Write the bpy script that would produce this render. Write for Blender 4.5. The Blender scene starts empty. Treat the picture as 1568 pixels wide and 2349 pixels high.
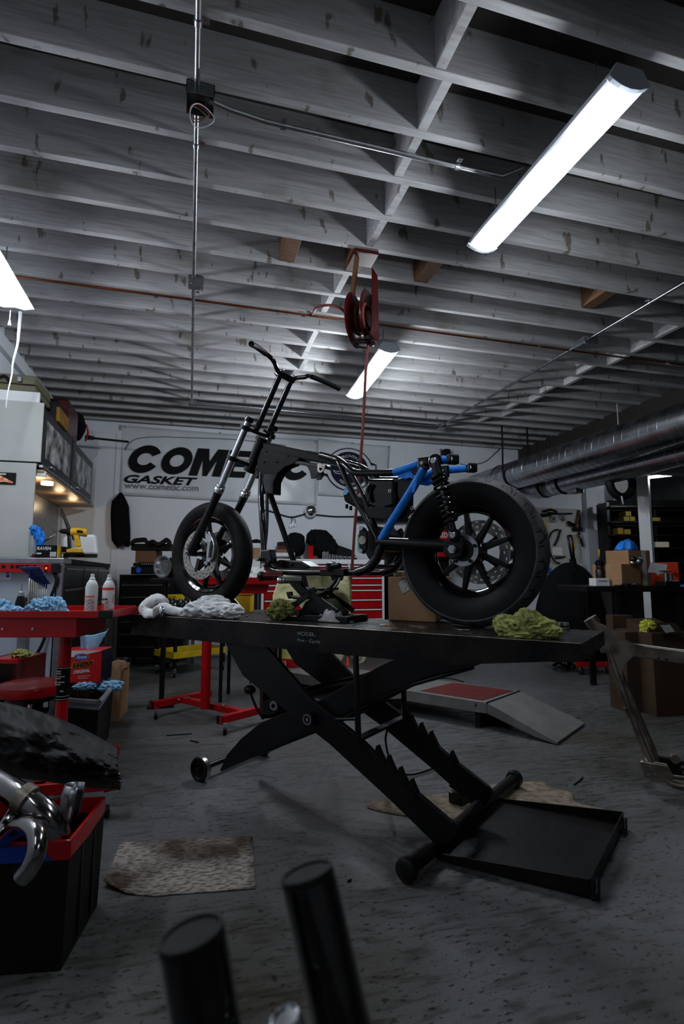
import bpy, math, random
from mathutils import Vector as V, Matrix, noise
PI = math.pi
C = bpy.context.scene.collection
rnd = random.Random(7)
# ---------------------------------------------------------------- camera
F = 1245.0; CX, CY = 784.0, 1174.5
EYE = V((0, 0, 1.10))
PITCH = math.atan(142.5 / F); YAW = math.atan(351 / math.hypot(F, 142.5))
AXF = V((math.sin(YAW)*math.cos(PITCH), math.cos(YAW)*math.cos(PITCH), math.sin(PITCH)))
AXR = V((math.cos(YAW), -math.sin(YAW), 0)); AXU = AXR.cross(AXF)
cam = bpy.data.cameras.new('camera'); camo = bpy.data.objects.new('camera', cam); C.objects.link(camo)
camo.matrix_world = Matrix.Translation(EYE) @ Matrix((AXR, AXU, -AXF)).transposed().to_4x4()
cam.sensor_fit = 'VERTICAL'; cam.sensor_height = 36.0; cam.lens = F / 2349 * 36
cam.clip_start = .02; cam.dof.use_dof = True; cam.dof.focus_distance = 2.75; cam.dof.aperture_fstop = 3.4
bpy.context.scene.camera = camo
# ---------------------------------------------------------------- world, exposure
w = bpy.data.worlds.new('world'); bpy.context.scene.world = w; w.use_nodes = True
w.node_tree.nodes['Background'].inputs[0].default_value = (.75, .85, 1, 1)
w.node_tree.nodes['Background'].inputs[1].default_value = .003
vs = bpy.context.scene.view_settings
vs.view_transform = 'Standard'; vs.look = 'None'; vs.gamma = 1; vs.use_curve_mapping = False
vs.exposure = 0.28
LENS = 6.0     # strength of the tube light lenses
LAMP = 17.0    # watts of each of the three tubes sections in a fixture
LCOL = (.86, .93, 1.0)
# ---------------------------------------------------------------- pixel -> point at its real depth
def ray(px, py): return AXF + AXR*((px-CX)/F) - AXU*((py-CY)/F)
def az(px, py, z): d = ray(px, py); return EYE + d*((z-EYE.z)/d.z)
def ay(px, py, y): d = ray(px, py); return EYE + d*(y/d.y)
def ax(px, py, x): d = ray(px, py); return EYE + d*(x/d.x)
def ad(px, py, dep): return EYE + ray(px, py)*dep
def apl(px, py, p, n): d = ray(px, py); n = V(n); return EYE + d*((V(p)-EYE).dot(n)/d.dot(n))
# ---------------------------------------------------------------- materials
def nt(m): return m.node_tree.nodes, m.node_tree.links
def pm(name, col, rough=.5, metal=0, var=0, scale=12, bump=0, bscale=None, coat=0, emit=None, alpha=1, trans=0, col2=None, spec=.3, stretch=None):
    m = bpy.data.materials.new(name); m.use_nodes = True; N, L = nt(m); b = N['Principled BSDF']
    b.inputs['Base Color'].default_value = (*col, 1); b.inputs['Roughness'].default_value = rough
    b.inputs['Metallic'].default_value = metal; b.inputs['Coat Weight'].default_value = coat
    b.inputs['Specular IOR Level'].default_value = spec; b.inputs['Coat Roughness'].default_value = .08
    if alpha < 1: b.inputs['Alpha'].default_value = alpha
    if trans: b.inputs['Transmission Weight'].default_value = trans
    if emit: b.inputs['Emission Color'].default_value = (*emit[0], 1); b.inputs['Emission Strength'].default_value = emit[1]
    if var or bump or col2:
        tc = N.new('ShaderNodeTexCoord'); mp = N.new('ShaderNodeMapping'); L.new(tc.outputs['Object'], mp.inputs[0])
        if stretch: mp.inputs['Scale'].default_value = stretch
        no = N.new('ShaderNodeTexNoise'); no.inputs['Scale'].default_value = scale; no.inputs['Detail'].default_value = 6
        L.new(mp.outputs[0], no.inputs[0])
        if var or col2:
            r = N.new('ShaderNodeValToRGB'); r.color_ramp.elements[0].position = .35; r.color_ramp.elements[1].position = .65
            c2 = col2 or tuple(c*(1-var) for c in col)
            r.color_ramp.elements[0].color = (*c2, 1); r.color_ramp.elements[1].color = (*col, 1)
            L.new(no.outputs[0], r.inputs[0]); L.new(r.outputs[0], b.inputs['Base Color'])
        if bump:
            n2 = no
            if bscale:
                n2 = N.new('ShaderNodeTexNoise'); n2.inputs['Scale'].default_value = bscale; n2.inputs['Detail'].default_value = 8; L.new(mp.outputs[0], n2.inputs[0])
            bp_ = N.new('ShaderNodeBump'); bp_.inputs['Strength'].default_value = bump; bp_.inputs['Distance'].default_value = .01
            L.new(n2.outputs[0], bp_.inputs['Height']); L.new(bp_.outputs[0], b.inputs['Normal'])
    return m
class X:   # small arithmetic helper over shader sockets
    t = None
    def __init__(s, k): s.k = k
    @staticmethod
    def op(o, *a):
        n = X.t.nodes.new('ShaderNodeMath'); n.operation = o
        for i, q in enumerate(a):
            if isinstance(q, X): X.t.links.new(q.k, n.inputs[i])
            else: n.inputs[i].default_value = q
        return X(n.outputs[0])
    def __add__(s, o): return X.op('ADD', s, o)
    def __sub__(s, o): return X.op('SUBTRACT', s, o)
    def __mul__(s, o): return X.op('MULTIPLY', s, o)
    __rmul__ = __mul__; __radd__ = __add__
    def lt(s, o): return X.op('LESS_THAN', s, o)
    def gt(s, o): return X.op('GREATER_THAN', s, o)
def coords(m, kind='Object'):
    X.t = m.node_tree; tc = X.t.nodes.new('ShaderNodeTexCoord'); sp = X.t.nodes.new('ShaderNodeSeparateXYZ')
    X.t.links.new(tc.outputs[kind], sp.inputs[0]); return [X(sp.outputs[i]) for i in range(3)], tc
def xnoise(m, tc, scale, detail=5, vec=(1, 1, 1), kind='Object', rough=.5):
    N, L = nt(m); mp = N.new('ShaderNodeMapping'); mp.inputs['Scale'].default_value = vec; L.new(tc.outputs[kind], mp.inputs[0])
    no = N.new('ShaderNodeTexNoise'); no.inputs['Scale'].default_value = scale; no.inputs['Detail'].default_value = detail; no.inputs['Roughness'].default_value = rough
    L.new(mp.outputs[0], no.inputs[0]); return X(no.outputs[0])
def xramp(m, v, stops):
    N, L = nt(m); r = N.new('ShaderNodeValToRGB'); e = r.color_ramp.elements
    while len(e) < len(stops): e.new(.5)
    for q, (p, c) in zip(e, stops): q.position = p; q.color = (*c, 1)
    L.new(v.k, r.inputs[0]); return r.outputs[0]
def xmix(m, f, a, b, mode='MIX'):
    N, L = nt(m); x = N.new('ShaderNodeMix'); x.data_type = 'RGBA'; x.blend_type = mode
    if isinstance(f, X): L.new(f.k, x.inputs[0])
    else: x.inputs[0].default_value = f
    for i, q in ((6, a), (7, b)):
        if isinstance(q, tuple): x.inputs[i].default_value = (*q, 1)
        else: L.new(q, x.inputs[i])
    return x.outputs[2]
def xbump(m, h, strength, dist=.01):
    N, L = nt(m); b = N.new('ShaderNodeBump'); b.inputs['Strength'].default_value = strength; b.inputs['Distance'].default_value = dist
    L.new(h.k, b.inputs['Height']); L.new(b.outputs[0], N['Principled BSDF'].inputs['Normal'])
def setcol(m, s): m.node_tree.links.new(s, m.node_tree.nodes['Principled BSDF'].inputs['Base Color'])

M = {}
# painted joist timber: white paint, grain along X, knots and scuffs
m = M['joist'] = pm('painted timber', (.6, .6, .6), .55); (x, y, z), tc = coords(m)
g = xnoise(m, tc, 14, 6, (.35, 3, 6)); st = xnoise(m, tc, 2.1, 4, (1.2, 5, 1)); sc = xnoise(m, tc, 9, 3, (1.6, 1, .6))
c = xramp(m, g, [(.3, (.33, .32, .31)), (.6, (.45, .45, .46))])
c = xmix(m, st, c, xramp(m, st, [(.58, (1, 1, 1)), (.72, (.55, .50, .43))]), 'MULTIPLY')
c = xmix(m, 1.0, c, xramp(m, sc, [(.645, (1, 1, 1)), (.69, (.42, .38, .32))]), 'MULTIPLY'); setcol(m, c); xbump(m, g, .25, .004)
M['rawwood'] = pm('bare brown timber', (.16, .075, .032), .7, var=.5, scale=20, stretch=(1, 8, 8))
M['deckboard'] = pm('roof boards', (.05, .045, .04), .8, var=.3, scale=5)
# wall paint
M['wall'] = pm('white wall paint', (.68, .70, .75), .6, var=.08, scale=1.2, bump=.05, bscale=60)
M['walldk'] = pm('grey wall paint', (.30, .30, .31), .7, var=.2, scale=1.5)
m = M['block'] = pm('painted block wall', (.5, .5, .5), .7); (x, y, z), tc = coords(m)
N, L = nt(m); br = N.new('ShaderNodeTexBrick'); mp = N.new('ShaderNodeMapping'); mp.inputs['Rotation'].default_value = (PI/2, 0, 0); L.new(tc.outputs['Object'], mp.inputs[0]); L.new(mp.outputs[0], br.inputs[0])
br.inputs['Scale'].default_value = 1; br.inputs['Brick Width'].default_value = .4; br.inputs['Row Height'].default_value = .2; br.inputs['Mortar Size'].default_value = .006
br.inputs['Color1'].default_value = (.5, .5, .49, 1); br.inputs['Color2'].default_value = (.45, .45, .44, 1); br.inputs['Mortar'].default_value = (.34, .34, .34, 1); setcol(m, br.outputs[0])
# concrete floor with scuffs, flecks and oil stains
m = M['floor'] = pm('worn painted concrete', (.25, .26, .28), .5); (x, y, z), tc = coords(m)
a = xnoise(m, tc, 1.1, 6); f1 = xnoise(m, tc, 42, 3, (1, 1.7, 1)); f2 = xnoise(m, tc, 17, 4, (.6, 2.6, 1)); f3 = xnoise(m, tc, 150, 2); o = xnoise(m, tc, .75, 5)
c = xramp(m, a, [(.3, (.062, .062, .056)), (.5, (.090, .092, .093)), (.72, (.125, .128, .136))])
c = xmix(m, 1.0, c, xramp(m, f1, [(.355, (.3, .28, .26)), (.385, (1, 1, 1))]), 'MULTIPLY')
c = xmix(m, 1.0, c, xramp(m, f2, [(.36, (.62, .6, .55)), (.5, (1, 1, 1))]), 'MULTIPLY')
c = xmix(m, 1.0, c, xramp(m, f3, [(.3, (.8, .8, .8)), (.5, (1, 1, 1))]), 'MULTIPLY')
c = xmix(m, 1.0, c, xramp(m, o, [(.34, (.62, .56, .46)), (.46, (1, 1, 1))]), 'MULTIPLY'); setcol(m, c)
m.node_tree.links.new(xramp(m, f2, [(.3, (.3, .3, .3)), (.6, (.55, .55, .55))]), m.node_tree.nodes['Principled BSDF'].inputs['Roughness']); xbump(m, f1, .12, .003)
M['black'] = pm('gloss black enamel', (.004, .004, .0045), .12, coat=.15, spec=.45)
M['satin'] = pm('satin black paint', (.0045, .0045, .005), .34, var=.3, scale=20, spec=.28)
M['matte'] = pm('matte black', (.005, .005, .0048), .7, var=.3, scale=15, spec=.2)
M['grime'] = pm('oily black steel', (.006, .0055, .005), .42, var=.5, scale=9, bump=.2, bscale=30, spec=.25)
M['bronze'] = pm('gloss black powder coat', (.008, .0068, .0038), .22, coat=.0, spec=.12)
M['chrome'] = pm('chrome', (.8, .82, .85), .08, 1)
M['steel'] = pm('brushed steel', (.42, .43, .45), .3, 1, var=.2, scale=30)
M['galv'] = pm('galvanised steel', (.34, .36, .38), .33, 1, var=.35, scale=16)
M['duct'] = pm('spiral duct sheet', (.42, .44, .47), .24, 1, var=.3, scale=6, bump=.03, bscale=9)
M['castal'] = pm('cast aluminium', (.55, .56, .58), .35, 1, var=.2, scale=40, bump=.1)
M['rawsteel'] = pm('raw mottled steel', (.42, .37, .31), .38, 1, var=.55, scale=14, col2=(.17, .145, .12))
M['red'] = pm('red enamel', (.36, .004, .006), .25, coat=0, var=.12, scale=5)
M['darkred'] = pm('dark red paint', (.055, .003, .003), .3, coat=.1)
M['disc'] = pm('ground disc steel', (.40, .385, .35), .38, .65, var=.12, scale=30)
M['redpl'] = pm('red plastic', (.42, .008, .008), .35)
M['yellow'] = pm('yellow plastic', (.62, .36, .015), .45, var=.15, scale=20)
M['ytape'] = pm('yellow paint', (.5, .33, .01), .5, var=.25, scale=10)
M['white'] = pm('white enamel', (.72, .73, .74), .35)
M['fixture'] = pm('white fixture housing', (.55, .58, .62), .4)
M['endcap'] = pm('grey fixture end', (.20, .22, .25), .4)
M['beige'] = pm('light cabinet paint', (.44, .45, .43), .35, var=.08, scale=4)
M['lens'] = pm('glowing light lens', (.9, .93, 1), .4, emit=(LCOL, LENS))
M['copper'] = pm('copper pipe', (.30, .09, .04), .35, 1, var=.4, scale=8)
M['bin_shade'] = pm('yellow plastic with painted shade', (.17, .11, .008), .5)  # darker copy of the yellow, shade of the shelving put into its colour
M['hose'] = pm('red rubber hose', (.16, .035, .03), .5)
M['card_shade'] = pm('brown cardboard with painted shade', (.042, .023, .011), .85, var=.2, scale=8)  # darker cardboard copy, shade at the right side put into its colour
M['tubeblack'] = pm('gloss black tube', (.003, .003, .003), .10, spec=.8)
M['card'] = pm('cardboard', (.30, .17, .085), .8, var=.12, scale=8)
M['cardin'] = pm('dark cardboard', (.17, .095, .05), .85)
M['paper'] = pm('white paper', (.6, .6, .6), .7)
M['label'] = pm('printed white label', (.55, .55, .54), .6, col2=(.18, .18, .18), scale=120)
M['ink'] = pm('black ink', (.005, .005, .006), .6, spec=.08)
M['greyink'] = pm('grey ink', (.16, .17, .18), .6)
M['navy'] = pm('dark navy print', (.008, .010, .022), .6, spec=.1)
M['vinyl'] = pm('white vinyl banner', (.56, .58, .61), .3, var=.12, scale=3, bump=.5, bscale=3.2)
M['bluetape'] = pm('blue masking tape', (.012, .22, .78), .55, var=.35, scale=25, bump=.35, bscale=45)
M['bluetowel'] = pm('blue paper towel', (.24, .46, .66), .9, bump=.5, bscale=60, var=.12)
M['whiterag'] = pm('white cotton rag', (.72, .72, .73), .95, var=.14, scale=9, bump=.4, bscale=50)
M['greenrag'] = pm('olive yellow rag', (.30, .31, .09), .95, var=.5, scale=9, bump=.5, bscale=90)
M['yellowpad'] = pm('pale yellow towel', (.88, .82, .42), .9, var=.1, scale=14, bump=.3, bscale=70)
M['olive'] = pm('olive plastic case', (.13, .125, .075), .5)
M['blueplast'] = pm('dark blue plastic', (.006, .014, .075), .3)
M['blue'] = pm('blue print', (.01, .08, .42), .4)
M['orange'] = pm('orange red print', (.75, .06, .02), .4)
M['cloth'] = pm('black cloth', (.0055, .0055, .006), .95, bump=.3, bscale=60, spec=.08)
M['grey'] = pm('grey plastic', (.17, .19, .21), .5)
M['glass'] = pm('cloudy bottle plastic', (.25, .27, .27), .3)
m = M['absorb'] = pm('stained absorbent mat', (.3, .27, .24), .95); (x, y, z), tc = coords(m)
s1 = xnoise(m, tc, 3.2, 4); s2 = xnoise(m, tc, 38, 5, (1, 2.2, 1)); c = xramp(m, s2, [(.38, (.10, .08, .06)), (.56, (.30, .27, .245))])
c = xmix(m, 1.0, c, xramp(m, s1, [(.40, (.22, .17, .13)), (.58, (1, 1, 1))]), 'MULTIPLY'); setcol(m, c); xbump(m, s2, .8, .006)
M['absorb2'] = pm('brown absorbent mat', (.26, .21, .16), .95, col2=(.13, .10, .07), scale=26, bump=.8, bscale=60)
M['plastic'] = pm('thin clear plastic bag', (.5, .5, .5), .2, alpha=.5)
M['rubber'] = pm('black rubber', (.007, .0068, .0065), .6, var=.3, scale=30)
M['redpad'] = pm('red ramp mat', (.10, .007, .006), .8, var=.4, scale=12)
M['ramp'] = pm('grey painted ramp steel', (.165, .16, .15), .5, var=.3, scale=7)
M['filter'] = pm('tan filter', (.42, .36, .27), .6)
# ---------------------------------------------------------------- mesh builder
def frame_of(d):
    d = V(d).normalized(); a = V((0, 0, 1)) if abs(d.z) < .9 else V((1, 0, 0))
    p = d.cross(a).normalized(); return p, d.cross(p).normalized(), d
def smooth(pts, k=5, closed=False):
    pts = [V(p) for p in pts]; n = len(pts); out = []
    for i in range(n if closed else n-1):
        g = (lambda j: pts[j % n]) if closed else (lambda j: pts[max(0, min(n-1, j))])
        a, b, c, d = g(i-1), g(i), g(i+1), g(i+2)
        for q in range(k):
            t = q/k; out.append(.5*((2*b)+(c-a)*t+(2*a-5*b+4*c-d)*t*t+(3*b-a-3*c+d)*t**3))
    if not closed: out.append(pts[-1])
    return out
class MB:
    def __init__(s, T=None): s.v = []; s.f = []; s.s = []; s.T = T
    def add(s, vs, fs, sm=False):
        o = len(s.v); s.v += [(s.T @ V(p)) if s.T else V(p) for p in vs]
        s.f += [tuple(i+o for i in f) for f in fs]; s.s += [sm]*len(fs); return s
    def box(s, c, size, R=None):
        c = V(c); h = V(size)/2; vs = []
        for dz in (-1, 1):
            for dx, dy in ((-1, -1), (1, -1), (1, 1), (-1, 1)):
                p = V((dx*h.x, dy*h.y, dz*h.z)); vs.append(c+(R @ p if R else p))
        return s.hull(vs)
    def hull(s, vs): return s.add(vs, [(0, 3, 2, 1), (4, 5, 6, 7), (0, 1, 5, 4), (1, 2, 6, 5), (2, 3, 7, 6), (3, 0, 4, 7)])
    def b2(s, a, b): a, b = V(a), V(b); return s.box((a+b)/2, [abs(q) for q in (b-a)])
    def prism(s, pts, vec, sm=False):
        pts = [V(p) for p in pts]; vec = V(vec); n = len(pts)
        return s.add(pts+[p+vec for p in pts], [tuple(reversed(range(n))), tuple(range(n, 2*n))]+[(i, (i+1) % n, (i+1) % n+n, i+n) for i in range(n)])
    def tube(s, pts, r, n=12, cap=True, closed=False, sq=None):
        pts = [V(p) for p in pts]; m = len(pts); R = r if isinstance(r, (list, tuple)) else [r]*m
        tan = [((pts[(i+1) % m]-pts[i-1]) if closed else (pts[min(i+1, m-1)]-pts[max(i-1, 0)])).normalized() for i in range(m)]
        a, b, _ = frame_of(tan[0]); vs = []
        for i in range(m):
            t = tan[i]; a = (a-t*a.dot(t)).normalized(); b = t.cross(a)
            for k in range(n):
                th = 2*PI*k/n; vs.append(pts[i]+(a*math.cos(th)+b*math.sin(th))*R[i])
        fs = []
        for i in range(m if closed else m-1):
            j = (i+1) % m
            for k in range(n): fs.append((i*n+k, i*n+(k+1) % n, j*n+(k+1) % n, j*n+k))
        s.add(vs, fs, n > 5)
        if cap and not closed: s.add(vs[:n], [tuple(reversed(range(n)))]); s.add(vs[-n:], [tuple(range(n))])
        return s
    def bar(s, a, b, w, h, up=(0, 0, 1)):   # rectangular bar
        a, b = V(a), V(b); d = (b-a).normalized(); x = d.cross(V(up)).normalized(); y = x.cross(d)
        return s.hull([p+x*i*w/2+y*j*h/2 for p in (a, b) for i, j in ((-1, -1), (1, -1), (1, 1), (-1, 1))])
    def lathe(s, prof, o, axis, n=32, sm=True, closed=False, arc=None):
        o = V(o); p, q, d = frame_of(axis); m = len(prof); vs = []; full = arc is None; a0, a1 = arc or (0, 2*PI); k2 = n if full else n+1
        for i in range(k2):
            th = a0+(a1-a0)*i/n; e = p*math.cos(th)+q*math.sin(th)
            for r, h in prof: vs.append(o+e*r+d*h)
        fs = []
        for i in range(n):
            j = (i+1) % k2
            for k in range(m if closed else m-1): fs.append((i*m+k, i*m+(k+1) % m, j*m+(k+1) % m, j*m+k))
        return s.add(vs, fs, sm)
    def cyl(s, o, axis, r, h, n=24, r2=None):
        r2 = r if r2 is None else r2; o = V(o); d = V(axis).normalized(); return s.tube([o, o+d*h], [r, r2], n)
    def disc(s, o, axis, r0, r1, h, n=40):   # annulus with thickness
        return s.lathe([(r0, 0), (r1, 0), (r1, h), (r0, h)], o, axis, n, False, True)
    def torus(s, o, axis, R, r, n=36, k=10): return s.lathe([(R+r*math.cos(2*PI*i/k), r*math.sin(2*PI*i/k)) for i in range(k)], o, axis, n, True, True)
    def ball(s, c, r, n=14, amp=0, fr=3, seed=0, ridge=False, octv=4):
        c = V(c); r = V((r, r, r)) if isinstance(r, (int, float)) else V(r); vs = []; fs = []; m = n*2
        for i in range(n+1):
            for j in range(m):
                a = PI*i/n; b = 2*PI*j/m; d = V((math.sin(a)*math.cos(b), math.sin(a)*math.sin(b), math.cos(a)))
                k = 1
                if amp:
                    q = noise.fractal(d*fr+V((seed*7.3, seed, 0)), 1, 2, octv); k = 1+amp*(q if not ridge else .75-2.2*abs(q))
                vs.append(c+V((d.x*r.x, d.y*r.y, d.z*r.z))*k)
        for i in range(n):
            for j in range(m): fs.append((i*m+j, (i+1)*m+j, (i+1)*m+(j+1) % m, i*m+(j+1) % m))
        return s.add(vs, fs, True)
    def grid(s, fn, nu, nv, sm=True):
        vs = [fn(i/nu, j/nv) for j in range(nv+1) for i in range(nu+1)]; w = nu+1
        return s.add(vs, [(j*w+i, j*w+i+1, (j+1)*w+i+1, (j+1)*w+i) for j in range(nv) for i in range(nu)], sm)
    def build(s, name, mat, parent=None, bevel=0, solid=0, T=None, sub=0):
        me = bpy.data.meshes.new(name); o = bpy.data.objects.new(name, me); C.objects.link(o)
        if T is None:
            if parent: org = V(parent['_w'])
            else:
                xs = list(zip(*s.v)); org = V(((min(xs[0])+max(xs[0]))/2, (min(xs[1])+max(xs[1]))/2, min(xs[2])))
            me.from_pydata([p-org for p in s.v], [], s.f); o['_w'] = tuple(org)
            o.location = (0, 0, 0) if parent else org
        else:   # vertices are local to T
            me.from_pydata([tuple(p) for p in s.v], [], s.f); o.matrix_local = (Matrix.Translation(-V(parent['_w'])) if parent else Matrix.Identity(4)) @ T; o['_w'] = tuple(T.translation)
        me.polygons.foreach_set('use_smooth', s.s); me.materials.append(M[mat] if isinstance(mat, str) else mat); me.validate(); me.update()
        import bmesh
        bm = bmesh.new(); bm.from_mesh(me); bmesh.ops.remove_doubles(bm, verts=bm.verts, dist=1e-5); bmesh.ops.recalc_face_normals(bm, faces=bm.faces) if not solid else None
        for e in bm.edges:
            if len(e.link_faces) == 2 and e.calc_face_angle(0) > .75: e.smooth = False
        bm.to_mesh(me); bm.free()
        if parent: o.parent = parent
        if solid: md = o.modifiers.new('solid', 'SOLIDIFY'); md.thickness = solid; md.offset = 0
        if bevel: md = o.modifiers.new('bevel', 'BEVEL'); md.width = bevel; md.segments = 2; md.limit_method = 'ANGLE'; md.angle_limit = .7
        if sub: md = o.modifiers.new('sub', 'SUBSURF'); md.levels = md.render_levels = sub
        return o
def tag(o, label, cat, group=None): o['label'] = label; o['category'] = cat; (group and o.__setitem__('group', group)); return o
def struct(o): o['kind'] = 'structure'; return o
def thing(name, label, cat, loc, group=None):
    o = bpy.data.objects.new(name, None); C.objects.link(o); o.empty_display_size = .05; o.location = V(loc); o['_w'] = tuple(V(loc)); return tag(o, label, cat, group)
def one(mb, name, mat, label, cat, group=None, **k): return tag(mb.build(name, mat, None, **k), label, cat, group)
def copy_tree(o, loc, label=None, rotz=None):
    def rec(a, par):
        c = a.copy(); C.objects.link(c); c.parent = par
        for ch in a.children: rec(ch, c)
        return c
    c = rec(o, None); c.location = V(loc)
    if rotz is not None: c.rotation_euler.z = rotz
    if label: c['label'] = label
    c['_w'] = tuple(V(loc)); return c
def text(body, mat, parent, o, xd, yd, width, height, bold=0, shear=0, name='lettering', ext=.0006, curve=None):
    cu = bpy.data.curves.new('t', 'FONT'); cu.body = body; cu.offset = bold; cu.shear = shear; cu.size = 1; cu.resolution_u = 3
    to = bpy.data.objects.new('t', cu); C.objects.link(to); dg = bpy.context.evaluated_depsgraph_get(); dg.update()
    me = bpy.data.meshes.new_from_object(to.evaluated_get(dg)); bpy.data.objects.remove(to)
    xs = [q.co.x for q in me.vertices]; ys = [q.co.y for q in me.vertices]; x0, x1, y0, y1 = min(xs), max(xs), min(ys), max(ys)
    xd, yd = V(xd).normalized(), V(yd).normalized(); nn = xd.cross(yd); b = MB(); o = V(o); vs = []
    for q in me.vertices:
        a = (q.co.x-x0)/(x1-x0)*width; c_ = (q.co.y-y0)/(y1-y0)*height
        if curve:   # letters along an arc of radius curve, a measured from the middle
            th = (a-width/2)/abs(curve)
            if curve > 0: p = xd*math.sin(th)*(curve+c_)+yd*math.cos(th)*(curve+c_)
            else: p = xd*math.sin(th)*(-curve-c_)-yd*math.cos(th)*(-curve-c_)
        else: p = xd*a+yd*c_
        vs.append(o+p+nn*ext)
    b.add(vs, [tuple(p.vertices) for p in me.polygons]); bpy.data.meshes.remove(me)
    return b.build(name, mat, parent, solid=ext)
def crumple(name, mat, label, cat, balls, zb, seed=0, group=None, amp=.42, fr=2.0, n=26, parent=None):
    b = MB()
    for i, (c, r) in enumerate(balls): b.ball(c, r, n, amp, fr, seed+i*1.7, True, 2)
    b.v = [V((p.x, p.y, max(zb+.001, p.z))) for p in b.v]
    return b.build(name, mat, parent) if parent else one(b, name, mat, label, cat, group)
def heap(fn_pts, mat, name, label, cat, seed=0, n=40, group=None, fold=.35, fr=9, parent=None):
    """crumpled cloth: fn_pts = (origin, xdir, ydir, w, d, [(u,v,height,spread)...])"""
    o, xd, yd, wd, dp, bl = fn_pts; o = V(o); xd = V(xd).normalized(); yd = V(yd).normalized()
    def hh(u, v):
        h = 0
        for (a, b, q, sp) in bl:
            r2 = (((u-a)*wd)**2+((v-b)*dp*.8)**2)/(sp*sp*1.9); h = h+q*math.exp(-r2*r2)*(1-min(1, h/.16))
        return h
    def f(u, v):
        a = 2*PI*u; rr = v; q = noise.fractal(V((math.cos(a)*1.3, math.sin(a)*1.3, seed*3.1)), 1, 2, 3)
        uu = .5+.5*rr*math.cos(a)*(1+.22*q); vv = .5+.5*rr*math.sin(a)*(1+.22*q)
        h = hh(uu, vv); k = noise.fractal(V((uu*wd*fr*1.0, vv*dp*fr, seed)), 1, 2, 4)
        rd = 1-abs(k)*2.4; h = h*(.86+fold*rd)*(1-rr**7)+.004
        sh = noise.fractal(V((uu*wd*fr, vv*dp*fr, seed+9)), 1, 2, 2)*.012
        return o+xd*((uu-.5)*wd+sh)+yd*((vv-.5)*dp)+V((0, 0, max(h, .002)))
    b = MB(); b.grid(f, n*2, n); return (b.build(name, mat, parent, solid=.004) if parent else one(b, name, mat, label, cat, group, solid=.004))
# ================================================================ THE ROOM
ZC = 3.14; YW = 7.73; XL = -1.62; XR = 10.5
struct(MB().b2((XL-.2, -3.2, -.1), (XR+.2, 11, 0)).build('floor', 'floor'))
# back wall, stepped: main run, thick pilaster, block return, then the dark room beyond
wl = struct(MB().b2((XL-.2, YW, 0), (6.42, YW+.15, 3.45)).build('wall_back', 'wall'))
wf = struct(MB().b2((6.42, YW-.10, 0), (6.62, YW+.15, 3.45)).b2((6.62, YW-.04, 0), (6.84, YW+.15, 3.45)).build('trim_1', 'wall'))
struct(MB().b2((6.84, YW-.25, 0), (7.15, YW+.15, 3.45)).build('wall_return', 'block'))
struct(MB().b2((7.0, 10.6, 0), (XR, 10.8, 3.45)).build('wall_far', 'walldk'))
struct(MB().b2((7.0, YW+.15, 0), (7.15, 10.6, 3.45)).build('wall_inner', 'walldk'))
struct(MB().b2((XL-.15, -3.2, 0), (XL, YW, 3.45)).build('wall_left', 'wall'))
struct(MB().b2((XL, -3.0, ZC-.14), (XL+.05, YW, ZC-.02)).build('trim_3', 'wall'))
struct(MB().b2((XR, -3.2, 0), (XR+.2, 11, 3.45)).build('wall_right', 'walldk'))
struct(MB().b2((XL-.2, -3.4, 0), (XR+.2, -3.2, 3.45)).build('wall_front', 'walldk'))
# flush door / panel in the back wall at the left of the banner
struct(MB().b2((XL+.02, YW-.02, 0), (-.99, YW, 2.98)).b2((-.99, YW-.035, 0), (-.93, YW, 2.98)).b2((XL+.02, YW-.035, 2.98), (-.93, YW, 3.03)).build('door_1', 'wall'))
struct(MB().b2((3.15, YW-.012, .0), (4.35, YW, 2.92)).build('trim_2', 'wall'))
# ceiling: boards with joists and blocking as its parts
ce = struct(MB().b2((XL-.2, -3.2, ZC+.24), (XR+.2, 11, ZC+.3)).build('ceiling', 'deckboard'))
jy = [1.853+.3055*i for i in range(-4, 20)]
for k, y1 in enumerate(jy):
    rr = random.Random(k); b = MB(); n = 24; x0, x1 = XL, XR; t = .043
    vs = []
    for i in range(n+1):     # slightly wavy sawn lower edges
        xx = x0+(x1-x0)*i/n; dz = .004*noise.noise(V((xx*1.1, k*3.7, 0))); dy = .004*noise.noise(V((xx*.7, k*5.1, 4)))
        vs += [(xx, y1-t+dy, ZC+dz), (xx, y1+dy, ZC+dz), (xx, y1+dy, ZC+.24), (xx, y1-t+dy, ZC+.24)]
    fs = [(0, 1, 2, 3), (n*4+3, n*4+2, n*4+1, n*4)]
    for i in range(n):
        a = i*4
        for q in range(4): fs.append((a+q, a+4+q, a+4+(q+1) % 4, a+(q+1) % 4))
    b.add(vs, fs).build('joist', 'joist', ce, bevel=.003)
def block(px, py, mat='joist', w=.045, drop=0, h=.235):
    p = az(px, py, ZC); i = min(range(len(jy)), key=lambda q: abs(jy[q]-p.y)); i = max(1, i)
    y0, y1 = jy[i-1], jy[i]-.043
    MB().b2((p.x-w/2, y0+.001, ZC-drop+.004), (p.x+w/2, y1-.001, ZC-drop+h)).build('blocking', mat, ce, bevel=.002)
for q in [(1012, 155), (965, 305), (912, 408), (887, 503), (849, 565), (773, 672), (733, 735), (710, 790), (693, 825), (690, 848), (668, 872),
          (1487, 787), (1432, 820), (1378, 848), (1312, 868), (1282, 893), (1226, 912), (1200, 932), (1148, 948), (1136, 966), (1090, 975)]: block(*q)
for q in [(656, 605), (962, 652), (1340, 712), (806, 627)]: block(*q, mat='rawwood', w=.10)
struct(MB().b2((5.2, -3.2, 2.93), (5.36, 11, ZC+.02)).build('trim_5', pm('dark beam', (.03, .026, .022), .8)))
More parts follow.
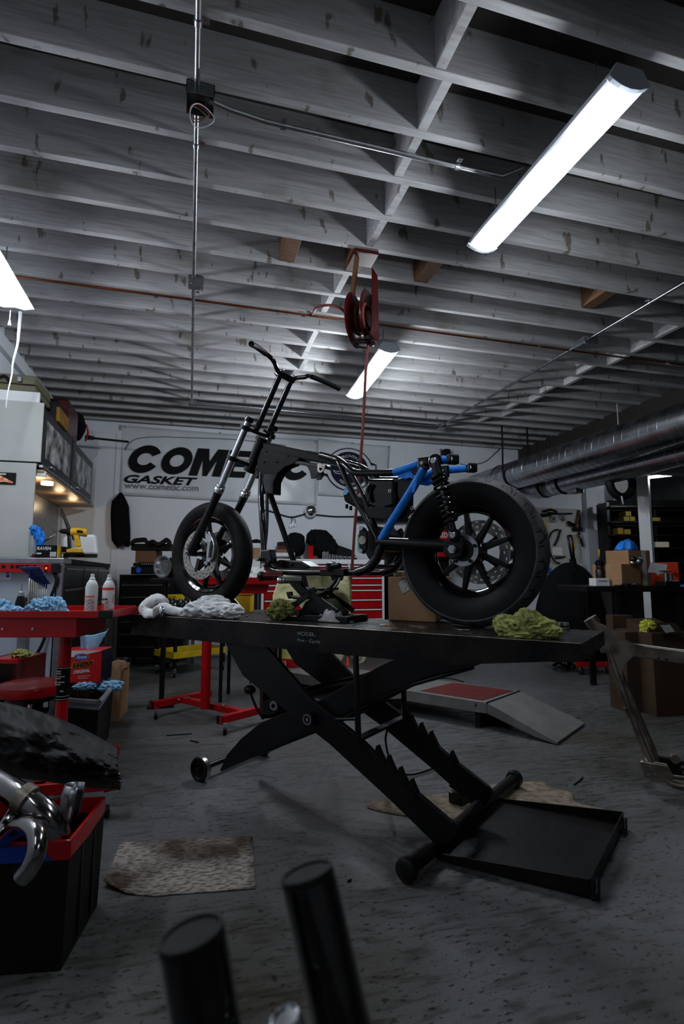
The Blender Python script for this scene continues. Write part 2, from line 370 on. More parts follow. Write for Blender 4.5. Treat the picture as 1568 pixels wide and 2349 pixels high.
# ---------------------------------------------------------------- tube light fixtures
def glow(parent, p, k=1.0, r=.05):
    ld = bpy.data.lights.new('tube_glow', 'POINT'); ld.energy = LAMP*k; ld.color = LCOL; ld.shadow_soft_size = r
    lo = bpy.data.objects.new('tube_glow', ld); C.objects.link(lo); lo.parent = parent; lo.location = p
def light_fixture(label, loc, length, rz, drop=0, power=1.0):
    t = thing('ceiling_light', label, 'light', loc, None); o = V(loc)
    def prof(z0, pts, y0, y1, mb):
        mb.prism([(a, y0, b) for a, b in pts], (0, y1-y0, 0))
    T = Matrix.Translation(o)
    hs = [(-.055, 0), (.055, 0), (.085, -.055), (.075, -.062), (-.075, -.062), (-.085, -.055)]
    mb = MB(); mb.T = T; prof(0, hs, -length/2+.02, length/2-.02, mb); mb.build('housing', 'fixture', t, bevel=.003)
    mb = MB(); mb.T = T; ec = [(-.058, .004), (.058, .004), (.092, -.055), (.078, -.066), (.04, -.082), (0, -.088), (-.04, -.082), (-.078, -.066), (-.092, -.055)]
    for y0, y1 in ((-length/2, -length/2+.022), (length/2-.022, length/2)):
        m2 = MB(); m2.T = T; prof(0, ec, y0, y1, m2); m2.build('end_cap', 'endcap', t, bevel=.003)
    mb = MB(); mb.T = T; ln = [(-.072, -.0625)]+[(-.068+.136*i/10, -.066-.020*math.sin(PI*i/10)) for i in range(11)]+[(.072, -.0625)]
    prof(0, ln, -length/2+.022, length/2-.022, mb); mb.build('lens', 'lens', t)
    if drop:
        for yy in (-length*.35, length*.35):
            m2 = MB(); m2.T = T; m2.tube([(0, yy, 0), (0, yy, drop)], .0025, 6); m2.build('hanging_chain', 'steel', t)
    for yy in (-length*.36, 0, length*.36): glow(t, (0, yy, -.13), power)
    t.rotation_euler = (0, 0, rz); return t
light_fixture('bright tube light running diagonally at the upper right, largest of the lit fixtures', (1.505, 1.98, 2.955), 1.07, -.002, drop=.185, power=.55)
light_fixture('small far tube light hanging behind the red hose, above the handlebars', (1.523, 4.50, 2.945), 1.19, -.055, drop=.195, power=1.7)
light_fixture('faint distant tube light at the right edge beyond the white post', ad(1592, 1072, 7.6), 1.2, .5, drop=.4, power=.35)
# the shop's other tube lights, behind and beside the camera
light_fixture('tube light on the ceiling behind the camera', (1.4, -.9, 2.955), 1.2, 0, drop=.185, power=.16)
light_fixture('tube light on the ceiling behind the camera at the left', (-1.0, .3, 2.955), 1.2, 0, drop=.185, power=.08)
# left shop light: wide reflector, two tubes, pull chain and cord
sl = thing('shop_light', 'white shop light with two glowing tubes and a dangling pull chain, upper left edge', 'light', (-1.16, 3.24, 2.86))
o = V((-1.16, 3.24, 0)); zz = 2.86
MB().prism([o+V(q) for q in ((-.05, -.62, zz+.05), (.05, -.62, zz+.05), (.118, -.62, zz-.01), (.10, -.62, zz-.01), (.045, -.62, zz+.035), (-.045, -.62, zz+.035), (-.10, -.62, zz-.01), (-.118, -.62, zz-.01))], (0, 1.24, 0)).build('reflector', 'white', sl)
for sx in (-.045, .045): MB().tube([o+V((sx, -.6, zz+.008)), o+V((sx, .575, zz+.008))], .019, 14).build('tube_lamp', 'lens', sl)
MB().prism([o+V(q) for q in ((-.118, .60, zz-.01), (-.06, .60, zz-.02), (0, .60, zz-.012), (.06, .60, zz-.024), (.118, .60, zz-.01), (.05, .60, zz+.05), (-.05, .60, zz+.05))], (0, .02, 0)).build('end_plate', 'white', sl)
p = az(24, 712, zz-.01); MB().tube([p, p+V((0, 0, -.07))], .003, 6).cyl(p+V((0, 0, -.105)), (0, 0, 1), .011, .035, 10, .005).build('pull_chain', 'white', sl)
for yy in (-.4, .4): MB().tube([o+V((0, yy, zz+.05)), o+V((0, yy, ZC))], .003, 6).build('hanging_chain', 'steel', sl)
for yy in (-.42, 0, .42): glow(sl, (0, yy, -.07), .8)
pts = [ad(47, 715, 3.9), ad(43, 760, 3.9), ad(40, 790, 3.9), ad(30, 830, 3.92), ad(27, 860, 3.95), ad(18, 900, 3.95), ad(14, 935, 3.97)]
one(MB().tube(smooth(pts), [.012*(1-i/40) for i in range(31)], 8), 'electric_cable', 'white', 'white cord hanging from the shop light at the upper left', 'cord')
# ================================================================ CEILING SERVICES
ZB = ZC - .016
def conduit(label, pts, r=.012, straps=(), mat='galv'):
    t = thing('electrical_conduit', label, 'conduit', pts[0]); MB().tube(pts, r, 12).build('pipe', mat, t)
    for p in straps:
        p = V(p); d = (V(pts[-1])-V(pts[0])).normalized(); sd = d.cross(V((0, 0, 1))).normalized()
        b = MB().tube([p-d*.012, p+d*.012], r+.0035, 12).box(p+sd*(r+.016)+V((0, 0, r-.001)), (.026, .026, .003)).cyl(p+sd*(r+.016)+V((0, 0, r-.007)), (0, 0, 1), .006, .006, 8)
        b.build('strap', 'steel', t)
    return t
def jbox(label, c, s=.105, h=.05, openb=False):
    t = thing('junction_box', label, 'junction box', V(c)-V((0, 0, h)))
    c = V(c); hs = s/2; w = .003
    b = MB().b2(c+V((-hs, -hs, -w)), c+V((hs, hs, 0)))
    for a, e in (((-hs, -hs), (-hs+w, hs)), ((hs-w, -hs), (hs, hs)), ((-hs, -hs), (hs, -hs+w)), ((-hs, hs-w), (hs, hs))):
        b.b2(c+V((*a, -h)), c+V((*e, 0)))
    b.build('box', 'galv', t)
    if not openb:
        MB().box(c+V((0, 0, -h-.0015)), (s, s, .003)).build('cover', 'galv', t, bevel=.001)
        for q in (-1, 1): MB().cyl(c+V((q*hs*.7, q*hs*.7, -h-.006)), (0, 0, 1), .005, .005, 8).build('screw', 'steel', t)
    return t
X1 = -.03; pb1 = az(460, 222, ZB); pb2 = az(449, 645, ZB); pb3 = az(447, 922, ZB); pb4 = az(1017, 977, ZB); pb5 = az(1350, 782, ZB)
yb1, yb2, yb3, yb4, yb5 = pb1.y, pb2.y, pb3.y, pb4.y, pb5.y; X2 = 3.27
S = lambda x, y: (x, y, ZB)
conduit('bare conduit pipe running from the top edge into the open junction box', [(X1, .7, ZB), (X1, yb1-.05, ZB)], straps=[S(X1, 1.86)])
conduit('bare conduit pipe between the open and the closed junction box at the left', [(X1, yb1+.05, ZB), (X1, yb2-.05, ZB)], straps=[S(X1, 2.46), S(X1, 4.0-.12)])
conduit('dull conduit pipe beyond the closed box running to the far left junction box', [(X1, yb2+.05, ZB), (X1, yb3-.04, ZB)], straps=[S(X1, 6.1)])
pe = az(1212, 398, ZB)
conduit('shiny conduit with highlight crossing from the open box toward the large tube light', [(X1+.05, yb1+.01, ZB), (X1+.14, yb1+.03, ZB-.004), (X1+.3, yb1+.055, ZB), (pe.x-.12, yb1+.07, ZB), (pe.x-.03, pe.y, ZB+.02)], r=.0125, straps=[S(az(657, 252, ZB).x, yb1+.062), S(az(1069, 350, ZB).x, yb1+.068)], mat='steel')
conduit('thin conduit running across the far joists between two small boxes', [(X1+.04, yb3, ZB), (X2-.05, yb4, ZB)], r=.012, straps=[S(1.2, (yb3+yb4)/2)])
conduit('long conduit pipe running diagonally at the right from the far box', [(X2, yb4-.04, ZB), (X2, yb5+.05, ZB)], r=.0135, straps=[S(X2, 5.55), S(X2, 4.55)])
conduit('conduit pipe at the right edge nearer than the right junction box', [(X2, yb5-.05, ZB), (X2, 1.0, ZB)], r=.0135, straps=[S(X2, 3.1)])
j1 = jbox('open junction box with loops of white, green and red wire hanging out', (X1+.015, yb1, ZC-.002), .115, .055, True)
c = V((X1+.015, yb1, ZC-.06))
for k, (m_, rx, rz_, dx, dz) in enumerate([('white', .05, .052, .01, -.055), ('hose', .042, .03, .0, -.03), ('olive', .038, .030, -.005, -.035)]):
    MB().tube([c+V((dx+rx*math.cos(a), -.01+.01*k+.012*math.sin(a*2), dz+rz_*math.sin(a))) for a in [2*PI*i/28 for i in range(28)]], .0022, 6, closed=True).build('wire_loop', m_, j1)
MB().box(c+V((0, .02, .025)), (.04, .02, .02)).build('wire_nut', 'darkred', j1)
jbox('closed metal junction box on the left conduit, left of the hose reel', (X1+.015, yb2, ZC-.002), .10)
jbox('small junction box at the far corner of the left conduit', (X1+.015, yb3, ZC-.002), .10)
jbox('small junction box where the far conduits meet, above the rear wheel', (X2, yb4, ZC-.002), .10)
jbox('metal junction box halfway along the right diagonal conduit', (X2, yb5, ZC-.002), .13, .06)
# copper air line
yc = 4.0
cp = thing('copper_pipe', 'thin copper air pipe crossing the whole ceiling behind the hose reel', 'pipe', (XL+.1, yc, ZB))
MB().tube([(XL+.1, yc-.02, ZB), (0, yc-.02, ZB), (4.9, yc+.02, ZB), (8.5, yc+.03, ZB)], .0085, 10).build('pipe', 'copper', cp)
for px, py in ((357, 673), (696, 721), (1233, 797), (1528, 834)):
    q = az(px, py, ZB); MB().cyl((q.x-.014, yc, ZB), (1, 0, 0), .012, .028, 10).build('clamp', 'steel', cp)
# hose reel
rc = ad(829, 733, 3.42)
hr = thing('hose_reel', 'dark red hose reel bolted to the ceiling joists above the bike', 'hose reel', rc)
axd = (AXR*.93-V((AXF.x, AXF.y, 0))*.38).normalized(); axd = V((axd.x, axd.y, -.03)).normalized(); up = V((0, 0, 1)); fw = up.cross(axd).normalized()
dish = [(0.0, .012), (.03, .010), (.05, .022), (.09, .026), (.13, .010), (.150, .0), (.153, .004), (.13, .015), (.09, .031), (.05, .027), (.03, .015), (0, .017)]
RS = 1.12
for sgn, off in ((-1, -.052), (1, .052)):
    MB().lathe([(r*RS, h*sgn*-1) for r, h in dish], rc+axd*off, axd, 48).build('side_disc', 'darkred', hr)
MB().tube([rc-axd*.05, rc+axd*.05], .05, 24).build('drum', 'darkred', hr)
for k in range(4):
    MB().torus(rc+axd*(-.036+.024*k), axd, .075+.012*(k % 2), .012, 40, 8).build('hose_coil', 'hose', hr)
mp_ = rc+axd*.085
MB().prism([mp_+fw*a+up*b for a, b in ((-.05, .30), (.05, .30), (.06, .06), (.075, -.10), (.03, -.15), (-.10, -.15), (-.07, -.06), (-.06, .06))], axd*.008).build('mounting_arm', 'darkred', hr, bevel=.002)
MB().b2(V((rc.x-.06, rc.y-.05, ZC-.03)), V((rc.x+.10, rc.y+.10, ZC-.002))).build('mounting_plate', 'darkred', hr, bevel=.003)
MB().bar(V((rc.x-.03, rc.y, ZC-.03)), rc+up*.06-axd*.075, .06, .01, axd).build('mounting_bracket', 'rawwood', hr)
g0 = rc+axd*.05-up*.155-fw*.02
MB().box(g0-axd*.02, (.12, .05, .008)).build('hose_guide', 'darkred', hr, bevel=.002); MB().box(g0-axd*.04-up*.022, (.05, .03, .03)).build('guide_roller', 'satin', hr)
MB().tube([rc-axd*.055, rc-axd*.10], .012, 12).tube([rc-axd*.09, rc-axd*.09+up*.04], .008, 8).build('swivel', 'steel', hr)
q0 = az(706, 722, ZB); pts = [q0, q0+V((.03, -.02, -.0)), ad(725, 706, 3.6), ad(752, 700, 3.5), ad(778, 706, 3.42), rc-axd*.09+up*.04]
one(MB().tube(smooth(pts), .0085, 10), 'air_hose', 'hose', 'short arched red hose linking the copper pipe to the reel', 'hose')
h0 = ad(844, 785, 3.4); pts = [h0, ad(838, 860, 3.4), ad(833, 960, 3.42), ad(824, 1090, 3.45), ad(814, 1200, 3.5), ad(807, 1300, 3.5), ad(797, 1390, 3.48)]
pts.append(V((pts[-1].x-.02, pts[-1].y, .62)))
one(MB().tube(smooth(pts), .0095, 10), 'air_hose', 'hose', 'long straight red air hose hanging from the reel behind the frame', 'hose')
# ---------------------------------------------------------------- spiral ducts
def spiral(label, cx, cz, r, y0, y1, pitch, elbow=None):
    t = thing('spiral_duct', label, 'duct', (cx, y0, cz-r))
    pr = []; y = y0
    b = MB().tube([(cx, y0+(y1-y0)*i/20, cz) for i in range(21)], r, 72, cap=False); b.build('duct_pipe', 'duct', t, solid=.004)
    n = int((y1-y0)/pitch); pts = [(cx+(r+.001)*math.cos(2*PI*i/36), y0+pitch*i/36, cz+(r+.001)*math.sin(2*PI*i/36)) for i in range(n*36)]
    MB().tube(pts, .0035, 5).build('seam', 'steel', t)
    return t
d1 = spiral('large silver spiral duct running back along the right side of the ceiling', 4.37, 2.484, .192, -.5, 7.72, .108)
MB().torus((4.37, 6.9, 2.484), (0, 1, 0), .195, .012, 48, 6).build('joint_band', 'galv', d1)
d2 = spiral('smaller silver duct hanging just below the large one', 4.80, 2.318, .14, -.5, 6.55, .13)
MB().tube(smooth([(4.80, 6.5, 2.318), (4.79, 6.68, 2.318), (4.74, 6.8, 2.35), (4.66, 6.86, 2.40)]), .138, 40).build('elbow', 'galv', d2)
MB().torus((4.80, 6.5, 2.318), (0, 1, 0), .143, .012, 48, 6).build('joint_band', 'satin', d2); MB().torus((4.80, 6.1, 2.318), (0, 1, 0), .143, .02, 48, 6).build('joint_band', 'satin', d2)
MB().box((4.80, 5.9, 2.18), (.13, .17, .08)).build('damper_box', 'galv', d2, bevel=.01)
# black strap hangers
p = ax(1156, 1060, 4.19)
one(MB().tube(smooth([(4.17, p.y, ZC+.24), (4.17, p.y, 2.9), (4.165, p.y, 2.5), (4.20, p.y, 2.38), (4.28, p.y, 2.295), (4.38, p.y, 2.275), (4.49, p.y, 2.31), (4.56, p.y, 2.40), (4.575, p.y, 2.5), (4.575, p.y, ZC+.24)]), .013, 8), 'duct_strap', 'matte', 'black strap looped under the large duct near the far wall', 'strap')
# ================================================================ BACK WALL
YF = YW-.006
def wall(px, py, y=YF): return ay(px, py, y)
# banner 1
ban = thing('gasket_banner', 'long white vinyl banner lettered COMETIC GASKET on the back wall', 'banner', wall(500, 1150))
tl, tr, bl, br_ = wall(276, 976), wall(727, 1010), wall(274, 1136), wall(724, 1160)
def bfn(a, b, c, d, sag):
    def f(u, v):
        p = (a*(1-u)+b*u)*(1-v)+(c*(1-u)+d*u)*v; q = noise.fractal(V((u*9, v*3, 2.2)), 1, 2, 4)
        return p+V((0, -.012-.010*(1+q), -sag*math.sin(PI*u)*(1-v)))
    return f
MB().grid(bfn(tl, tr, bl, br_, .01), 60, 20).build('vinyl_sheet', 'vinyl', ban, solid=.0015)
W = tr.x-tl.x; H_ = tl.z-bl.z; yt = YF-.042; xr = V((1, 0, 0)); zu = V((0, 0, 1))
def on(px, py): return ay(px, py, yt)
a0, a1, b0 = on(288, 1083), on(700, 1108), on(300, 1017)
lw = on(718, 1104).x-a0.x
def block_word(word, o, wd_, ht, par, mat):
    st = .30; G_ = {'M': [(0, 0), (0, 1), (.36, 1), (.5, .52), (.64, 1), (1, 1), (1, 0), (.73, 0), (.73, .62), (.57, 0), (.43, 0), (.27, .62), (.27, 0)],
        'E': [(0, 0), (0, 1), (1, 1), (1, .78), (.42, .78), (.42, .61), (.9, .61), (.9, .40), (.42, .40), (.42, .22), (1, .22), (1, 0)],
        'T': [(.3, 0), (.3, .77), (0, .77), (0, 1), (1, 1), (1, .77), (.7, .77), (.7, 0)], 'I': [(0, 0), (0, 1), (1, 1), (1, 0)]}
    wds = {'C': 1.22, 'O': 1.2, 'M': 1.3, 'E': .95, 'T': .95, 'I': .40}; tot = sum(wds[c] for c in word)+.06*(len(word)-1); x_ = 0; k = wd_/tot/1.0
    for c in word:
        w_ = wds[c]*k; b = MB(); tr = lambda u, v: o+V((x_+u*w_+v*ht*.30, 0, v*ht))
        if c in G_: b.prism([tr(*q) for q in G_[c]], (0, -.0012, 0))
        else:
            a0, a1 = (0, 2*PI) if c == 'O' else (.50, 2*PI-.50); n = 40
            out = [(.5+.5*math.cos(a0+(a1-a0)*i/n), .5+.5*math.sin(a0+(a1-a0)*i/n)) for i in range(n+1)]
            inn = [(.5+.235*math.cos(a0+(a1-a0)*i/n), .5+.22*math.sin(a0+(a1-a0)*i/n)) for i in range(n+1)]
            for y_ in (0, -.0012): b.add([tr(*q)+V((0, y_, 0)) for q in out+inn], [(i, i+1, n+2+i, n+1+i) for i in range(n)])
        b.build('large_letter', mat, par); x_ += w_+.06*k
block_word('COMETIC', on(284, 1083), lw*.97, on(300, 1018).z-on(300, 1083).z, ban, 'ink')
text('GASKET', 'ink', ban, on(284, 1107), xr, zu, on(453, 1110).x-on(284, 1107).x, on(300, 1089).z-on(300, 1108).z, bold=.03, shear=.3, name='lettering')
text('www.cometic.com', 'greyink', ban, on(285, 1120), xr, zu, on(455, 1126).x-on(285, 1118).x, on(300, 1108).z-on(300, 1122).z, bold=.01, name='web_address')
arc = [(288, 1032), (297, 1016), (320, 1005), (370, 1002), (430, 1004), (500, 1006), (560, 1010), (620, 1017), (655, 1022)]
MB().tube(smooth([on(*q) for q in arc]), .006, 6).build('swoosh', 'greyink', ban)
for q in ((287, 981), (505, 994), (722, 1015), (278, 1131), (722, 1155), (500, 1147)): MB().cyl(wall(*q)+V((0, -.026, 0)), (0, 1, 0), .012, .014, 12).build('grommet', 'rawsteel', ban)
# banner 2 with badge
bn2 = thing('badge_banner', 'second vinyl banner with round dark badge reading PROVEN, right of the long one', 'banner', wall(810, 1130))
tl, tr, bl, br_ = wall(728, 1006), wall(892, 1024), wall(728, 1136), wall(886, 1146)
MB().grid(bfn(tl, tr, bl, br_, .012), 30, 16).build('vinyl_sheet', 'vinyl', bn2, solid=.0015)
cb = ay(801, 1077, yt); R0 = .30
def shape(pts, mat, nm, dy=0): MB().prism([cb+V((a, dy, b)) for a, b in pts], (0, -.0012, 0)).build(nm, mat, bn2)
def cpts(r, n=48, sx=1): return [(r*sx*math.cos(2*PI*i/n), r*math.sin(2*PI*i/n)) for i in range(n)]
def badge(r, e):
    o = []
    for i in range(48):
        a = 2*PI*i/48; x_, z_ = r*1.12*math.cos(a), r*math.sin(a)
        if abs(z_) < .075+e: continue
        o.append((x_, z_, a))
    top = [q for q in o if q[1] > 0]; bot = [q for q in o if q[1] < 0]; s = .12+e; wq = r*1.12+.06
    return [(q[0], q[1]) for q in top]+[(-wq, .075+e), (-wq, -.075-e)]+[(q[0], q[1]) for q in bot]+[(wq, -.075-e), (wq, .075+e)]
shape(badge(R0+.03, .02), 'navy', 'badge_edge'); shape(badge(R0+.012, .004), 'vinyl', 'badge_ring', -.0012); shape(cpts(R0-.03, sx=1.1), 'navy', 'badge_centre', -.0024)
sw = [(-.26, -.02), (-.18, -.045), (-.05, -.03), (.02, .04), (.14, .07), (.24, .055), (.2, .03), (.12, .04), (.06, .0), (0, -.06), (-.1, -.085), (-.22, -.07)]
shape(sw, 'vinyl', 'badge_swoosh', -.0036); shape([(-a, -b-.0) for a, b in sw], 'vinyl', 'badge_swoosh', -.0036)
cc = cb+V((0, -.0045, 0))
text('PROVEN', 'vinyl', bn2, cc, xr, zu, .27, .042, curve=.185, name='lettering'); text('PERFORMANCE', 'vinyl', bn2, cc, xr, zu, .36, .04, curve=-.245, name='lettering')
for q in ((806, 1017), (889, 1026), (731, 1132)): MB().cyl(wall(*q)+V((0, -.026, 0)), (0, 1, 0), .012, .014, 12).build('grommet', 'rawsteel', bn2)
# black jacket on a hook
jk = []
JP = [(0, 1131, 275, 280), (.08, 1140, 266, 286), (.18, 1150, 257, 291), (.3, 1163, 255, 296), (.45, 1185, 254, 297), (.7, 1215, 255, 299), (.9, 1240, 256, 299), (1, 1250, 266, 298)]
def jf(u, v):
    k = v*(len(JP)-1)*.9999; i = min(int(k), len(JP)-2); t = k-i; yy = JP[i][1]*(1-t)+JP[i+1][1]*t; l = JP[i][2]*(1-t)+JP[i+1][2]*t; r = JP[i][3]*(1-t)+JP[i+1][3]*t
    th = 2*PI*u; px = (l+r)/2+(r-l)/2*math.cos(th); q = ay(px, yy, YW-.08); f = .06*math.sin(v*PI*.9+.15)*math.sin(th)
    return V((q.x, YW-.10-f+.012*math.sin(th*7+v*3), q.z+.03*(v > .9)*math.sin(th*2)))
jkt = thing('jacket', 'black jacket hanging on a hook on the back wall, left of the front wheel', 'jacket', ay(277, 1250, YW-.07))
MB().grid(jf, 40, 28).build('jacket_body', 'cloth', jkt); MB().tube([ay(277, 1131, YW-.08), ay(277, 1129, YW)], .01, 8).build('hook', 'steel', jkt)
# chrome disco dome and its cable
dm = ay(712, 1172, YW-.08)
dome = thing('chrome_dome_light', 'round chrome dome light on the back wall in the middle of a cable', 'lamp', dm)
MB().ball(dm, .092, 20).build('dome', 'chrome', dome); MB().cyl(dm+V((0, .05, 0)), (0, 1, 0), .07, .03, 24).build('backplate', 'steel', dome)
cb_ = [(600, 1172), (612, 1171), (630, 1176), (655, 1184), (672, 1186), (698, 1180), (712, 1180), (735, 1182), (770, 1185), (820, 1185), (850, 1186), (885, 1187)]
one(MB().tube(smooth([ay(*q, YW-.02) for q in cb_]), .010, 8), 'wall_cable', 'matte', 'dark cable stapled across the back wall behind the bike frame', 'cable')
ks = thing('key_bunch', 'small bunch of keys hanging from the wall cable', 'keys', ay(668, 1208, YW-.03))
MB().tube(smooth([ay(*q, YW-.035) for q in ((668, 1184), (669, 1194), (667, 1203))]), .004, 6).tube(smooth([ay(*q, YW-.035) for q in ((668, 1188), (675, 1190), (678, 1198), (677, 1204))]), .004, 6).build('cord', 'matte', ks)
for q in ((666, 1206), (670, 1203), (677, 1204)): k_ = ay(*q, YW-.035); MB().box(k_, (.022, .006, .05), Matrix.Rotation(.4, 3, 'Y')).build('key', 'steel', ks)
# small camera high on the wall, thin trunking
cm = thing('security_camera', 'small black camera fixed high on the back wall above the blue taped tubes', 'camera', ay(1022, 1042, YW-.1))
MB().box(ay(1022, 1037, YW-.09), (.11, .14, .08)).build('body', 'matte', cm, bevel=.02); MB().tube([ay(1022, 1046, YW-.05), ay(1024, 1062, YW-.02)], .018, 8).build('bracket', 'matte', cm); MB().b2(ay(1014, 1056, YW-.02), ay(1008, 1030, YW)).build('plate', 'grey', cm)
one(MB().tube(smooth([ay(*q, YW-.012) for q in ((1024, 1050), (1040, 1060), (1070, 1066), (1110, 1060), (1140, 1035), (1150, 1025))]), .006, 6), 'wall_cable', 'matte', 'thin cable sagging from the wall camera toward the duct', 'cable')
# ================================================================ MOTORCYCLE LIFT + BIKE FRAMES OF REFERENCE
TZ = .871                                   # table top height
U = V((.655, -.756, 0)).normalized(); NN = V((.756, .655, 0)).normalized()   # along the table (towards its tail), across it (away from camera)
def lq(px, py, q): return apl(px, py, NN*q, NN)          # point on the vertical lengthwise plane at distance q
def uvz(s, q, z): return U*s+NN*q+V((0, 0, z))            # table coordinates -> world
def uc(p): return V(p).dot(U)
Q0, Q1 = 1.975, 2.455
BQ = 2.33
def bp(px, py, t=0): return lq(px, py, BQ-t)               # bike plane, t towards the camera
def mirror(p, t):                                            # the same point on the far side
    p = V(p); return p+NN*(2*t)
# ---------------------------------------------------------------- lift materials
m = M['diamond'] = pm('worn black diamond plate', (.012, .012, .012), .4); (x, y, z), tc = coords(m)
def dplate(a, b):
    cz = .032; A = a*(1/cz); B = b*(1/cz)
    def loz(A, B, sg):
        fa = X.op('FRACT', A)-.5; fb = X.op('FRACT', B)-.5
        p = (fa+fb*sg)*.7071; q = (fa-fb*sg)*.7071
        return (p*p*8.0+q*q*150.0).lt(1.0)
    return X.op('MAXIMUM', loz(A, B, 1.0), loz(A+.5, B+.5, -1.0))
top = dplate(x, y); side = dplate(x, z)
N, L = nt(m); ge = N.new('ShaderNodeTexCoord'); sp = N.new('ShaderNodeSeparateXYZ'); L.new(ge.outputs['Normal'], sp.inputs[0])
isz = X.op('ABSOLUTE', X(sp.outputs[2])).gt(.5); h = isz*top+(X.op('SUBTRACT', 1.0, isz))*side
wn = xnoise(m, tc, 6, 5); sc = xnoise(m, tc, 45, 3)
c = xramp(m, wn, [(.38, (.004, .004, .004)), (.62, (.016, .014, .012))])
c = xmix(m, h*isz*.75, c, xramp(m, sc, [(.4, (.008, .008, .008)), (.6, (.07, .065, .058))])); N['Principled BSDF'].inputs['Specular IOR Level'].default_value = .16; setcol(m, c); xbump(m, h, .9, .003)
L.new(xramp(m, sc, [(.35, (.22, .22, .22)), (.65, (.5, .5, .5))]), N['Principled BSDF'].inputs['Roughness'])
# ---------------------------------------------------------------- scissor lift table
sL = uc(az(303, 1409, TZ)); sR = uc(az(1335, 1476, TZ)); LT = Matrix.Translation(uvz(sL, Q0, 0)) @ Matrix((U, NN, V((0, 0, 1)))).transposed().to_4x4()
LEN = sR-sL; WID = Q1-Q0
lift = thing('lift_table', 'long black scissor lift table with diamond plate top holding the bike frame', 'lift table', uvz((sL+sR)/2, (Q0+Q1)/2, 0))
SK = .112; TP = .006
b = MB().b2((0, 0, TZ-TP), (LEN, WID, TZ))
for y0, y1 in ((0, TP), (WID-TP, WID)):
    pr = [(0, y0, TZ-TP), (0, y0, TZ-SK), (LEN*.80, y0, TZ-SK), (LEN, y0, TZ-.056), (LEN, y0, TZ-TP)]
    b.prism(pr, (0, y1-y0, 0))
b.b2((LEN-TP, TP, TZ-.056), (LEN, WID-TP, TZ-TP)); b.b2((0, TP, TZ-SK), (TP, WID-TP, TZ-TP))
tabletop = b.build('tabletop', 'diamond', lift, T=LT, bevel=.0015)
M['stencil'] = pm('faded pale stencil paint', (.30, .38, .40), .6, col2=(.05, .06, .07), scale=180)
ea, eb = uvz(sL+.004, Q0-.0004, TZ-.0006), uvz(sR-.004, Q0-.0004, TZ-.0006)
MB().tube([ea.lerp(eb, i/60)+V((0, 0, .0006*noise.noise(V((i*.9, 0, 0))))) for i in range(61)], [.0016+.0009*noise.noise(V((i*1.7, 3, 0))) for i in range(61)], 6).build('worn_edge_highlight', 'rawsteel', lift)  # bright steel strip added to draw the highlight along the worn edge
# stencilled lettering on the near skirt
def skirt(px, py): return apl(px, py, NN*(Q0-.0008), NN)
text('MODEL:', 'stencil', lift, skirt(682, 1457), U, (0, 0, 1), uc(skirt(724, 1457))-uc(skirt(682, 1457)), .017, bold=.012, name='lettering')
text('Pro - Cycle', 'stencil', lift, skirt(682, 1474), U, (0, 0, 1), uc(skirt(735, 1474))-uc(skirt(682, 1474)), .019, bold=.012, name='lettering')
# scissor legs: q planes
NQ = [Q0+.035, Q0+.075, Q1-.035, Q1-.075]
def leg(pts, q, t=.012, nm='scissor_leg'):   # flat bar outline given in the near plane
    P = [lq(px, py, Q0+.035) for px, py in pts]; sh = NN*(q-(Q0+.035))
    MB().prism([p+sh-NN*t for p in P], NN*t*2).build(nm, 'satin', lift, bevel=.003)
LA = [(520, 1476), (560, 1549), (618, 1597), (683, 1647), (759, 1706), (900, 1836), (998, 1932), (1030, 1935), (1050, 1905), (1039, 1886), (949, 1809), (868, 1733), (824, 1689), (717, 1603), (608, 1478)]
LB = [(497, 1770), (512, 1735), (545, 1697), (590, 1660), (640, 1640), (700, 1622), (780, 1578), (864, 1530), (985, 1478), (1150, 1478), (1140, 1508), (1078, 1533), (980, 1552), (895, 1585), (763, 1652), (725, 1676), (560, 1742)]
leg(LA, Q0+.035); leg(LA, Q1-.035); leg(LB, Q0+.068); leg(LB, Q1-.068)
# ledge of the lower edge (channel flange)
for q in (Q0+.068, Q1-.068):
    P = [lq(*k, Q0+.035) for k in ((497, 1770), (560, 1742), (725, 1676), (763, 1652), (895, 1585), (1078, 1533))]; sh = NN*(q-(Q0+.035))
    for a, c_ in zip(P, P[1:]): pass
    MB().tube([p+sh for p in P], .009, 8).build('flange', 'satin', lift)
def pin(px, py, q, r=.028): 
    o = lq(px, py, q); MB().cyl(o-NN*.03, NN, r, .03, 24).build('pivot_boss', 'satin', lift)
    MB().disc(o-NN*.034, NN, r*.55, r*.78, .005, 28).cyl(o-NN*.033, NN, r*.3, .01, 6).build('pivot_bolt', 'steel', lift)
pin(714, 1647, Q0+.02, .03); 
# hydraulic unit with its own pivot
o = lq(628, 1618, Q0+.20)
MB().box(lq(632, 1610, Q0+.26), (.15, .13, .13)).build('hydraulic_block', 'satin', lift, bevel=.006)
MB().cyl(lq(626, 1619, Q0+.16), -NN, .034, .05, 24).build('ram_pivot', 'satin', lift); MB().disc(lq(626, 1619, Q0+.10), NN, .012, .022, .012, 24).build('ram_bolt', 'steel', lift)
a = lq(648, 1600, Q0+.24); MB().tube([a, a+V((0, 0, .085))], .03, 20).build('bottle', 'satin', lift); MB().tube([a+V((0, 0, .085)), a+V((0, 0, .14))], .017, 16).build('ram_rod', 'chrome', lift)
MB().tube([lq(660, 1600, Q0+.22), lq(840, 1560, Q0+.22), lq(1000, 1500, Q0+.22)], .03, 16).build('hydraulic_ram', 'satin', lift)
kb = lq(573, 1582, Q0+.14); MB().tube([kb+V((0, 0, .03)), kb+V((0, 0, .16))], .004, 6).ball(kb, (.03, .03, .024), 12).build('release_knob', 'satin', lift)
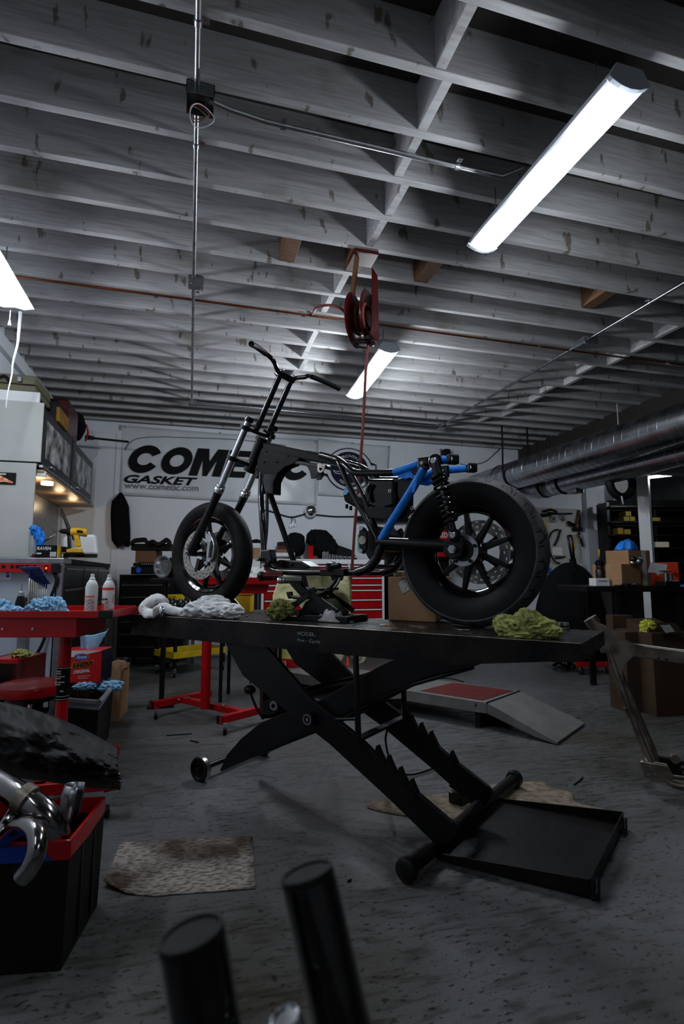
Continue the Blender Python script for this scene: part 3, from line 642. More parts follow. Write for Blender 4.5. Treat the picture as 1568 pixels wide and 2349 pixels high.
MB().tube(smooth([kb, lq(578, 1600, Q0+.14), lq(590, 1628, Q0+.15), lq(604, 1650, Q0+.16)]), .006, 8).build('release_hose', 'matte', lift)
# ratchet teeth welded on top of the legs
def teeth(ps, q):
    for px, py in ps:
        o = lq(px, py, Q0+.035)+NN*(q-Q0-.035)
        MB().prism([o+U*a+V((0, 0, c_))-NN*.012 for a, c_ in ((-.006, .02), (.0, .022), (.012, -.002), (.040, -.05), (.028, -.055), (.004, -.02), (-.012, -.012))], NN*.024).build('ratchet_tooth', 'satin', lift)
teeth([(868, 1722), (893, 1745), (920, 1772), (946, 1800)], Q0+.035)
tq = [(868-36, 1722-40), (843, 1700), (868, 1722), (893, 1745), (946, 1800)]
teeth(tq, Q1-.035)
# props with cross bar
def rod(a, b_, r, nm, mt='satin'): return MB().tube([a, b_], r, 14).build(nm, mt, lift)
pA = lq(815, 1495, Q0+.01); pB = lq(822, 1702, Q0+.01); off = NN*(Q1-Q0-.06)
rod(pA, pB, .0125, 'prop_rod', 'black'); rod(pA+off, pB+off, .0125, 'prop_rod', 'black')
MB().bar(pB+V((0, 0, .012)), pB+off+V((0, 0, .012)), .035, .012).build('cross_bar', 'satin', lift)
rod(lq(770, 1650, Q0+.02), pA*.25+pB*.75, .006, 'prop_link'); rod(lq(770, 1650, Q0+.02)+off, (pA*.25+pB*.75)+off, .006, 'prop_link')
# front floor wheels on an axle
wa = az(460, 1763, .065); wq = wa.dot(NN); ws = wa.dot(U)
for q, s in ((wq, 1), (wq+.50, -1)):
    o = uvz(ws, q, .063); pr = [(.018, -.004), (.045, -.006), (.050, -.018), (.060, -.018), (.063, -.012), (.063, .014), (.060, .018), (.0, .018)]
    MB().lathe(pr, o, NN*s, 36).build('wheel', 'grime', lift); MB().lathe([(.0635, -.012), (.0645, .0), (.0635, .013)], o, NN*s, 36).build('wheel_rim', 'steel', lift); MB().cyl(o-NN*s*.012, -NN*s, .014, .012, 12).build('axle_nut', 'satin', lift)
rod(uvz(ws, wq, .063), uvz(ws, wq+.50, .063), .014, 'wheel_axle')
# base roller bar, floor tray
ra, rb = az(931, 1996, .045), az(1180, 1786, .045)
MB().tube([ra, rb], .030, 20).build('base_bar', 'grime', lift)
dr = (rb-ra).normalized()
for o, s in ((ra, 1), (rb, -1)):
    MB().lathe([(0, -.016), (.030, -.016), (.041, -.008), (.043, .006), (.038, .03), (.031, .034)], o, dr*s, 32).build('bar_cap', 'satin', lift)
nl, nr, fr, fl = az(1000, 1968, .012), az(1352, 2056, .012), az(1428, 1893, .012), az(1146, 1842, .012)
MB().prism([nl, nr, fr, fl], (0, 0, .006)).build('floor_tray', 'grime', lift)
def lip(a, b_, h0, h1): MB().hull([a, b_, b_+(b_-a).cross(V((0, 0, 1))).normalized()*.005, a+(b_-a).cross(V((0, 0, 1))).normalized()*.005, a+V((0, 0, h0)), b_+V((0, 0, h1)), b_+V((0, 0, h1))+(b_-a).cross(V((0, 0, 1))).normalized()*.005, a+V((0, 0, h0))+(b_-a).cross(V((0, 0, 1))).normalized()*.005]).build('tray_lip', 'grime', lift)
lip(nr, fr, .055, .055); lip(fr, fl, .055, .02); lip(nl, nr, .02, .055)
for px, py, px2, py2 in ((1432, 1908, 1454, 1884), (1368, 2060, 1392, 2032)):
    a = az(px, py, .02); c_ = a+V((.03, .03, .045)); MB().tube([a-V((.02, 0, 0)), a, a+V((.012, .012, .0))], .008, 8).tube([a+V((.008, .008, -.012)), a+V((.030, .030, .038))], .010, 10).build('tray_pin', 'satin', lift)
# cross tube between leg feet
rod(lq(1020, 1920, Q0+.035), lq(1020, 1920, Q0+.035)+NN*(WID-.07), .018, 'foot_axle')
# foot pedal and its hose
pdl = thing('foot_pedal', 'small black air pedal on the floor under the lift legs', 'pedal', az(1055, 1835, 0))
pc = az(1056, 1826, .03); MB().box(pc, (.10, .075, .05), Matrix.Rotation(.5, 3, 'Z')).build('base', 'satin', pdl, bevel=.006); MB().box(pc+V((0, 0, .045)), (.10, .07, .012), Matrix.Rotation(.5, 3, 'Z') @ Matrix.Rotation(.25, 3, 'X')).build('treadle', 'matte', pdl, bevel=.004)
MB().box(pc+V((-.01, -.01, .053)), (.03, .02, .002), Matrix.Rotation(.5, 3, 'Z')).build('label', 'paper', pdl)
hp = [lq(888, 1672, Q1-.1), az(884, 1700, .25), az(893, 1740, .10), az(915, 1772, .02), az(950, 1776, .012), az(1000, 1762, .012), az(1022, 1770, .015), az(1040, 1800, .03), pc+V((-.03, 0, .01))]
one(MB().tube(smooth(hp), .0055, 8), 'air_hose', 'matte', 'black air hose looping on the floor to the foot pedal', 'hose')
# ================================================================ THE BIKE FRAME (rolling chassis)
m = M['tyre'] = pm('tyre rubber', (.020, .019, .017), .7, spec=.15); (x, y, z), tc = coords(m)
ang = X.op('ARCTAN2', x, z)*(1/(2*PI)); ay_ = X.op('ABSOLUTE', y)
def grooves(k, c0, w): f = X.op('FRACT', ang*float(k)+ay_*c0+(y.gt(0.0))*.5); return f.lt(w)
r_ = X.op('SQRT', x*x+z*z)
gr = grooves(26, 9.0, .10); gr2 = grooves(26, -5.0, .06)*(ay_.gt(.028)); gg = X.op('MAXIMUM', gr*(ay_.gt(.006)), gr2)
dust = xnoise(m, tc, 7, 5)
c = xramp(m, dust, [(.4, (.003, .0028, .0025)), (.62, (.010, .009, .007))]); c = xmix(m, gg, c, (.004, .004, .004)); setcol(m, c); xbump(m, X.op('SUBTRACT', 1.0, gg), .8, .006)
m2 = M['tyre_dusty'] = pm('dusty rear tyre rubber', (.03, .03, .03), .6, spec=.2); (x, y, z), tc = coords(m2)
ang = X.op('ARCTAN2', x, z)*(1/(2*PI)); ay_ = X.op('ABSOLUTE', y)
def gro2(k, c0, w, lo, hi, ph=0): f = X.op('FRACT', ang*float(k)+ay_*c0+(y.gt(0.0))*.5+ph); return f.lt(w)*ay_.gt(lo)*ay_.lt(hi)
gg = X.op('MAXIMUM', gro2(16, 5.0, .07, .010, .072), X.op('MAXIMUM', gro2(16, -9.0, .08, .022, .06, .4), gro2(32, 3.0, .10, .045, .073, .2)))
rr_ = X.op('SQRT', x*x+z*z); tread = rr_.gt(.296)
dust = xnoise(m2, tc, 5, 6); c = xramp(m2, dust, [(.36, (.02, .02, .02)), (.52, (.07, .07, .075)), (.66, (.15, .15, .16))])
c0 = xmix(m2, tread, (.004, .0038, .0036), c); c = xmix(m2, gg*tread, c0, (.004, .004, .004)); setcol(m2, c); xbump(m2, X.op('SUBTRACT', 1.0, gg*tread), .9, .006)
def wheel_T(c): return Matrix.Translation(V(c)) @ Matrix((-U, -NN, V((0, 0, 1)))).transposed().to_4x4()   # local y points to the camera side (negated below)
def wheelset(root, c, R, wd, rim, mat, spokes, hubr, disc_r, name, front):
    T = wheel_T(c); n = 72; h = wd/2
    pr = [(rim-.006, -h*.62), (rim+.012, -h*.86), (rim+(R-rim)*.45, -h*1.0), (R-.030, -h*.98), (R-.012, -h*.72), (R-.003, -h*.36), (R, 0), (R-.003, h*.36), (R-.012, h*.72), (R-.030, h*.98), (rim+(R-rim)*.45, h*1.0), (rim+.012, h*.86), (rim-.006, h*.62), (rim-.002, 0)]
    w = MB().lathe([(0.02, -.02), (0.02, .02)], (0, 0, 0), (0, 1, 0), 12)  # placeholder ring replaced below
    w = MB(); w.lathe(pr, (0, 0, 0), (0, 1, 0), n, True, True)
    ty = w.build('tyre', mat, root, T=T)
    # rim barrel with lips
    rp = [(rim+.004, -h*.66), (rim-.006, -h*.70), (rim-.012, -h*.60), (rim-.022, -h*.45), (rim-.034, -h*.2), (rim-.036, 0), (rim-.034, h*.2), (rim-.022, h*.45), (rim-.012, h*.60), (rim-.006, h*.70), (rim+.004, h*.66), (rim-.004, h*.3), (rim-.010, 0), (rim-.004, -h*.3)]
    MB().lathe(rp, (0, 0, 0), (0, 1, 0), n, True, True).build('rim', 'black', root, T=T)
    for k in range(spokes):
        a = 2*PI*k/spokes+.12; d = V((math.sin(a), 0, math.cos(a))); e = V((math.cos(a), 0, -math.sin(a))); b = MB()
        w0, w1 = .015, .009
        pts = [d*hubr*.8+e*w0+V((0, .022, 0)), d*hubr*.8-e*w0+V((0, .022, 0)), d*hubr*.8-e*w0-V((0, .022, 0)), d*hubr*.8+e*w0-V((0, .022, 0)), d*(rim-.03)+e*w1+V((0, .014, 0)), d*(rim-.03)-e*w1+V((0, .014, 0)), d*(rim-.03)-e*w1-V((0, .014, 0)), d*(rim-.03)+e*w1-V((0, .014, 0))]
        b.hull(pts).build('spoke', 'satin', root, T=T, bevel=.004)
    MB().lathe([(0, -.045), (hubr*.7, -.045), (hubr, -.03), (hubr, .03), (hubr*.7, .045), (0, .045)], (0, 0, 0), (0, 1, 0), 32).build('hub', 'black', root, T=T)
    return T
def rotor(root, T, y0, r, ri, mat='steel', n=40, rows=((.93, 20), (.83, 20), (.73, 10))):
    # annular disc with real drilled holes (built from radial cells)
    b = MB(); k = 60; rad = [ri, ri+(r-ri)*.2]+[ri+(r-ri)*f for f in (.34, .46, .58, .70, .82, .92)]+[r]
    vs = []; fs = []
    for yy in (y0-.0025, y0+.0025):
        for q in rad:
            for i in range(k): vs.append((q*math.sin(2*PI*i/k), yy, q*math.cos(2*PI*i/k)))
    m_ = len(rad); o2 = m_*k
    hole = lambda j, i: (j == 2 and i % 4 == 0) or (j == 4 and i % 4 == 2) or (j == 6 and i % 4 == 0)
    for j in range(m_-1):
        for i in range(k):
            a, b_, c_, d_ = j*k+i, j*k+(i+1) % k, (j+1)*k+(i+1) % k, (j+1)*k+i
            if hole(j, i):
                for p_, q_ in ((a, b_), (b_, c_), (c_, d_), (d_, a)): fs.append((p_, q_, q_+o2, p_+o2))
                continue
            fs.append((a, b_, c_, d_)); fs.append((a+o2, d_+o2, c_+o2, b_+o2))
    for i in range(k):
        j = (i+1) % k; fs.append((i, i+o2, j+o2, j)); a = (m_-1)*k; fs.append((a+i, a+j, a+j+o2, a+i+o2))
    b.add(vs, fs).build('brake_disc', mat, root, T=T)
    c_ = MB()
    for i in range(5):
        a = 2*PI*i/5+.3; d = V((math.sin(a), 0, math.cos(a))); e = V((math.cos(a), 0, -math.sin(a)))
        c_.hull([d*.03+e*.014+V((0, y0-.004, 0)), d*.03-e*.014+V((0, y0-.004, 0)), d*(ri+.012)-e*.010+V((0, y0-.004, 0)), d*(ri+.012)+e*.010+V((0, y0-.004, 0)), d*.03+e*.014+V((0, y0+.004, 0)), d*.03-e*.014+V((0, y0+.004, 0)), d*(ri+.012)-e*.010+V((0, y0+.004, 0)), d*(ri+.012)+e*.010+V((0, y0+.004, 0))])
    c_.build('disc_carrier', 'black', root, T=T)
bike = thing('rolling_motorcycle', 'bare gloss black motorcycle rolling frame with blue tape on its tail tubes, on the lift', 'motorcycle', lq(780, 1420, BQ))
bike.location = V((bike.location.x, bike.location.y, TZ)); bike['_w'] = tuple(bike.location)
RR, RF = .330, .325
rc_ = lq(1082, 1268, BQ); fc_ = lq(483, 1272, BQ); rc_.z = TZ+RR; fc_.z = TZ+RF+.022
Tr = wheelset(bike, rc_, RR, .165, .205, 'tyre_dusty', 9, .06, .14, 'rear', False)
Tf = wheelset(bike, fc_, RF, .105, .232, 'tyre', 9, .045, .145, 'front', True)
def TT(pts, r, nm, mt='black', n=14, sm=4, far=None, cap=True):
    """pts = [(px, py, t)], near side; far = width to mirror by"""
    P = [bp(*q) for q in pts]; P2 = smooth(P, sm) if sm else P
    MB().tube(P2, r, n).build(nm, mt, bike)
    if far: MB().tube([p+NN*far for p in P2], r, n).build(nm, mt, bike)
# rotors and calipers
rotor(bike, Tf, .082, .150, .098, 'disc'); rotor(bike, Tf, -.082, .150, .098, 'disc')
# which local side is the camera side?  local +y = -NN (towards camera)
rotor(bike, Tr, -.095, .146, .095, 'disc')
# --- forks
fk = [(565, 976), (503, 1125)]
def fork(side):
    off = V((0, 0, 0)) if side > 0 else NN*.215; t0 = .107
    a, b_ = bp(570, 965, t0)+off, bp(506, 1116, t0)+off; d = (b_-a).normalized()
    ax_ = bp(437, 1268, t0+.0)+off
    MB().tube([a, b_+d*.08], .0195, 24).build('fork_tube', 'chrome', bike)
    MB().lathe([(.0, -.012), (.024, -.012), (.027, 0), (.027, .018), (.0, .02)], a-d*.012, d, 24).build('fork_cap', 'black', bike)
    MB().lathe([(.020, -.012), (.026, -.010), (.028, .0), (.026, .006), (.030, .010), (.031, .024), (.027, .028), (.0275, .040)], b_, d, 28).build('fork_seal', 'castal' if 0 else 'chrome', bike)
    c0 = b_+d*.035; e = ax_
    P = smooth([c0, c0+d*.05, c0*.55+e*.45+V((0, 0, 0)), c0*.2+e*.8, e], 5); n = len(P); RRd = [.0285-.006*math.sin(PI*min(1, i/n*1.5))+(.000 if i < n-4 else .004) for i in range(n)]
    MB().tube(P, RRd, 18).build('fork_slider', 'satin' if side > 0 else 'black', bike)
    MB().cyl(e-NN*side*.034, NN*side, .017, .05, 6).build('axle_nut', 'steel', bike); MB().cyl(e-NN*side*.044, NN*side, .008, .03, 12).build('axle_end', 'steel', bike)
    return a, b_, d, e
f1 = fork(1); f2 = fork(-1)
MB().tube([f1[3], f2[3]], .010, 12).build('front_axle', 'steel', bike)
# caliper on the near fork
cal = [(487, 1222, .115), (484, 1245, .118), (478, 1262, .12), (476, 1285, .12), (480, 1293, .12)]
cp_ = [(x+4, y) for x, y in [(476, 1222), (486, 1221), (492, 1234), (496, 1250), (497, 1262), (494, 1280), (486, 1290), (478, 1288), (480, 1270), (481, 1250), (477, 1236)]]
P = [bp(px, py, .098) for px, py in cp_]; MB().prism(P, -NN*.036).build('brake_caliper', 'castal', bike, bevel=.004)
P = [bp(px, py, .136) for px, py in ((483, 1242), (488, 1240), (484, 1262), (482, 1280), (477, 1280), (478, 1262))]; MB().prism(P, -NN*.016).build('caliper_ridge', 'castal', bike, bevel=.003)
o = bp(478, 1291, .11); MB().tube([bp(470, 1292, .13), bp(479, 1292, .13)], .010, 14).build('banjo_fitting', 'steel', bike); MB().cyl(bp(479, 1292, .13), -NN, .012, .022, 16).build('caliper_bolt', 'steel', bike)
for q in ((476, 1222), (464, 1247), (481, 1244), (487, 1247)): MB().cyl(bp(*q, .13), -NN, .006, .014, 8).build('caliper_bolt', 'steel', bike)
# triple clamps
def clamp(pn, pf, nm, th=.026):
    a = bp(*pn, .107); b_ = a+NN*.215; mdl = (a+b_)/2; d = f1[2]; fwd = (-U-d*(-U).dot(d)).normalized()
    for o in (a, b_): MB().tube([o-d*th/2, o+d*th/2], .031, 24).build(nm+'_ring', 'black', bike)
    bk = mdl-fwd*.055
    MB().prism([a+fwd*.018-d*th/2*.8, b_+fwd*.018-d*th/2*.8, b_-fwd*.02-d*th/2*.8, bk+NN*.035-d*th/2*.8-fwd*.012, bk-NN*.035-d*th/2*.8-fwd*.012, a-fwd*.02-d*th/2*.8], d*th*.8).build(nm, 'black', bike, bevel=.004)
    for o in (a, b_, a+NN*.06): MB().cyl(o+fwd*.028, -NN, .006, .012, 8).build('pinch_bolt', 'steel', bike)
    return mdl, d, fwd
c1 = clamp((563, 981), None, 'upper_clamp'); c2 = clamp((533, 1051), None, 'lower_clamp')
for k in (-1, 1): MB().ball(c1[0]+NN*k*.1-c1[1]*.022, .020, 10).build('fork_cap_dome', 'black', bike)
MB().tube([c1[0]-c1[2]*.055-c1[1]*.018, c1[0]-c1[2]*.055-c1[1]*.034], .018, 6).build('stem_nut', 'black', bike)
# risers and handlebar
for k in (-1, 1):
    lo = bp(*((586, 990) if k > 0 else (586, 990)), .05*1)+(NN*0 if k > 0 else NN*.10); hi = bp(641, 862, .05)+(NN*0 if k > 0 else NN*.10)
    MB().tube([lo, hi], .0165, 20).build('handlebar_riser', 'black', bike)
h1, h2 = bp(641, 858, .05), bp(641, 858, .05)+NN*.10
MB().bar(h1-NN*.022, h2+NN*.022, .044, .038, c1[1]).build('riser_clamp', 'black', bike, bevel=.010)
for o in (h1, h2):
    for s in (-1, 1): MB().cyl(o+U*.012*s-c1[1]*.018, -c1[1], .006, .010, 8).build('clamp_bolt', 'steel', bike)
HB = [(641, 858, .06), (634, 845, .09), (628, 830, .14), (619, 819, .17), (606, 809, .22), (590, 797, .31), (576, 789, .40)]
P = [bp(*q) for q in HB]; mid = (h1+h2)/2
def refl(p): k = (p-mid).dot(NN); return p-NN*2*k
Pn = smooth(P, 5); Pf = [refl(p) for p in Pn]
MB().tube(list(reversed(Pn))+Pf, .0125, 16).build('handlebar', 'black', bike)
for Pq in (Pn, Pf): MB().tube(Pq[-12:], .0150, 16).build('grip', 'matte', bike)
# head tube, backbone, gussets
na, nb = bp(600, 1008, 0), bp(573, 1078, 0)
MB().tube([na, nb], .030, 24).build('head_tube', 'black', bike)
for o in (na, nb): MB().tube([o-c1[1]*.012, o+c1[1]*.012], .036, 24).build('bearing_cup', 'black', bike)
T_ = .028
bk = [(602, 1014), (640, 1021), (703, 1034), (773, 1046), (773, 1067), (704, 1056), (640, 1040), (602, 1032)]
MB().prism([bp(*q, T_) for q in bk], NN*2*T_).build('backbone', 'bronze', bike, bevel=.006)
MB().prism([bp(*q, T_+.003) for q in [(702, 1033), (773, 1045), (773, 1050), (702, 1038)]], NN*(2*T_+.006)).build('backbone_sleeve', 'bronze', bike, bevel=.002)
gs = [(600, 1028), (650, 1040), (688, 1050), (672, 1063), (652, 1071), (636, 1086), (627, 1105), (626, 1133), (606, 1133), (597, 1108), (589, 1082), (590, 1055)]
for s in (1, -1):
    P = [bp(*q, .034) for q in gs]; sh = V((0, 0, 0)) if s > 0 else NN*.068; MB().prism([p+sh for p in P], NN*.004*s).build('neck_gusset', 'bronze', bike, bevel=.0015)
P = [bp(*q, .034) for q in [(636, 1086), (627, 1105), (626, 1133), (600, 1133), (597, 1108), (605, 1085)]]; MB().prism(P, NN*.068).build('gusset_web', 'black', bike, bevel=.006)
for q in ((610, 1036), (660, 1046), (606, 1060), (634, 1060)): MB().ball(bp(*q, .037), .004, 8).build('rivet', 'bronze', bike)
# motor mount tabs under the backbone
for s in (0, .05): MB().prism([bp(*q, .028)+NN*s for q in [(698, 1060), (724, 1064), (731, 1085), (722, 1098), (713, 1098), (710, 1082)]], NN*.006).build('mount_tab', 'satin', bike, bevel=.002)
MB().prism([bp(*q, .03) for q in [(662, 1052), (744, 1066), (744, 1075), (662, 1062)]], NN*.06).build('tank_tunnel', 'black', bike, bevel=.004)
MB().lathe([(.010, 0), (.022, 0), (.022, .006), (.010, .006)], bp(735, 1075, .032), NN, 24, False, True).prism([bp(*q, .032) for q in [(728, 1064), (745, 1066), (744, 1074), (727, 1072)]], NN*.006).build('eyelet_tab', 'rawsteel', bike)
# downtubes, splayed from the neck to the cradle
TT([(600, 1085, .02), (598, 1136, .045), (601, 1190, .09), (605, 1262, .105), (607, 1288, .108)], .0165, 'downtube')
P = [bp(600, 1085, .02), bp(598, 1136, .045), bp(601, 1190, .09), bp(605, 1262, .105), bp(607, 1288, .108)]
MB().tube([bp(614, 1118, 0), bp(621, 1138, -.03), bp(647, 1212, -.07), bp(674, 1290, -.108)], .0165, 14).build('downtube', 'black', bike)
TT([(612, 1128, .03), (612, 1200, .05), (607, 1262, .07)], .009, 'brace_tube')
MB().prism([bp(*q, .13) for q in [(597, 1262), (618, 1260), (622, 1285), (612, 1300), (595, 1292)]], NN*.05).build('cradle_bracket', 'black', bike, bevel=.006)
for q in ((596, 1283), (610, 1296)): MB().cyl(bp(*q, .135), -NN, .010, .03, 8).build('cradle_bolt', 'steel', bike)
cr = [(607, 1288, .12), (615, 1301, .12), (632, 1310, .12), (660, 1312, .12), (720, 1313, .12), (800, 1313, .12), (828, 1311, .12), (848, 1301, .12), (864, 1280, .12), (873, 1258, .12), (876, 1246, .12)]
TT(cr, .0165, 'cradle_tube', far=.24)
TT([(820, 1312, .12), (845, 1303, .12), (862, 1282, .12), (872, 1258, .12), (876, 1246, .12)], .024, 'cradle_sleeve', far=.24)
MB().bar(bp(740, 1313, .135), bp(795, 1313, .135), .05, .036, (0, 0, 1)).build('rail_clamp', 'satin', bike, bevel=.004)
for px in (625, 700, 770, 850): 
    q = bp(px, 1312 if px < 840 else 1300, .12); MB().tube([q, q+NN*.24], .011, 10).build('cross_tube', 'black', bike)
MB().prism([bp(*q, .05) for q in [(618, 1290), (640, 1284), (690, 1287), (712, 1300), (700, 1306), (630, 1304)]], NN*.1).build('front_motor_mount', 'satin', bike, bevel=.006)
for q in ((645, 1293), (668, 1294)): MB().ball(bp(*q, .055), .009, 8).build('mount_bolt', 'black', bike)
# switch block on the rail
MB().box(bp(765, 1301, .14), (.07, .04, .04)).build('switch_block', 'satin', bike, bevel=.005); MB().tube([bp(752, 1300, .16), bp(778, 1296, .16)], .011, 12).build('switch_lever', 'satin', bike); MB().ball(bp(764, 1293, .15), .013, 10).build('knob', 'steel', bike)
# rear of the frame: rising rails, seat rails, tail
top = [(735, 1043, .03), (773, 1054, .06), (790, 1066, .10), (805, 1080, .115), (822, 1085, .115), (850, 1085, .115), (880, 1085, .115), (903, 1084, .115)]
TT(top, .0165, 'seat_rail', far=.23)
tail = [(903, 1084, .115), (925, 1077, .115), (950, 1068, .115), (975, 1061, .115), (1000, 1058, .115), (1020, 1056, .115), (1036, 1054, .115)]
MB().tube(smooth([bp(*q) for q in tail], 4), .0175, 12).build('taped_tail_tube', 'bluetape', bike)
P = [bp(*q)+NN*.23 for q in tail]; MB().tube(smooth(P, 4), .0175, 12).build('taped_tail_tube', 'bluetape', bike)
for s in (0, .23):
    P = [bp(*q)+NN*s for q in [(908, 1084, .118), (930, 1078, .118), (958, 1069, .118), (972, 1072, .118), (950, 1092, .118), (930, 1099, .118), (912, 1096, .118)]]
    MB().prism(P, NN*.008).build('taped_gusset', 'bluetape', bike, bevel=.003)
    P = [bp(*q)+NN*s for q in [(940, 1079, .121), (962, 1071, .121), (968, 1078, .121), (955, 1084, .121), (948, 1091, .121)]]
    MB().prism(P, -NN*.002).build('tail_gusset', 'satin', bike)
    e = bp(1038, 1054, .115)+NN*s; MB().box(e, (.05, .035, .045)).build('tail_block', 'satin', bike, bevel=.008); MB().cyl(e-NN*.012, -NN, .009, .012, 12).build('tail_bolt', 'chrome', bike)
    e = bp(971, 1064, .13)+NN*s; MB().box(e, (.055, .02, .06), Matrix.Rotation(-.86, 3, 'Z')).build('tube_clamp', 'black', bike, bevel=.008); MB().cyl(e-NN*.014, -NN, .008, .01, 8).build('clamp_bolt', 'rawsteel', bike)
# taped strut going down to the swingarm pivot
st_ = [bp(972, 1075, .13), bp(945, 1122, .13), bp(905, 1185, .128), bp(871, 1243, .125)]
MB().tube(st_, .0195, 16).build('taped_strut', 'bluetape', bike); MB().tube([p+NN*.25 for p in st_], .0165, 16).build('strut', 'black', bike)
MB().tube([bp(972, 1068, .13), bp(975, 1062, .13)], .024, 14).build('strut_collar', 'black', bike)
MB().prism([bp(*q, .15) for q in [(946, 1108), (956, 1104), (950, 1128), (944, 1131)]], NN*.004).build('tape_flap', 'bluetape', bike)
MB().tube(smooth([bp(1000, 1075, .0), bp(960, 1100, -.09), bp(940, 1108, -.11)], 4), .012, 12).build('fender_strut', 'bluetape', bike)
# seat post tubes (rear downtubes)
TT([(776, 1060, .09), (782, 1073, .10), (803, 1120, .11), (840, 1192, .12), (866, 1240, .12)], .0145, 'rear_downtube', far=.22)
TT([(808, 1090, .05), (835, 1140, .06), (868, 1230, .10)], .012, 'rear_brace')
# swingarm pivot plate
for s in (0, .20):
    P = [bp(*q, .155)+NN*s*1.4 for q in [(829, 1208), (837, 1212), (842, 1235), (839, 1262), (832, 1272), (824, 1262), (820, 1238), (823, 1216)]]; MB().prism(P, NN*.014).build('pivot_plate', 'satin', bike, bevel=.004)
MB().disc(bp(830, 1239, .163), NN, .0, .020, .008, 28).build('pivot_cap', 'rawsteel', bike)
for q in ((830, 1212), (829, 1264)): MB().cyl(bp(*q, .155), -NN, .011, .012, 8).build('pivot_bolt', 'steel', bike)
P = [bp(*q, .10) for q in [(838, 1215), (862, 1205), (880, 1228), (880, 1262), (845, 1285), (832, 1262)]]; MB().prism(P, NN*.2).build('pivot_housing', 'satin', bike, bevel=.01)
# swingarm
for s, nm in ((.125, 0), (-.125, 1)):
    P = [bp(865, 1243, s), bp(935, 1247, s), bp(1035, 1252, s)]
    MB().tube([P[0], P[1]], [.022, .024], 14).tube([P[1], P[2]], [.024, .026], 14).build('swingarm', 'satin', bike)
MB().tube([bp(905, 1245, .13), bp(905, 1245, .13)+NN*.26], .022, 14).build('swingarm_cross', 'satin', bike)
MB().prism([bp(*q, .15) for q in [(1018, 1240), (1050, 1232), (1062, 1250), (1058, 1275), (1035, 1284), (1015, 1270)]], NN*.02).build('axle_plate', 'satin', bike, bevel=.004)
# battery box, oil bag, brackets
MB().prism([bp(*q, .10) for q in [(842, 1098), (903, 1098), (903, 1160), (868, 1172), (840, 1158)]], NN*.13).build('oil_tank', 'black', bike, bevel=.012)
MB().prism([bp(*q, .12) for q in [(834, 1163), (901, 1163), (897, 1188), (880, 1192), (845, 1188), (836, 1178)]], NN*.006).build('battery_bracket', 'satin', bike, bevel=.003)
MB().prism([bp(*q, .10) for q in [(912, 1098), (948, 1095), (946, 1160), (950, 1172), (940, 1180), (930, 1192), (905, 1190), (905, 1170), (922, 1160), (912, 1135)]], NN*.008).build('electrics_plate', 'satin', bike, bevel=.002)
for q in ((893, 1126), (944, 1165)): MB().disc(bp(*q, .104), NN, .004, .009, .004, 16).build('bracket_eye', 'steel', bike)
MB().box(bp(925, 1128, .03), (.07, .07, .09)).build('relay_box', 'matte', bike, bevel=.006)
P = [bp(850, 1110, .12), bp(842, 1125, .12), bp(846, 1150, .12)]; MB().tube(smooth(P), .010, 10).build('oil_line', 'black', bike)
# small canister with a blue rag tied to it, on the far side
c0 = bp(786, 1133, -.10); c1_ = bp(818, 1158, -.10); MB().prism([bp(*q, -.06) for q in [(785, 1131), (800, 1128), (822, 1140), (826, 1166), (808, 1161), (788, 1150)]], NN*.09).build('coil_bracket', 'bronze', bike, bevel=.012)
for q in ((795, 1157), (804, 1161)): MB().cyl(bp(*q, -.08), (0, 0, -1), .008, .022, 10).build('coil_post', 'satin', bike)
MB().prism([bp(*q, -.05) for q in [(790, 1116), (797, 1112), (800, 1128), (793, 1136), (784, 1134)]], NN*.02).build('tied_rag', 'bluetowel', bike, bevel=.004)
# shocks
def shock(t):
    a, b_ = bp(997, 1058, t), bp(1041, 1228, t); d = (b_-a).normalized(); Ln = (b_-a).length
    MB().tube([a, a+d*Ln*.30], .021, 18).build('shock_body', 'satin', bike); MB().tube([a+d*Ln*.2, b_-d*.03], .009, 14).build('shock_rod', 'steel', bike)
    MB().tube([b_-d*.09, b_-d*.02], .016, 16).build('shock_end', 'satin', bike)
    p, q, _ = frame_of(d); n = 9; s0, s1 = .20, .80; pts = [a+d*Ln*(s0+(s1-s0)*i/(n*20))+(p*math.cos(2*PI*i/20)+q*math.sin(2*PI*i/20))*(.030) for i in range(n*20+1)]
    MB().tube(pts, .0062, 8).build('shock_spring', 'black', bike)
    MB().tube([a+d*Ln*.18, a+d*Ln*.205], .034, 24).build('spring_collar', 'satin', bike); MB().tube([a+d*Ln*.80, a+d*Ln*.82], .030, 24).build('spring_seat', 'satin', bike)
    for o, r in ((a, .024), (b_, .020)): MB().torus(o, NN, r, .009, 24, 8).build('shock_eye', 'black', bike); MB().cyl(o-NN*.022, NN, .014, .03, 6).build('shock_bolt', 'steel', bike)
shock(.165); shock(-.150)
# rear axle end, pulley carrier, chain-side hub
MB().cyl(bp(1039, 1260, .155), -NN, .019, .018, 6).build('axle_nut', 'steel', bike); MB().cyl(bp(1039, 1260, .17), -NN, .010, .014, 12).build('axle_end', 'steel', bike)
rc2 = rc_-NN*.11
MB().disc(rc2, NN, .048, .068, .010, 40).build('hub_ring', 'steel', bike)
for i in range(5):
    a = 2*PI*i/5; o = rc2+U*math.sin(a)*.057+V((0, 0, math.cos(a)*.057)); MB().cyl(o, -NN, .008, .012, 8).build('hub_bolt', 'satin', bike)
MB().lathe([(0, 0), (.046, 0), (.05, .05), (.03, .09)], rc2+NN*.0, NN, 32).build('hub_flange', 'satin', bike)
MB().tube([bp(1039, 1260, .15), bp(1039, 1260, .15)+NN*.32], .011, 12).build('rear_axle', 'steel', bike)
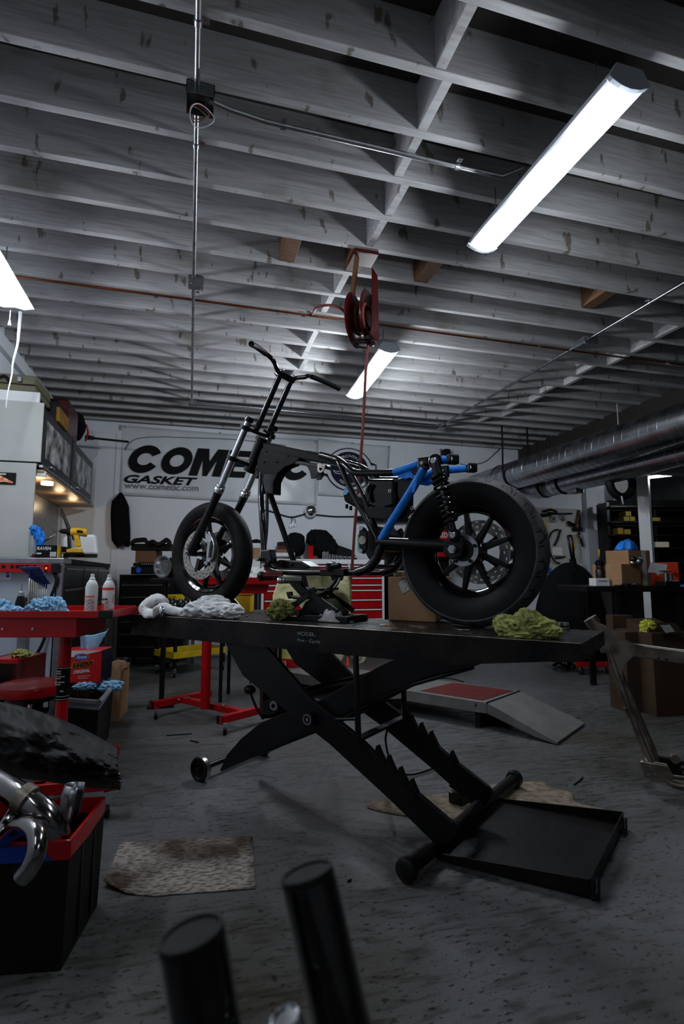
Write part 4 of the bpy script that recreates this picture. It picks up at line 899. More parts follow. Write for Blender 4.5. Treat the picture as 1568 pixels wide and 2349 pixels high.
# side stand and foot controls
ss = [(780, 1318, .13), (768, 1335, .14), (755, 1350, .15), (735, 1362, .15), (705, 1371, .15), (672, 1370, .15), (663, 1362, .15)]
TT(ss, .0085, 'side_stand', 'satin'); MB().prism([bp(*q, .155) for q in [(655, 1358), (666, 1357), (668, 1372), (660, 1374)]], NN*.02).build('stand_foot', 'satin', bike, bevel=.003)
TT([(780, 1325, .15), (773, 1340, .155), (766, 1348, .155)], .006, 'stand_spring', 'steel')
MB().cyl(bp(757, 1352, .15), -NN, .010, .02, 8).build('stand_bolt', 'satin', bike); MB().prism([bp(*q, .13) for q in [(756, 1318), (782, 1318), (778, 1332), (760, 1332)]], NN*.03).build('stand_bracket', 'satin', bike, bevel=.003)
def peg(px, py, t, L_, r, m1, m2, dirv):
    a = bp(px, py, t); d = V(dirv).normalized(); MB().tube([a, a+d*L_], r, 20).build('foot_peg', m1, bike); MB().lathe([(0, -.012), (r*.7, -.010), (r*1.12, 0), (r*1.12, .018), (r, .024)], a, d, 24).build('peg_cap', m2, bike)
peg(640, 1331, .24, .11, .017, 'steel', 'chrome', NN*.6+U*.8); peg(595, 1322, .20, .12, .022, 'darkred', 'satin', NN*.5+U*.87)
TT([(668, 1330, .14), (680, 1338, .14), (698, 1362, .14)], .014, 'peg_arm', 'satin')
MB().prism([bp(*q, .12) for q in [(652, 1325), (694, 1320), (704, 1362), (690, 1370), (668, 1345)]], NN*.03).build('foot_board_bracket', 'satin', bike, bevel=.004)
# crossed front brace under the swingarm at far side
TT([(916, 1215, -.12), (925, 1240, -.12), (912, 1280, -.12), (898, 1303, -.12)], .014, 'far_brace')
# ================================================================ helpers for free-standing things
FH = V((math.sin(YAW), math.cos(YAW), 0))
def basis(rot=0): R = Matrix.Rotation(rot-YAW, 3, 'Z'); return R
def CBX(x0, y0, x1, y1, d, dep, rot=0):
    """real box whose near face spans these pixels at camera depth d -> centre, size, rotation"""
    xm = (x0+x1)/2; a, b_ = ad(x0, (y0+y1)/2, d), ad(x1, (y0+y1)/2, d); w_ = (b_-a).length
    t, bo = ad(xm, y0, d), ad(xm, y1, d); h_ = t.z-bo.z; R = basis(rot)
    c = V(((t.x+bo.x)/2, (t.y+bo.y)/2, (t.z+bo.z)/2))+R @ V((0, dep/2, 0)); return c, (w_, dep, h_), R
def cb(mb, x0, y0, x1, y1, d, dep, rot=0): c, s, R = CBX(x0, y0, x1, y1, d, dep, rot); return mb.box(c, s, R)
def base_of(x0, y0, x1, y1, d, dep, rot=0): c, s, R = CBX(x0, y0, x1, y1, d, dep, rot); return c-V((0, 0, s[2]/2))
def face_text(body, mat, par, x, y, w, h, d, off=.002, rot=0, **k):
    R = basis(rot); return text(body, mat, par, ad(x, y, d)-R @ V((0, off, 0)), R @ V((1, 0, 0)), (0, 0, 1), w/F*d, h/F*d, **k)
def rag(name, mat, label, cat, c, wd, dp, blobs, seed, rot=0, **k):
    R = basis(rot); return heap((c, R @ V((1, 0, 0)), R @ V((0, 1, 0)), wd, dp, blobs), mat, name, label, cat, seed, **k)
# ================================================================ LEFT SIDE: workbench with overhead cabinets
XB = ay(147, 1286, 4.66).x; Y0 = 4.66; Y1 = 7.25; ZBn = ay(120, 1280, Y0).z; zb2 = ay(120, 1293, Y0).z
wb = thing('workbench', 'long steel workbench with white side panel along the left wall', 'workbench', ((XL+XB)/2, (Y0+Y1)/2, 0))
MB().b2((XL+.004, Y0, zb2), (XB, Y0+.28, ZBn)).build('steel_top', 'galv', wb, bevel=.004)
MB().b2((XL+.004, Y0+.281, zb2), (XB, Y1, ZBn)).build('black_top', 'matte', wb, bevel=.004)
MB().b2((XL+.004, Y0+.03, .1), (XB-.06, Y0+.05, zb2-.001)).build('side_panel', pm('pale blue grey panel', (.34, .38, .44), .5, var=.1, scale=3), wb)
for y in (Y0+.02, Y1-.04): MB().b2((XB-.045, y-.015, 0), (XB-.004, y+.03, zb2-.001)).build('leg', 'steel', wb, bevel=.003)
MB().b2((XL+.02, Y0+.06, .1), (XB-.03, Y1-.03, zb2-.001)).build('drawer_body', 'satin', wb)
zt = zb2-.02; nrow = 6
for c_ in range(3):
    for r_ in range(nrow):
        ya = Y0+.10+c_*.82; dz = (zt-.12)/nrow; dr = MB().b2((XB-.03, ya, .12+r_*dz+.006), (XB-.012, ya+.79, .12+(r_+1)*dz-.006)).build('drawer', 'satin', wb, bevel=.003)
        MB().b2((XB-.012, ya+.02, .12+(r_+1)*dz-.028), (XB-.0, ya+.77, .12+(r_+1)*dz-.014)).build('handle', 'steel', dr, bevel=.002)
ps = thing('power_strip', 'red power strip with black outlets and a lit red switch under the bench top', 'power strip', ay(60, 1313, Y0-.01))
zs0, zs1 = ay(60, 1313, Y0-.03).z, zb2-.002; x120 = ay(119, 1300, Y0-.03).x
MB().b2((XL, Y0-.045, zs0), (x120, Y0-.004, zs1)).build('body', 'red', ps, bevel=.003); MB().b2((x120, Y0-.047, zs0-.004), (ay(136, 1300, Y0-.03).x, Y0-.002, zs1)).build('end_cap', 'matte', ps, bevel=.003)
for px in (8, 28, 40, 50, 62, 80): MB().b2(ay(px-4, 1296, Y0-.047), ay(px+4, 1304, Y0-.043)).build('outlet', 'matte', ps)
MB().b2(ay(102, 1297, Y0-.049), ay(109, 1311, Y0-.043)).build('switch_frame', 'matte', ps); MB().b2(ay(104, 1301, Y0-.053), ay(108, 1306, Y0-.045)).build('lit_switch', pm('lit red switch', (.8, .05, .01), .4, emit=((1, .08, .02), 2.5)), ps)
stc = thing('safety_sticker', 'white sticker with two blue round symbols on the bench side panel', 'sticker', ay(10, 1330, Y0+.03))
MB().b2(ay(-4, 1313, Y0+.026), ay(25, 1330, Y0+.029)).build('sheet', 'paper', stc)
for py in (1312.5, 1321.5): MB().cyl(ay(18, py, Y0+.026), (0, -1, 0), .013, .001, 20).build('blue_symbol', 'blue', stc)
one(MB().tube(smooth([ay(*q, Y0-.02) for q in ((123, 1313), (130, 1330), (124, 1352), (118, 1368), (115, 1400), (100, 1470), (72, 1520), (60, 1545))]), .012, 8), 'electric_cable', 'matte', 'thick black cord hanging from the red power strip behind the red table', 'cord')
# overhead cabinets
XC = ay(97, 990, 5.0).x; oc = thing('overhead_cabinet', 'overhead cabinet bank with large pale end panel and photo-covered doors on the left wall', 'cabinet', ((XL+XC)/2, 6.2, 1.9))
zA = ay(60, 1061, 5.0).z; zT = ay(60, 921, 5.0).z; zTT = ay(60, 897, 5.0).z; yE = ax(214, 1048, XC).y
MB().b2((XL, 5.0, zA+.01), (XC, 5.02, zT)).build('end_panel', 'beige', oc, bevel=.003)
MB().b2((XL, 5.01, zT+.002), (XC-.04, 5.03, zTT)).b2((XL, 5.02, zT-.02), (XC-.04, 5.04, zTT)).build('top_panel', 'white', oc, bevel=.002)
MB().b2((XL, 5.0, ay(40, 1279, 5.0).z), (XC-.03, 5.02, zA-.002)).build('lower_end_panel', 'beige', oc, bevel=.003)
MB().b2((XL, 5.03, zA-.02), (XC-.02, yE, zT-.05)).build('carcass', 'satin', oc)
ym = ax(165, 1050, XC).y
for (ya, yb, k) in ((5.04, ym-.02, 0), (ym+.02, yE, 1)):
    dr = MB().b2((XC-.02, ya, zA+.0), (XC, yb, zT-.03-.0*k)).build('door', 'satin', oc, bevel=.006)
    m_ = pm('black and white photo collage %d' % k, (.50, .50, .48), .35, col2=(.008, .008, .008), scale=7, bump=0)
    MB().b2((XC+.001, ya+.10, zA+.07), (XC+.003, yb-.08, zT-.12)).build('poster', m_, dr)
    MB().b2((XC, ya+.3, zA+.02), (XC+.015, ya+.42, zA+.04)).build('latch', 'steel', dr, bevel=.003)
    MB().b2((XC-.02, ya, zA-.03), (XC+.012, yb, zA-.004)).build('door_rail', 'galv', oc, bevel=.003)
MB().b2((XL, 5.05, zA-.07), (XC+.02, yE+.1, zA-.045)).build('underboard', pm('varnished underboard', (.30, .20, .12), .4, var=.2, scale=6), oc, bevel=.003)
MB().b2((XC-.08, 5.06, zA-.10), (XC+.03, 5.10, zA-.055)).build('strip_light_end', 'white', oc, bevel=.004)
MB().cyl((XC-.02, 5.35, zA-.13), (0, 0, 1), .05, .03, 20).build('puck_light', pm('lit puck lamp', (1, .9, .75), .4, emit=((1, .85, .6), 3)), oc)
for yy in (5.5, 6.3, 7.0):
    ld = bpy.data.lights.new('undercabinet_glow', 'POINT'); ld.energy = .9; ld.color = (1, .72, .42); ld.shadow_soft_size = .05
    lo = bpy.data.objects.new('undercabinet_glow', ld); C.objects.link(lo); lo.parent = oc; lo.location = V((XC-.12, yy, zA-.14))-oc.location
MB().b2((XL+.005, 5.0, ZBn+.002), (XL+.02, yE+.02, zA-.075)).build('splashback', 'galv', oc)
fl_ = thing('framed_flame_picture', 'small dark framed picture with orange flame streak on the pale end panel', 'picture', ay(14, 1112, 4.99))
MB().b2(ay(-20, 1082, 4.985), ay(36, 1112, 4.999)).build('frame', 'matte', fl_, bevel=.004); MB().prism([ay(*q, 4.984) for q in ((0, 1090), (30, 1106), (30, 1109), (10, 1105), (0, 1106))], (0, -.002, 0)).build('flame_streak', pm('flame print', (.6, .12, .03), .4, col2=(.8, .5, .3), scale=30), fl_)
MB().box(ay(-2, 1087, 4.982), (.10, .002, .012)).build('caption_bar', 'paper', fl_)
# things on top of the cabinets
case = thing('plastic_tool_case', 'olive plastic tool case with steel latch on top of the left cabinets', 'case', ay(40, 896, 5.05))
z0_ = zTT+.002; zc_ = ay(40, 858, 5.03).z; xc_ = ay(82, 880, 5.03).x; zm_ = (z0_+zc_)/2-.01
MB().b2((XL+.02, 5.03, z0_), (xc_, 5.55, zm_-.003)).build('lower_shell', 'olive', case, bevel=.012); MB().b2((XL+.02, 5.03, zm_+.003), (xc_, 5.55, zc_)).build('upper_shell', 'olive', case, bevel=.012)
MB().b2(ay(40, 863, 5.0), ay(51, 878, 5.03)).build('latch', 'steel', case, bevel=.003); MB().tube(smooth([ay(*q, 5.0) for q in ((-2, 866), (8, 862), (16, 866), (20, 874))]), .012, 8).build('handle', 'matte', case)
MB().b2(ay(53, 869, 5.01), ay(80, 884, 5.03)).build('rib', 'olive', case, bevel=.003)
def upbox(name, label, cat, px0, px1, ytop, mat, xo=.0, dx=.3, par=None):
    ya, yb = ax(px0, 960, XC-xo).y, ax(px1, 990, XC-xo).y; zt_ = ax((px0+px1)/2, ytop, XC-xo).z
    return one(MB().b2((XC-xo-dx, ya, zT-.03), (XC-xo, yb, zt_)), name, mat, label, cat, bevel=.02)
upbox('storage_bin', 'black bin with yellow front on top of the overhead cabinet', 'bin', 131, 150, 925, 'satin', .02)
yb_ = thing('yellow_box', 'scuffed yellow box tucked in front of the black bin on the overhead cabinet', 'box', (XC, ax(140, 960, XC+.02).y, zT-.03))
MB().b2((XC-.015, ax(131, 950, XC).y, zT-.03), (XC+.02, ax(153, 975, XC).y, ax(140, 942, XC).z)).build('body', pm('worn amber box', (.30, .15, .02), .6, var=.5, scale=14), yb_, bevel=.01)
upbox('jerry_can', 'dark red fuel can on top of the overhead cabinet', 'fuel can', 155, 178, 928, 'darkred', .0, .2)
bag = thing('black_bag', 'black bag with red trim at the far end of the overhead cabinet', 'bag', (XC, yE-.2, zT-.03)); c_ = ax(188, 990, XC-.02)
MB().ball(c_+V((-.08, 0, .06)), (.11, .20, .17), 16, .12, 2, 3).build('bag_body', 'cloth', bag)
MB().tube(smooth([c_+V((.02, .12, -.08)), c_+V((.04, .14, .02)), c_+V((.02, .12, .12))]), .012, 8).build('red_trim', 'red', bag)
MB().tube([ax(200, 1003, XC), ax(213, 1005, XC+.02)], [.03, .025], 12).tube([ax(213, 1005, XC+.02), ax(213, 1005, XC+.02)+V((.42, 0, -.02))], .014, 10).build('barrel_nozzle', 'matte', bag)
# things on the bench
rb_ = thing('glove_box', 'black and yellow glove box printed RAVEN on the bench end', 'box', base_of(82, 1252, 133, 1278, 4.95, .12))
yR = 4.80
def YB(mb, x0, y0, x1, y1, y, dep): a, b_ = ay(x0, y1, y), ay(x1, y0, y); return mb.b2((a.x, y, max(a.z, ZBn+.001)), (b_.x, y+dep, b_.z))
YB(MB(), 82, 1251, 130, 1279, yR, .14).build('carton', 'ink', rb_, bevel=.002); YB(MB(), 130.2, 1251, 133.5, 1279, yR, .14).build('yellow_edge', 'yellow', rb_)
text('RAVEN', 'paper', rb_, ay(85, 1261.5, yR-.0008), xr, zu, ay(117, 1260, yR).x-ay(85, 1260, yR).x, .026, bold=.02, shear=.1, name='lettering')
YB(MB(), 114, 1266, 129, 1277, yR-.001, .001).build('barcode_label', 'label', rb_); YB(MB(), 84, 1268, 95, 1271, yR-.001, .001).build('small_print', 'paper', rb_); YB(MB(), 73, 1271, 81.6, 1279, yR, .1).build('red_end', 'darkred', rb_)
b2_ = thing('parts_carton', 'small black carton with yellow edge beside the glove box', 'box', ay(142, 1278, 4.95)); YB(MB(), 134, 1254, 151, 1279, 4.92, .12).build('carton', 'ink', b2_, bevel=.002); YB(MB(), 135, 1270, 145, 1278, 4.918, .001).build('label', 'paper', b2_); YB(MB(), 134, 1267, 150, 1268.5, 4.917, .002).build('yellow_stripe', 'yellow', b2_)
dz = 4.9; dl = thing('cordless_drill', 'yellow and black cordless drill standing on the bench', 'drill', ay(175, 1278, dz))
D = lambda px, py: ay(px, py, dz)
MB().tube([D(150, 1219), D(155, 1219), D(163, 1220), D(164, 1220)], [.018, .030, .032, .030], 18).tube([D(136, 1218), D(140, 1218.5), D(150, 1219)], [.006, .018, .022], 14).build('chuck', 'matte', dl); MB().tube([D(122, 1217.5), D(137, 1218)], .004, 8).build('bit', 'rawsteel', dl)
MB().tube(smooth([D(163, 1220), D(172, 1220), D(186, 1221), D(196, 1222), D(200, 1222)], 3), [.034]*11+[.030, .012], 20).build('motor_body', 'yellow', dl)
MB().prism([D(*q)-V((0, .022, 0)) for q in ((168, 1227), (182, 1228), (184, 1240), (186, 1255), (172, 1255), (171, 1240))], (0, .044, 0)).build('handle', 'yellow', dl, bevel=.010); MB().prism([D(*q)-V((0, .012, 0)) for q in ((164, 1230), (169, 1229), (170, 1240), (166, 1238))], (0, .024, 0)).build('trigger', 'matte', dl, bevel=.003)
MB().prism([D(*q)-V((0, .035, 0)) for q in ((154, 1261), (172, 1257), (188, 1258), (191, 1268), (154, 1268))], (0, .07, 0)).build('battery', 'yellow', dl, bevel=.006); MB().prism([D(*q)-V((0, .036, 0)) for q in ((154, 1268.2), (191, 1268.2), (191, 1272), (154, 1272))], (0, .072, 0)).build('battery_base', 'matte', dl)
MB().prism([D(*q)-V((0, .035, 0)) for q in ((178, 1216), (192, 1218), (192, 1224), (178, 1223))], (0, .01, 0)).build('vent', 'matte', dl)
gd = thing('grinding_discs', 'flat black stack of grinding discs under the drill', 'discs', ay(190, 1279, 4.93)); MB().cyl(ay(172, 1278.5, 4.95), (0, 0, 1), .075, .025, 28).build('disc', 'satin', gd); MB().cyl(ay(205, 1279, 4.95), (0, 0, 1), .06, .03, 28).build('disc', 'matte', gd)
pp = thing('paper_bag', 'crumpled white paper sack behind the drill', 'bag', ay(180, 1275, 5.3))
MB().prism([ay(*q, 5.25) for q in ((142, 1272), (141, 1238), (150, 1228), (170, 1232), (190, 1226), (218, 1226), (223, 1272))], (0, .12, 0)).build('sack', 'white', pp, bevel=.02)
bs = thing('blue_rag_roll', 'bright blue shop rag hanging from a bottle at the bench end', 'rag', ay(84, 1270, 4.9)); MB().tube([ay(76, 1275, 4.92), ay(77, 1222, 4.92), ay(79, 1214, 4.92)], [.035, .035, .014], 16).build('bottle', 'glass', bs)
MB().ball(ay(84, 1222, 4.90), (.035, .04, .04), 14, .5, 2.4, 5, True).ball(ay(92, 1238, 4.86), (.028, .035, .065), 12, .5, 2.4, 6, True).ball(ay(78, 1213, 4.88), (.03, .03, .025), 12, .4, 2.4, 8, True).build('rag', 'bluetape', bs)
one(MB().tube([ay(140, 1168, 5.2), ay(158, 1212, 5.15), ay(160, 1272, 5.15)], [.010, .017, .014], 10), 'pry_bar', 'satin', 'dark bar leaning above the drill against the splashback', 'bar')
one(MB().tube([ay(99, 1243, 5.0), ay(127, 1226, 5.0)], [.009, .006], 8).tube([ay(99, 1243, 5.0), ay(96, 1276, 5.0)], .008, 8), 'soldering_iron', 'rawsteel', 'thin pointed hand tool leaning beside the glove box', 'tool')
# ---------------------------------------------------------------- black rolling cabinet and clutter in the corner
rcb = thing('rolling_tool_cabinet', 'black rolling tool cabinet in the far left corner behind the spray cans', 'tool cabinet', base_of(262, 1332, 392, 1500, 6.5, .5))
c, s, R = CBX(270, 1318, 395, 1488, 6.5, .5); c.z = .12+(c.z+s[2]/2-.12)/2; hh_ = 2*(c.z-.12)
MB().box(c, (s[0], s[1], hh_), R).build('body', 'satin', rcb, bevel=.008)
for i in range(6):
    d_ = MB().box(c+R @ V((0, -.255, -hh_/2+.08+i*(hh_-.1)/6)), (s[0]-.04, .012, hh_/6-.03), R).build('drawer', 'satin', rcb, bevel=.003); MB().box(c+R @ V((0, -.266, -hh_/2+.12+i*(hh_-.1)/6)), (s[0]-.08, .010, .012), R).build('handle', 'steel', d_)
for sx in (-1, 1):
    for sy in (-1, 1):
        o = c+R @ V((sx*s[0]*.42, sy*.2, 0)); MB().tube([V((o.x-.02, o.y, .05)), V((o.x+.02, o.y, .05))], .05, 18).build('caster', 'chrome' if sx+sy == -2 else 'rubber', rcb)
zt_ = .12+hh_
def onCab(x0, y0, x1, y1, nm, mat, label, cat, d=6.45, dep=.25, **k): cc, ss, R = CBX(x0, y0, x1, y1, d, dep); return one(MB().box(cc, ss, R), nm, mat, label, cat, **k)
onCab(300, 1300, 352, 1317.5, 'battery_charger', 'satin', 'dark charger box with blue sticker on the black rolling cabinet', 'charger', bevel=.005)
onCab(305, 1291, 358, 1299.5, 'socket_tray', 'matte', 'flat tray with a row of small silver sockets in the corner stack', 'tray', bevel=.004)
onCab(310, 1263, 356, 1290.5, 'wooden_crate', 'rawwood', 'brown wooden crate in the dark corner stack', 'crate', bevel=.004)
onCab(300, 1247, 388, 1262.5, 'equipment_case', 'matte', 'black equipment case topping the dark corner stack', 'case', bevel=.01)
stk = one(MB().cyl(ad(318, 1308, 6.44), -FH, .032, .003, 20), 'round_sticker', 'blue', 'round blue sticker on the dark charger box', 'sticker')
for i in range(7): one(MB().cyl(ad(326+i*4.6, 1296, 6.43), V((0, 0, 1)), .009, .018, 8), 'socket', 'steel', 'small silver socket in the row on the flat tray in the corner', 'socket', 'silver sockets in the corner tray')
cab_ = [(300, 1246), (308, 1238), (322, 1236), (333, 1236), (340, 1244), (350, 1240), (362, 1246), (372, 1242), (382, 1236), (391, 1244), (385, 1248)]
one(MB().tube(smooth([ad(*q, 6.45+.05*math.sin(i)) for i, q in enumerate(cab_)]), .014, 8).tube(smooth([ad(x_, y_+5, 6.42) for x_, y_ in cab_]), .018, 8), 'cable_coil', 'matte', 'tangle of black cables piled on the corner stack', 'cable')
pan = thing('round_drain_pan', 'shiny round steel pan standing on edge left of the front wheel', 'pan', ad(373, 1330, 4.6)); o = ad(373, 1300, 4.65); pd = (-FH-AXR*.42).normalized()
MB().lathe([(0, -.035), (.060, -.035), (.066, -.03), (.080, .0), (.094, .002), (.096, .006), (.090, .006), (.078, .004), (.062, -.028), (0, -.031)], o, pd, 48).build('pan', 'steel', pan)
MB().torus(o-pd*.028, pd, .045, .003, 32, 6).build('ridge', 'rawsteel', pan)
stn = thing('parts_stand', 'dark steel stand carrying the round pan beside the front wheel', 'stand', V((ad(373, 1300, 4.65).x, ad(373, 1300, 4.65).y+.05, 0))); so = o-pd*.045-V((0, 0, .0)); 
MB().box(V((so.x, so.y, o.z-.115)), (.24, .16, .03)).build('shelf', 'satin', stn, bevel=.004); MB().tube([V((so.x, so.y, 0.02)), V((so.x, so.y, o.z-.13))], .022, 12).build('post', 'satin', stn); MB().box(V((so.x, so.y, .015)), (.2, .2, .03)).build('base', 'satin', stn, bevel=.005)
MB().tube([V((so.x+.05, so.y+.06, o.z-.1)), V((so.x+.05, so.y+.06, o.z+.08))], .03, 12).build('upright', 'satin', stn)
# ================================================================ RED ADJUSTABLE WORK TABLES
def hb(c, a, b_, rot=0): pass
def red_table(label, group, xr_, xl_, ytop, d, width, depth, legpx, zc=None, rot=0):
    pass
RT = thing('work_table', 'red adjustable work table with lipped top on a single post, nearest left', 'work table', az(125, 1700, 0))
d0 = 2.85; Rm = basis(); ex = Rm @ V((1, 0, 0)); ey = Rm @ V((0, 1, 0)); P0 = ad(226, 1410, d0); zl = ad(226, 1402, d0).z; zlo = ad(226, 1418, d0).z
def rp(a, b_, z): q = V((P0.x, P0.y, 0))+ex*a+ey*b_; q.z = z; return q
def rbx(a0, a1, b0, b1, z0, z1, mb=None): mb = mb or MB(); mb.hull([rp(a0, b0, z0), rp(a1, b0, z0), rp(a1, b1, z0), rp(a0, b1, z0), rp(a0, b0, z1), rp(a1, b0, z1), rp(a1, b1, z1), rp(a0, b1, z1)]); return mb
WT = .80; DT = .52; e = .07
rbx(-WT, e-.004, .004, DT-.004, zlo+.003, zlo+.010).build('top_tray', 'red', RT)
rbx(-WT, 0, 0, .006, zlo, zl).build('front_lip', 'red', RT, bevel=.002)
rbx(-WT, 0, DT-.006, DT, zlo, zl).build('back_lip', 'red', RT, bevel=.002)
MB().hull([rp(e-.006, .0, zlo), rp(e, .0, zlo), rp(e-.0, DT-.02, zlo), rp(e-.006, DT-.02, zlo), rp(e-.006, .0, zl+.006), rp(e, .0, zl+.006), rp(e, DT-.02, zl+.004), rp(e-.006, DT-.02, zl+.004)]).build('side_lip', 'red', RT, bevel=.002)
rbx(-.002, e+.002, -.004, .02, zlo-.001, zl+.004).build('corner_guard', 'grey' if 0 else 'satin', RT, bevel=.004); rbx(e-.03, e+.004, DT-.03, DT+.002, zlo-.001, zl+.006).build('corner_guard', 'satin', RT, bevel=.004)
xa = (173-226)/F*d0; zap = ad(173, 1463, d0).z
rbx(-WT, xa, .02, .36, zap, zlo-.001).build('apron', 'red', RT, bevel=.003)
for px in (4, 73): q = ad(px, 1443, d0); MB().cyl(rp((px-226)/F*d0, .02, q.z), -ey, .007, .006, 12).build('bolt', 'steel', RT)
lx = (132.5-226)/F*(d0+.08)+.0; lr = 13.2/F*(d0+.12)
lo_ = rp(lx-.005, .12, 0)
MB().tube([V((lo_.x, lo_.y, .14)), V((lo_.x, lo_.y, zap+.001))], lr, 28).build('post', 'red', RT)
zl0, zl1 = ad(130, 1602, d0+.1).z, ad(130, 1528, d0+.1).z
MB().tube([V((lo_.x, lo_.y, zl0)), V((lo_.x, lo_.y, zl1))], lr+.0008, 28).build('black_label', 'ink', RT)
for zz_ in (zl1-.006, zl0+.022, zl0+.006): MB().tube([V((lo_.x, lo_.y, zz_)), V((lo_.x, lo_.y, zz_+.002))], lr+.0012, 28).build('label_line', 'paper', RT)
for k, (ln, py) in enumerate([('TABLE', 1538), ('TABLE', 1543), ('DE TRABAJO', 1550), ('TABLE', 1554), ('DE TRAVAIL', 1562), ('TABLE', 1567)]):
    z_ = ad(130, py, d0+.1).z; text(ln, 'paper', RT, V((lo_.x, lo_.y, z_))-ey*(lr+.001)-ex*lr*.85, ex, zu, lr*(1.6 if len(ln) > 6 else .9), .0075, bold=.02, name='label_text')
q = V((lo_.x, lo_.y, ad(130, 1582, d0+.1).z))-ey*(lr+.001); text('8019', 'paper', RT, q+ex*.002, ex, zu, .018, .008, bold=.03, name='label_text')
# base: cross rail and two side rails on casters
bz = .145
rail_r = az(290, 1793, bz)
MB().bar(V((lo_.x-.25, lo_.y, bz)), V((lo_.x+.30, lo_.y, bz)), .05, .05).build('base_crossbar', 'red', RT, bevel=.003)
r0 = V((rail_r.x-.03, rail_r.y, bz)); r1 = r0+V((-.62, .02, 0)); MB().bar(r1, r0, .05, .05).build('base_rail', 'red', RT, bevel=.003); MB().bar(r0, r0+V((.006, 0, 0)), .052, .052).build('rail_cap', 'satin', RT)
MB().bar(V((lo_.x+.02, lo_.y, bz)), V((lo_.x+.02, r0.y, bz)), .05, .05).build('base_link', 'red', RT, bevel=.003)
def caster(c, par, r=.032, zt_=.115):
    MB().tube([V((c[0]-.012, c[1], r)), V((c[0]+.012, c[1], r))], r, 20).build('caster_wheel', 'rubber', par)
    MB().prism([V((c[0]-.017, c[1]-.018, zt_)), V((c[0]+.017, c[1]-.018, zt_)), V((c[0]+.017, c[1]-.014, r)), V((c[0]-.017, c[1]-.014, r))], (0, .03, 0)).build('caster_fork', 'chrome', par, bevel=.003)
cw = az(264, 1848, 0)
for q in ((r0.x-.05, r0.y), (r1.x+.05, r1.y), (lo_.x+.25, lo_.y), (lo_.x-.2, lo_.y)): caster(q, RT)
# second red table, farther away behind the lift
R2 = thing('work_table', 'red work table with H-shaped wheeled base standing behind the front wheel', 'work table', az(468, 1640, 0))
pz = az(470, 1625, .10); po = V((pz.x, pz.y, 0)); k0 = .10
MB().tube([po+V((0, 0, k0)), po+V((0, 0, .93))], .036, 24).build('post', 'red', R2)
def g2(px, py, z=.10): return az(px, py, z)
MB().bar(g2(346, 1618), g2(482, 1590), .05, .05).build('base_rail', 'red', R2, bevel=.003); MB().bar(g2(503, 1652), g2(640, 1617), .05, .05).build('base_rail', 'red', R2, bevel=.003)
MB().bar(g2(416, 1604), g2(565, 1637), .05, .045).build('base_crossbar', 'red', R2, bevel=.003)
for a_, b_ in (((346, 1618), (349, 1617.5)), ((503, 1652), (506, 1651))): MB().bar(g2(*a_), g2(*b_), .053, .053).build('rail_cap', 'satin', R2)
for q in ((358, 1618), (474, 1592), (516, 1651), (628, 1622)): c_ = g2(*q); caster((c_.x, c_.y), R2, .030, .08)
for q in ((410, 1606), (432, 1602), (512, 1620), (470, 1612)): c_ = g2(*q, .128); MB().cyl(c_, (0, 0, 1), .010, .01, 6).build('bolt', 'steel', R2)
tc_ = ad(540, 1345, 4.35); zt2 = ad(540, 1333, 4.3).z; R_ = basis(.15)
MB().box(V((tc_.x, tc_.y, zt2-.004)), (.82, .45, .006), R_).build('top_tray', 'red', R2)
for sy in (-1, 1): MB().box(V((tc_.x, tc_.y, zt2+.002))+R_ @ V((0, sy*.225, 0)), (.82, .006, .05), R_).build('front_lip' if sy < 0 else 'back_lip', 'red', R2, bevel=.002)
MB().box(V((tc_.x, tc_.y, zt2-.05))+R_ @ V((-.05, 0, 0)), (.6, .36, .09), R_).build('apron', 'red', R2, bevel=.003)
# things on the near red table: zt0 = tray surface
zt0 = zlo+.0105
def tp(px, b_): d_ = d0+b_; a = (px-226)/F*d_; q = rp(0, b_, zt0); r = ad(px, 1400, d_); return V((r.x, r.y, zt0))
def can(label, px, b_, hpx, red_low, word):
    o = tp(px, b_); t = thing('spray_can', label, 'spray can', o); r = .0325; h_ = hpx/F*(d0+b_); k = h_-.045
    MB().lathe([(0, 0), (r-.002, 0), (r, .004), (r, k-.035), (r-.006, k-.014), (r*.55, k), (r*.42, k+.003), (0, k+.003)], o, (0, 0, 1), 36).build('can_body', pm('white can print', (.66, .67, .68), .25), t)
    MB().lathe([(0, 0), (r+.0015, 0), (r+.0015, .005), (0, .005)], o, (0, 0, 1), 36).build('base_rim', 'steel', t)
    MB().lathe([(.015, 0), (.015, .010), (.010, .014), (.009, .032), (.0, .034)], o+V((0, 0, k+.002)), (0, 0, 1), 16).build('nozzle', 'white', t)
    def band(z0, z1, mat, a0, a1, nm): MB().lathe([(r+.0006, z0), (r+.0006, z1)], o, (0, 0, 1), 24, True, False, arc=(a0, a1)).build(nm, mat, t)
    p_, q_, _ = frame_of((0, 0, 1)); tgt = -ey; base = math.atan2(tgt.dot(q_), tgt.dot(p_))
    if red_low:
        band(.008, .06, 'orange', base-1.5, base-.2, 'red_print'); band(.008, .03, 'orange', base-.2, base+1.5, 'red_print'); band(k-.05, k-.037, 'orange', base-1.4, base+1.4, 'red_stripe'); band(.02, .075, 'label', base-.1, base+.5, 'fine_print')
    else:
        band(.010, .085, 'label', base-.6, base+.9, 'fine_print'); band(.095, .102, 'orange', base-.6, base+.9, 'red_heading'); band(.004, .045, 'orange', base-1.4, base-.75, 'red_print')
    for i in range(4):
        s_ = 1.15 if red_low else -1.0
        band(.062+i*.012, .070+i*.012, 'orange', base+s_, base+s_+.28, 'hazard_icon')
    if word: text(word, 'ink', t, o-ey*(r+.0012)+V((0, 0, .078))-ex*.020, ex, zu, .030, .011, bold=.03, name='lettering')
    return t
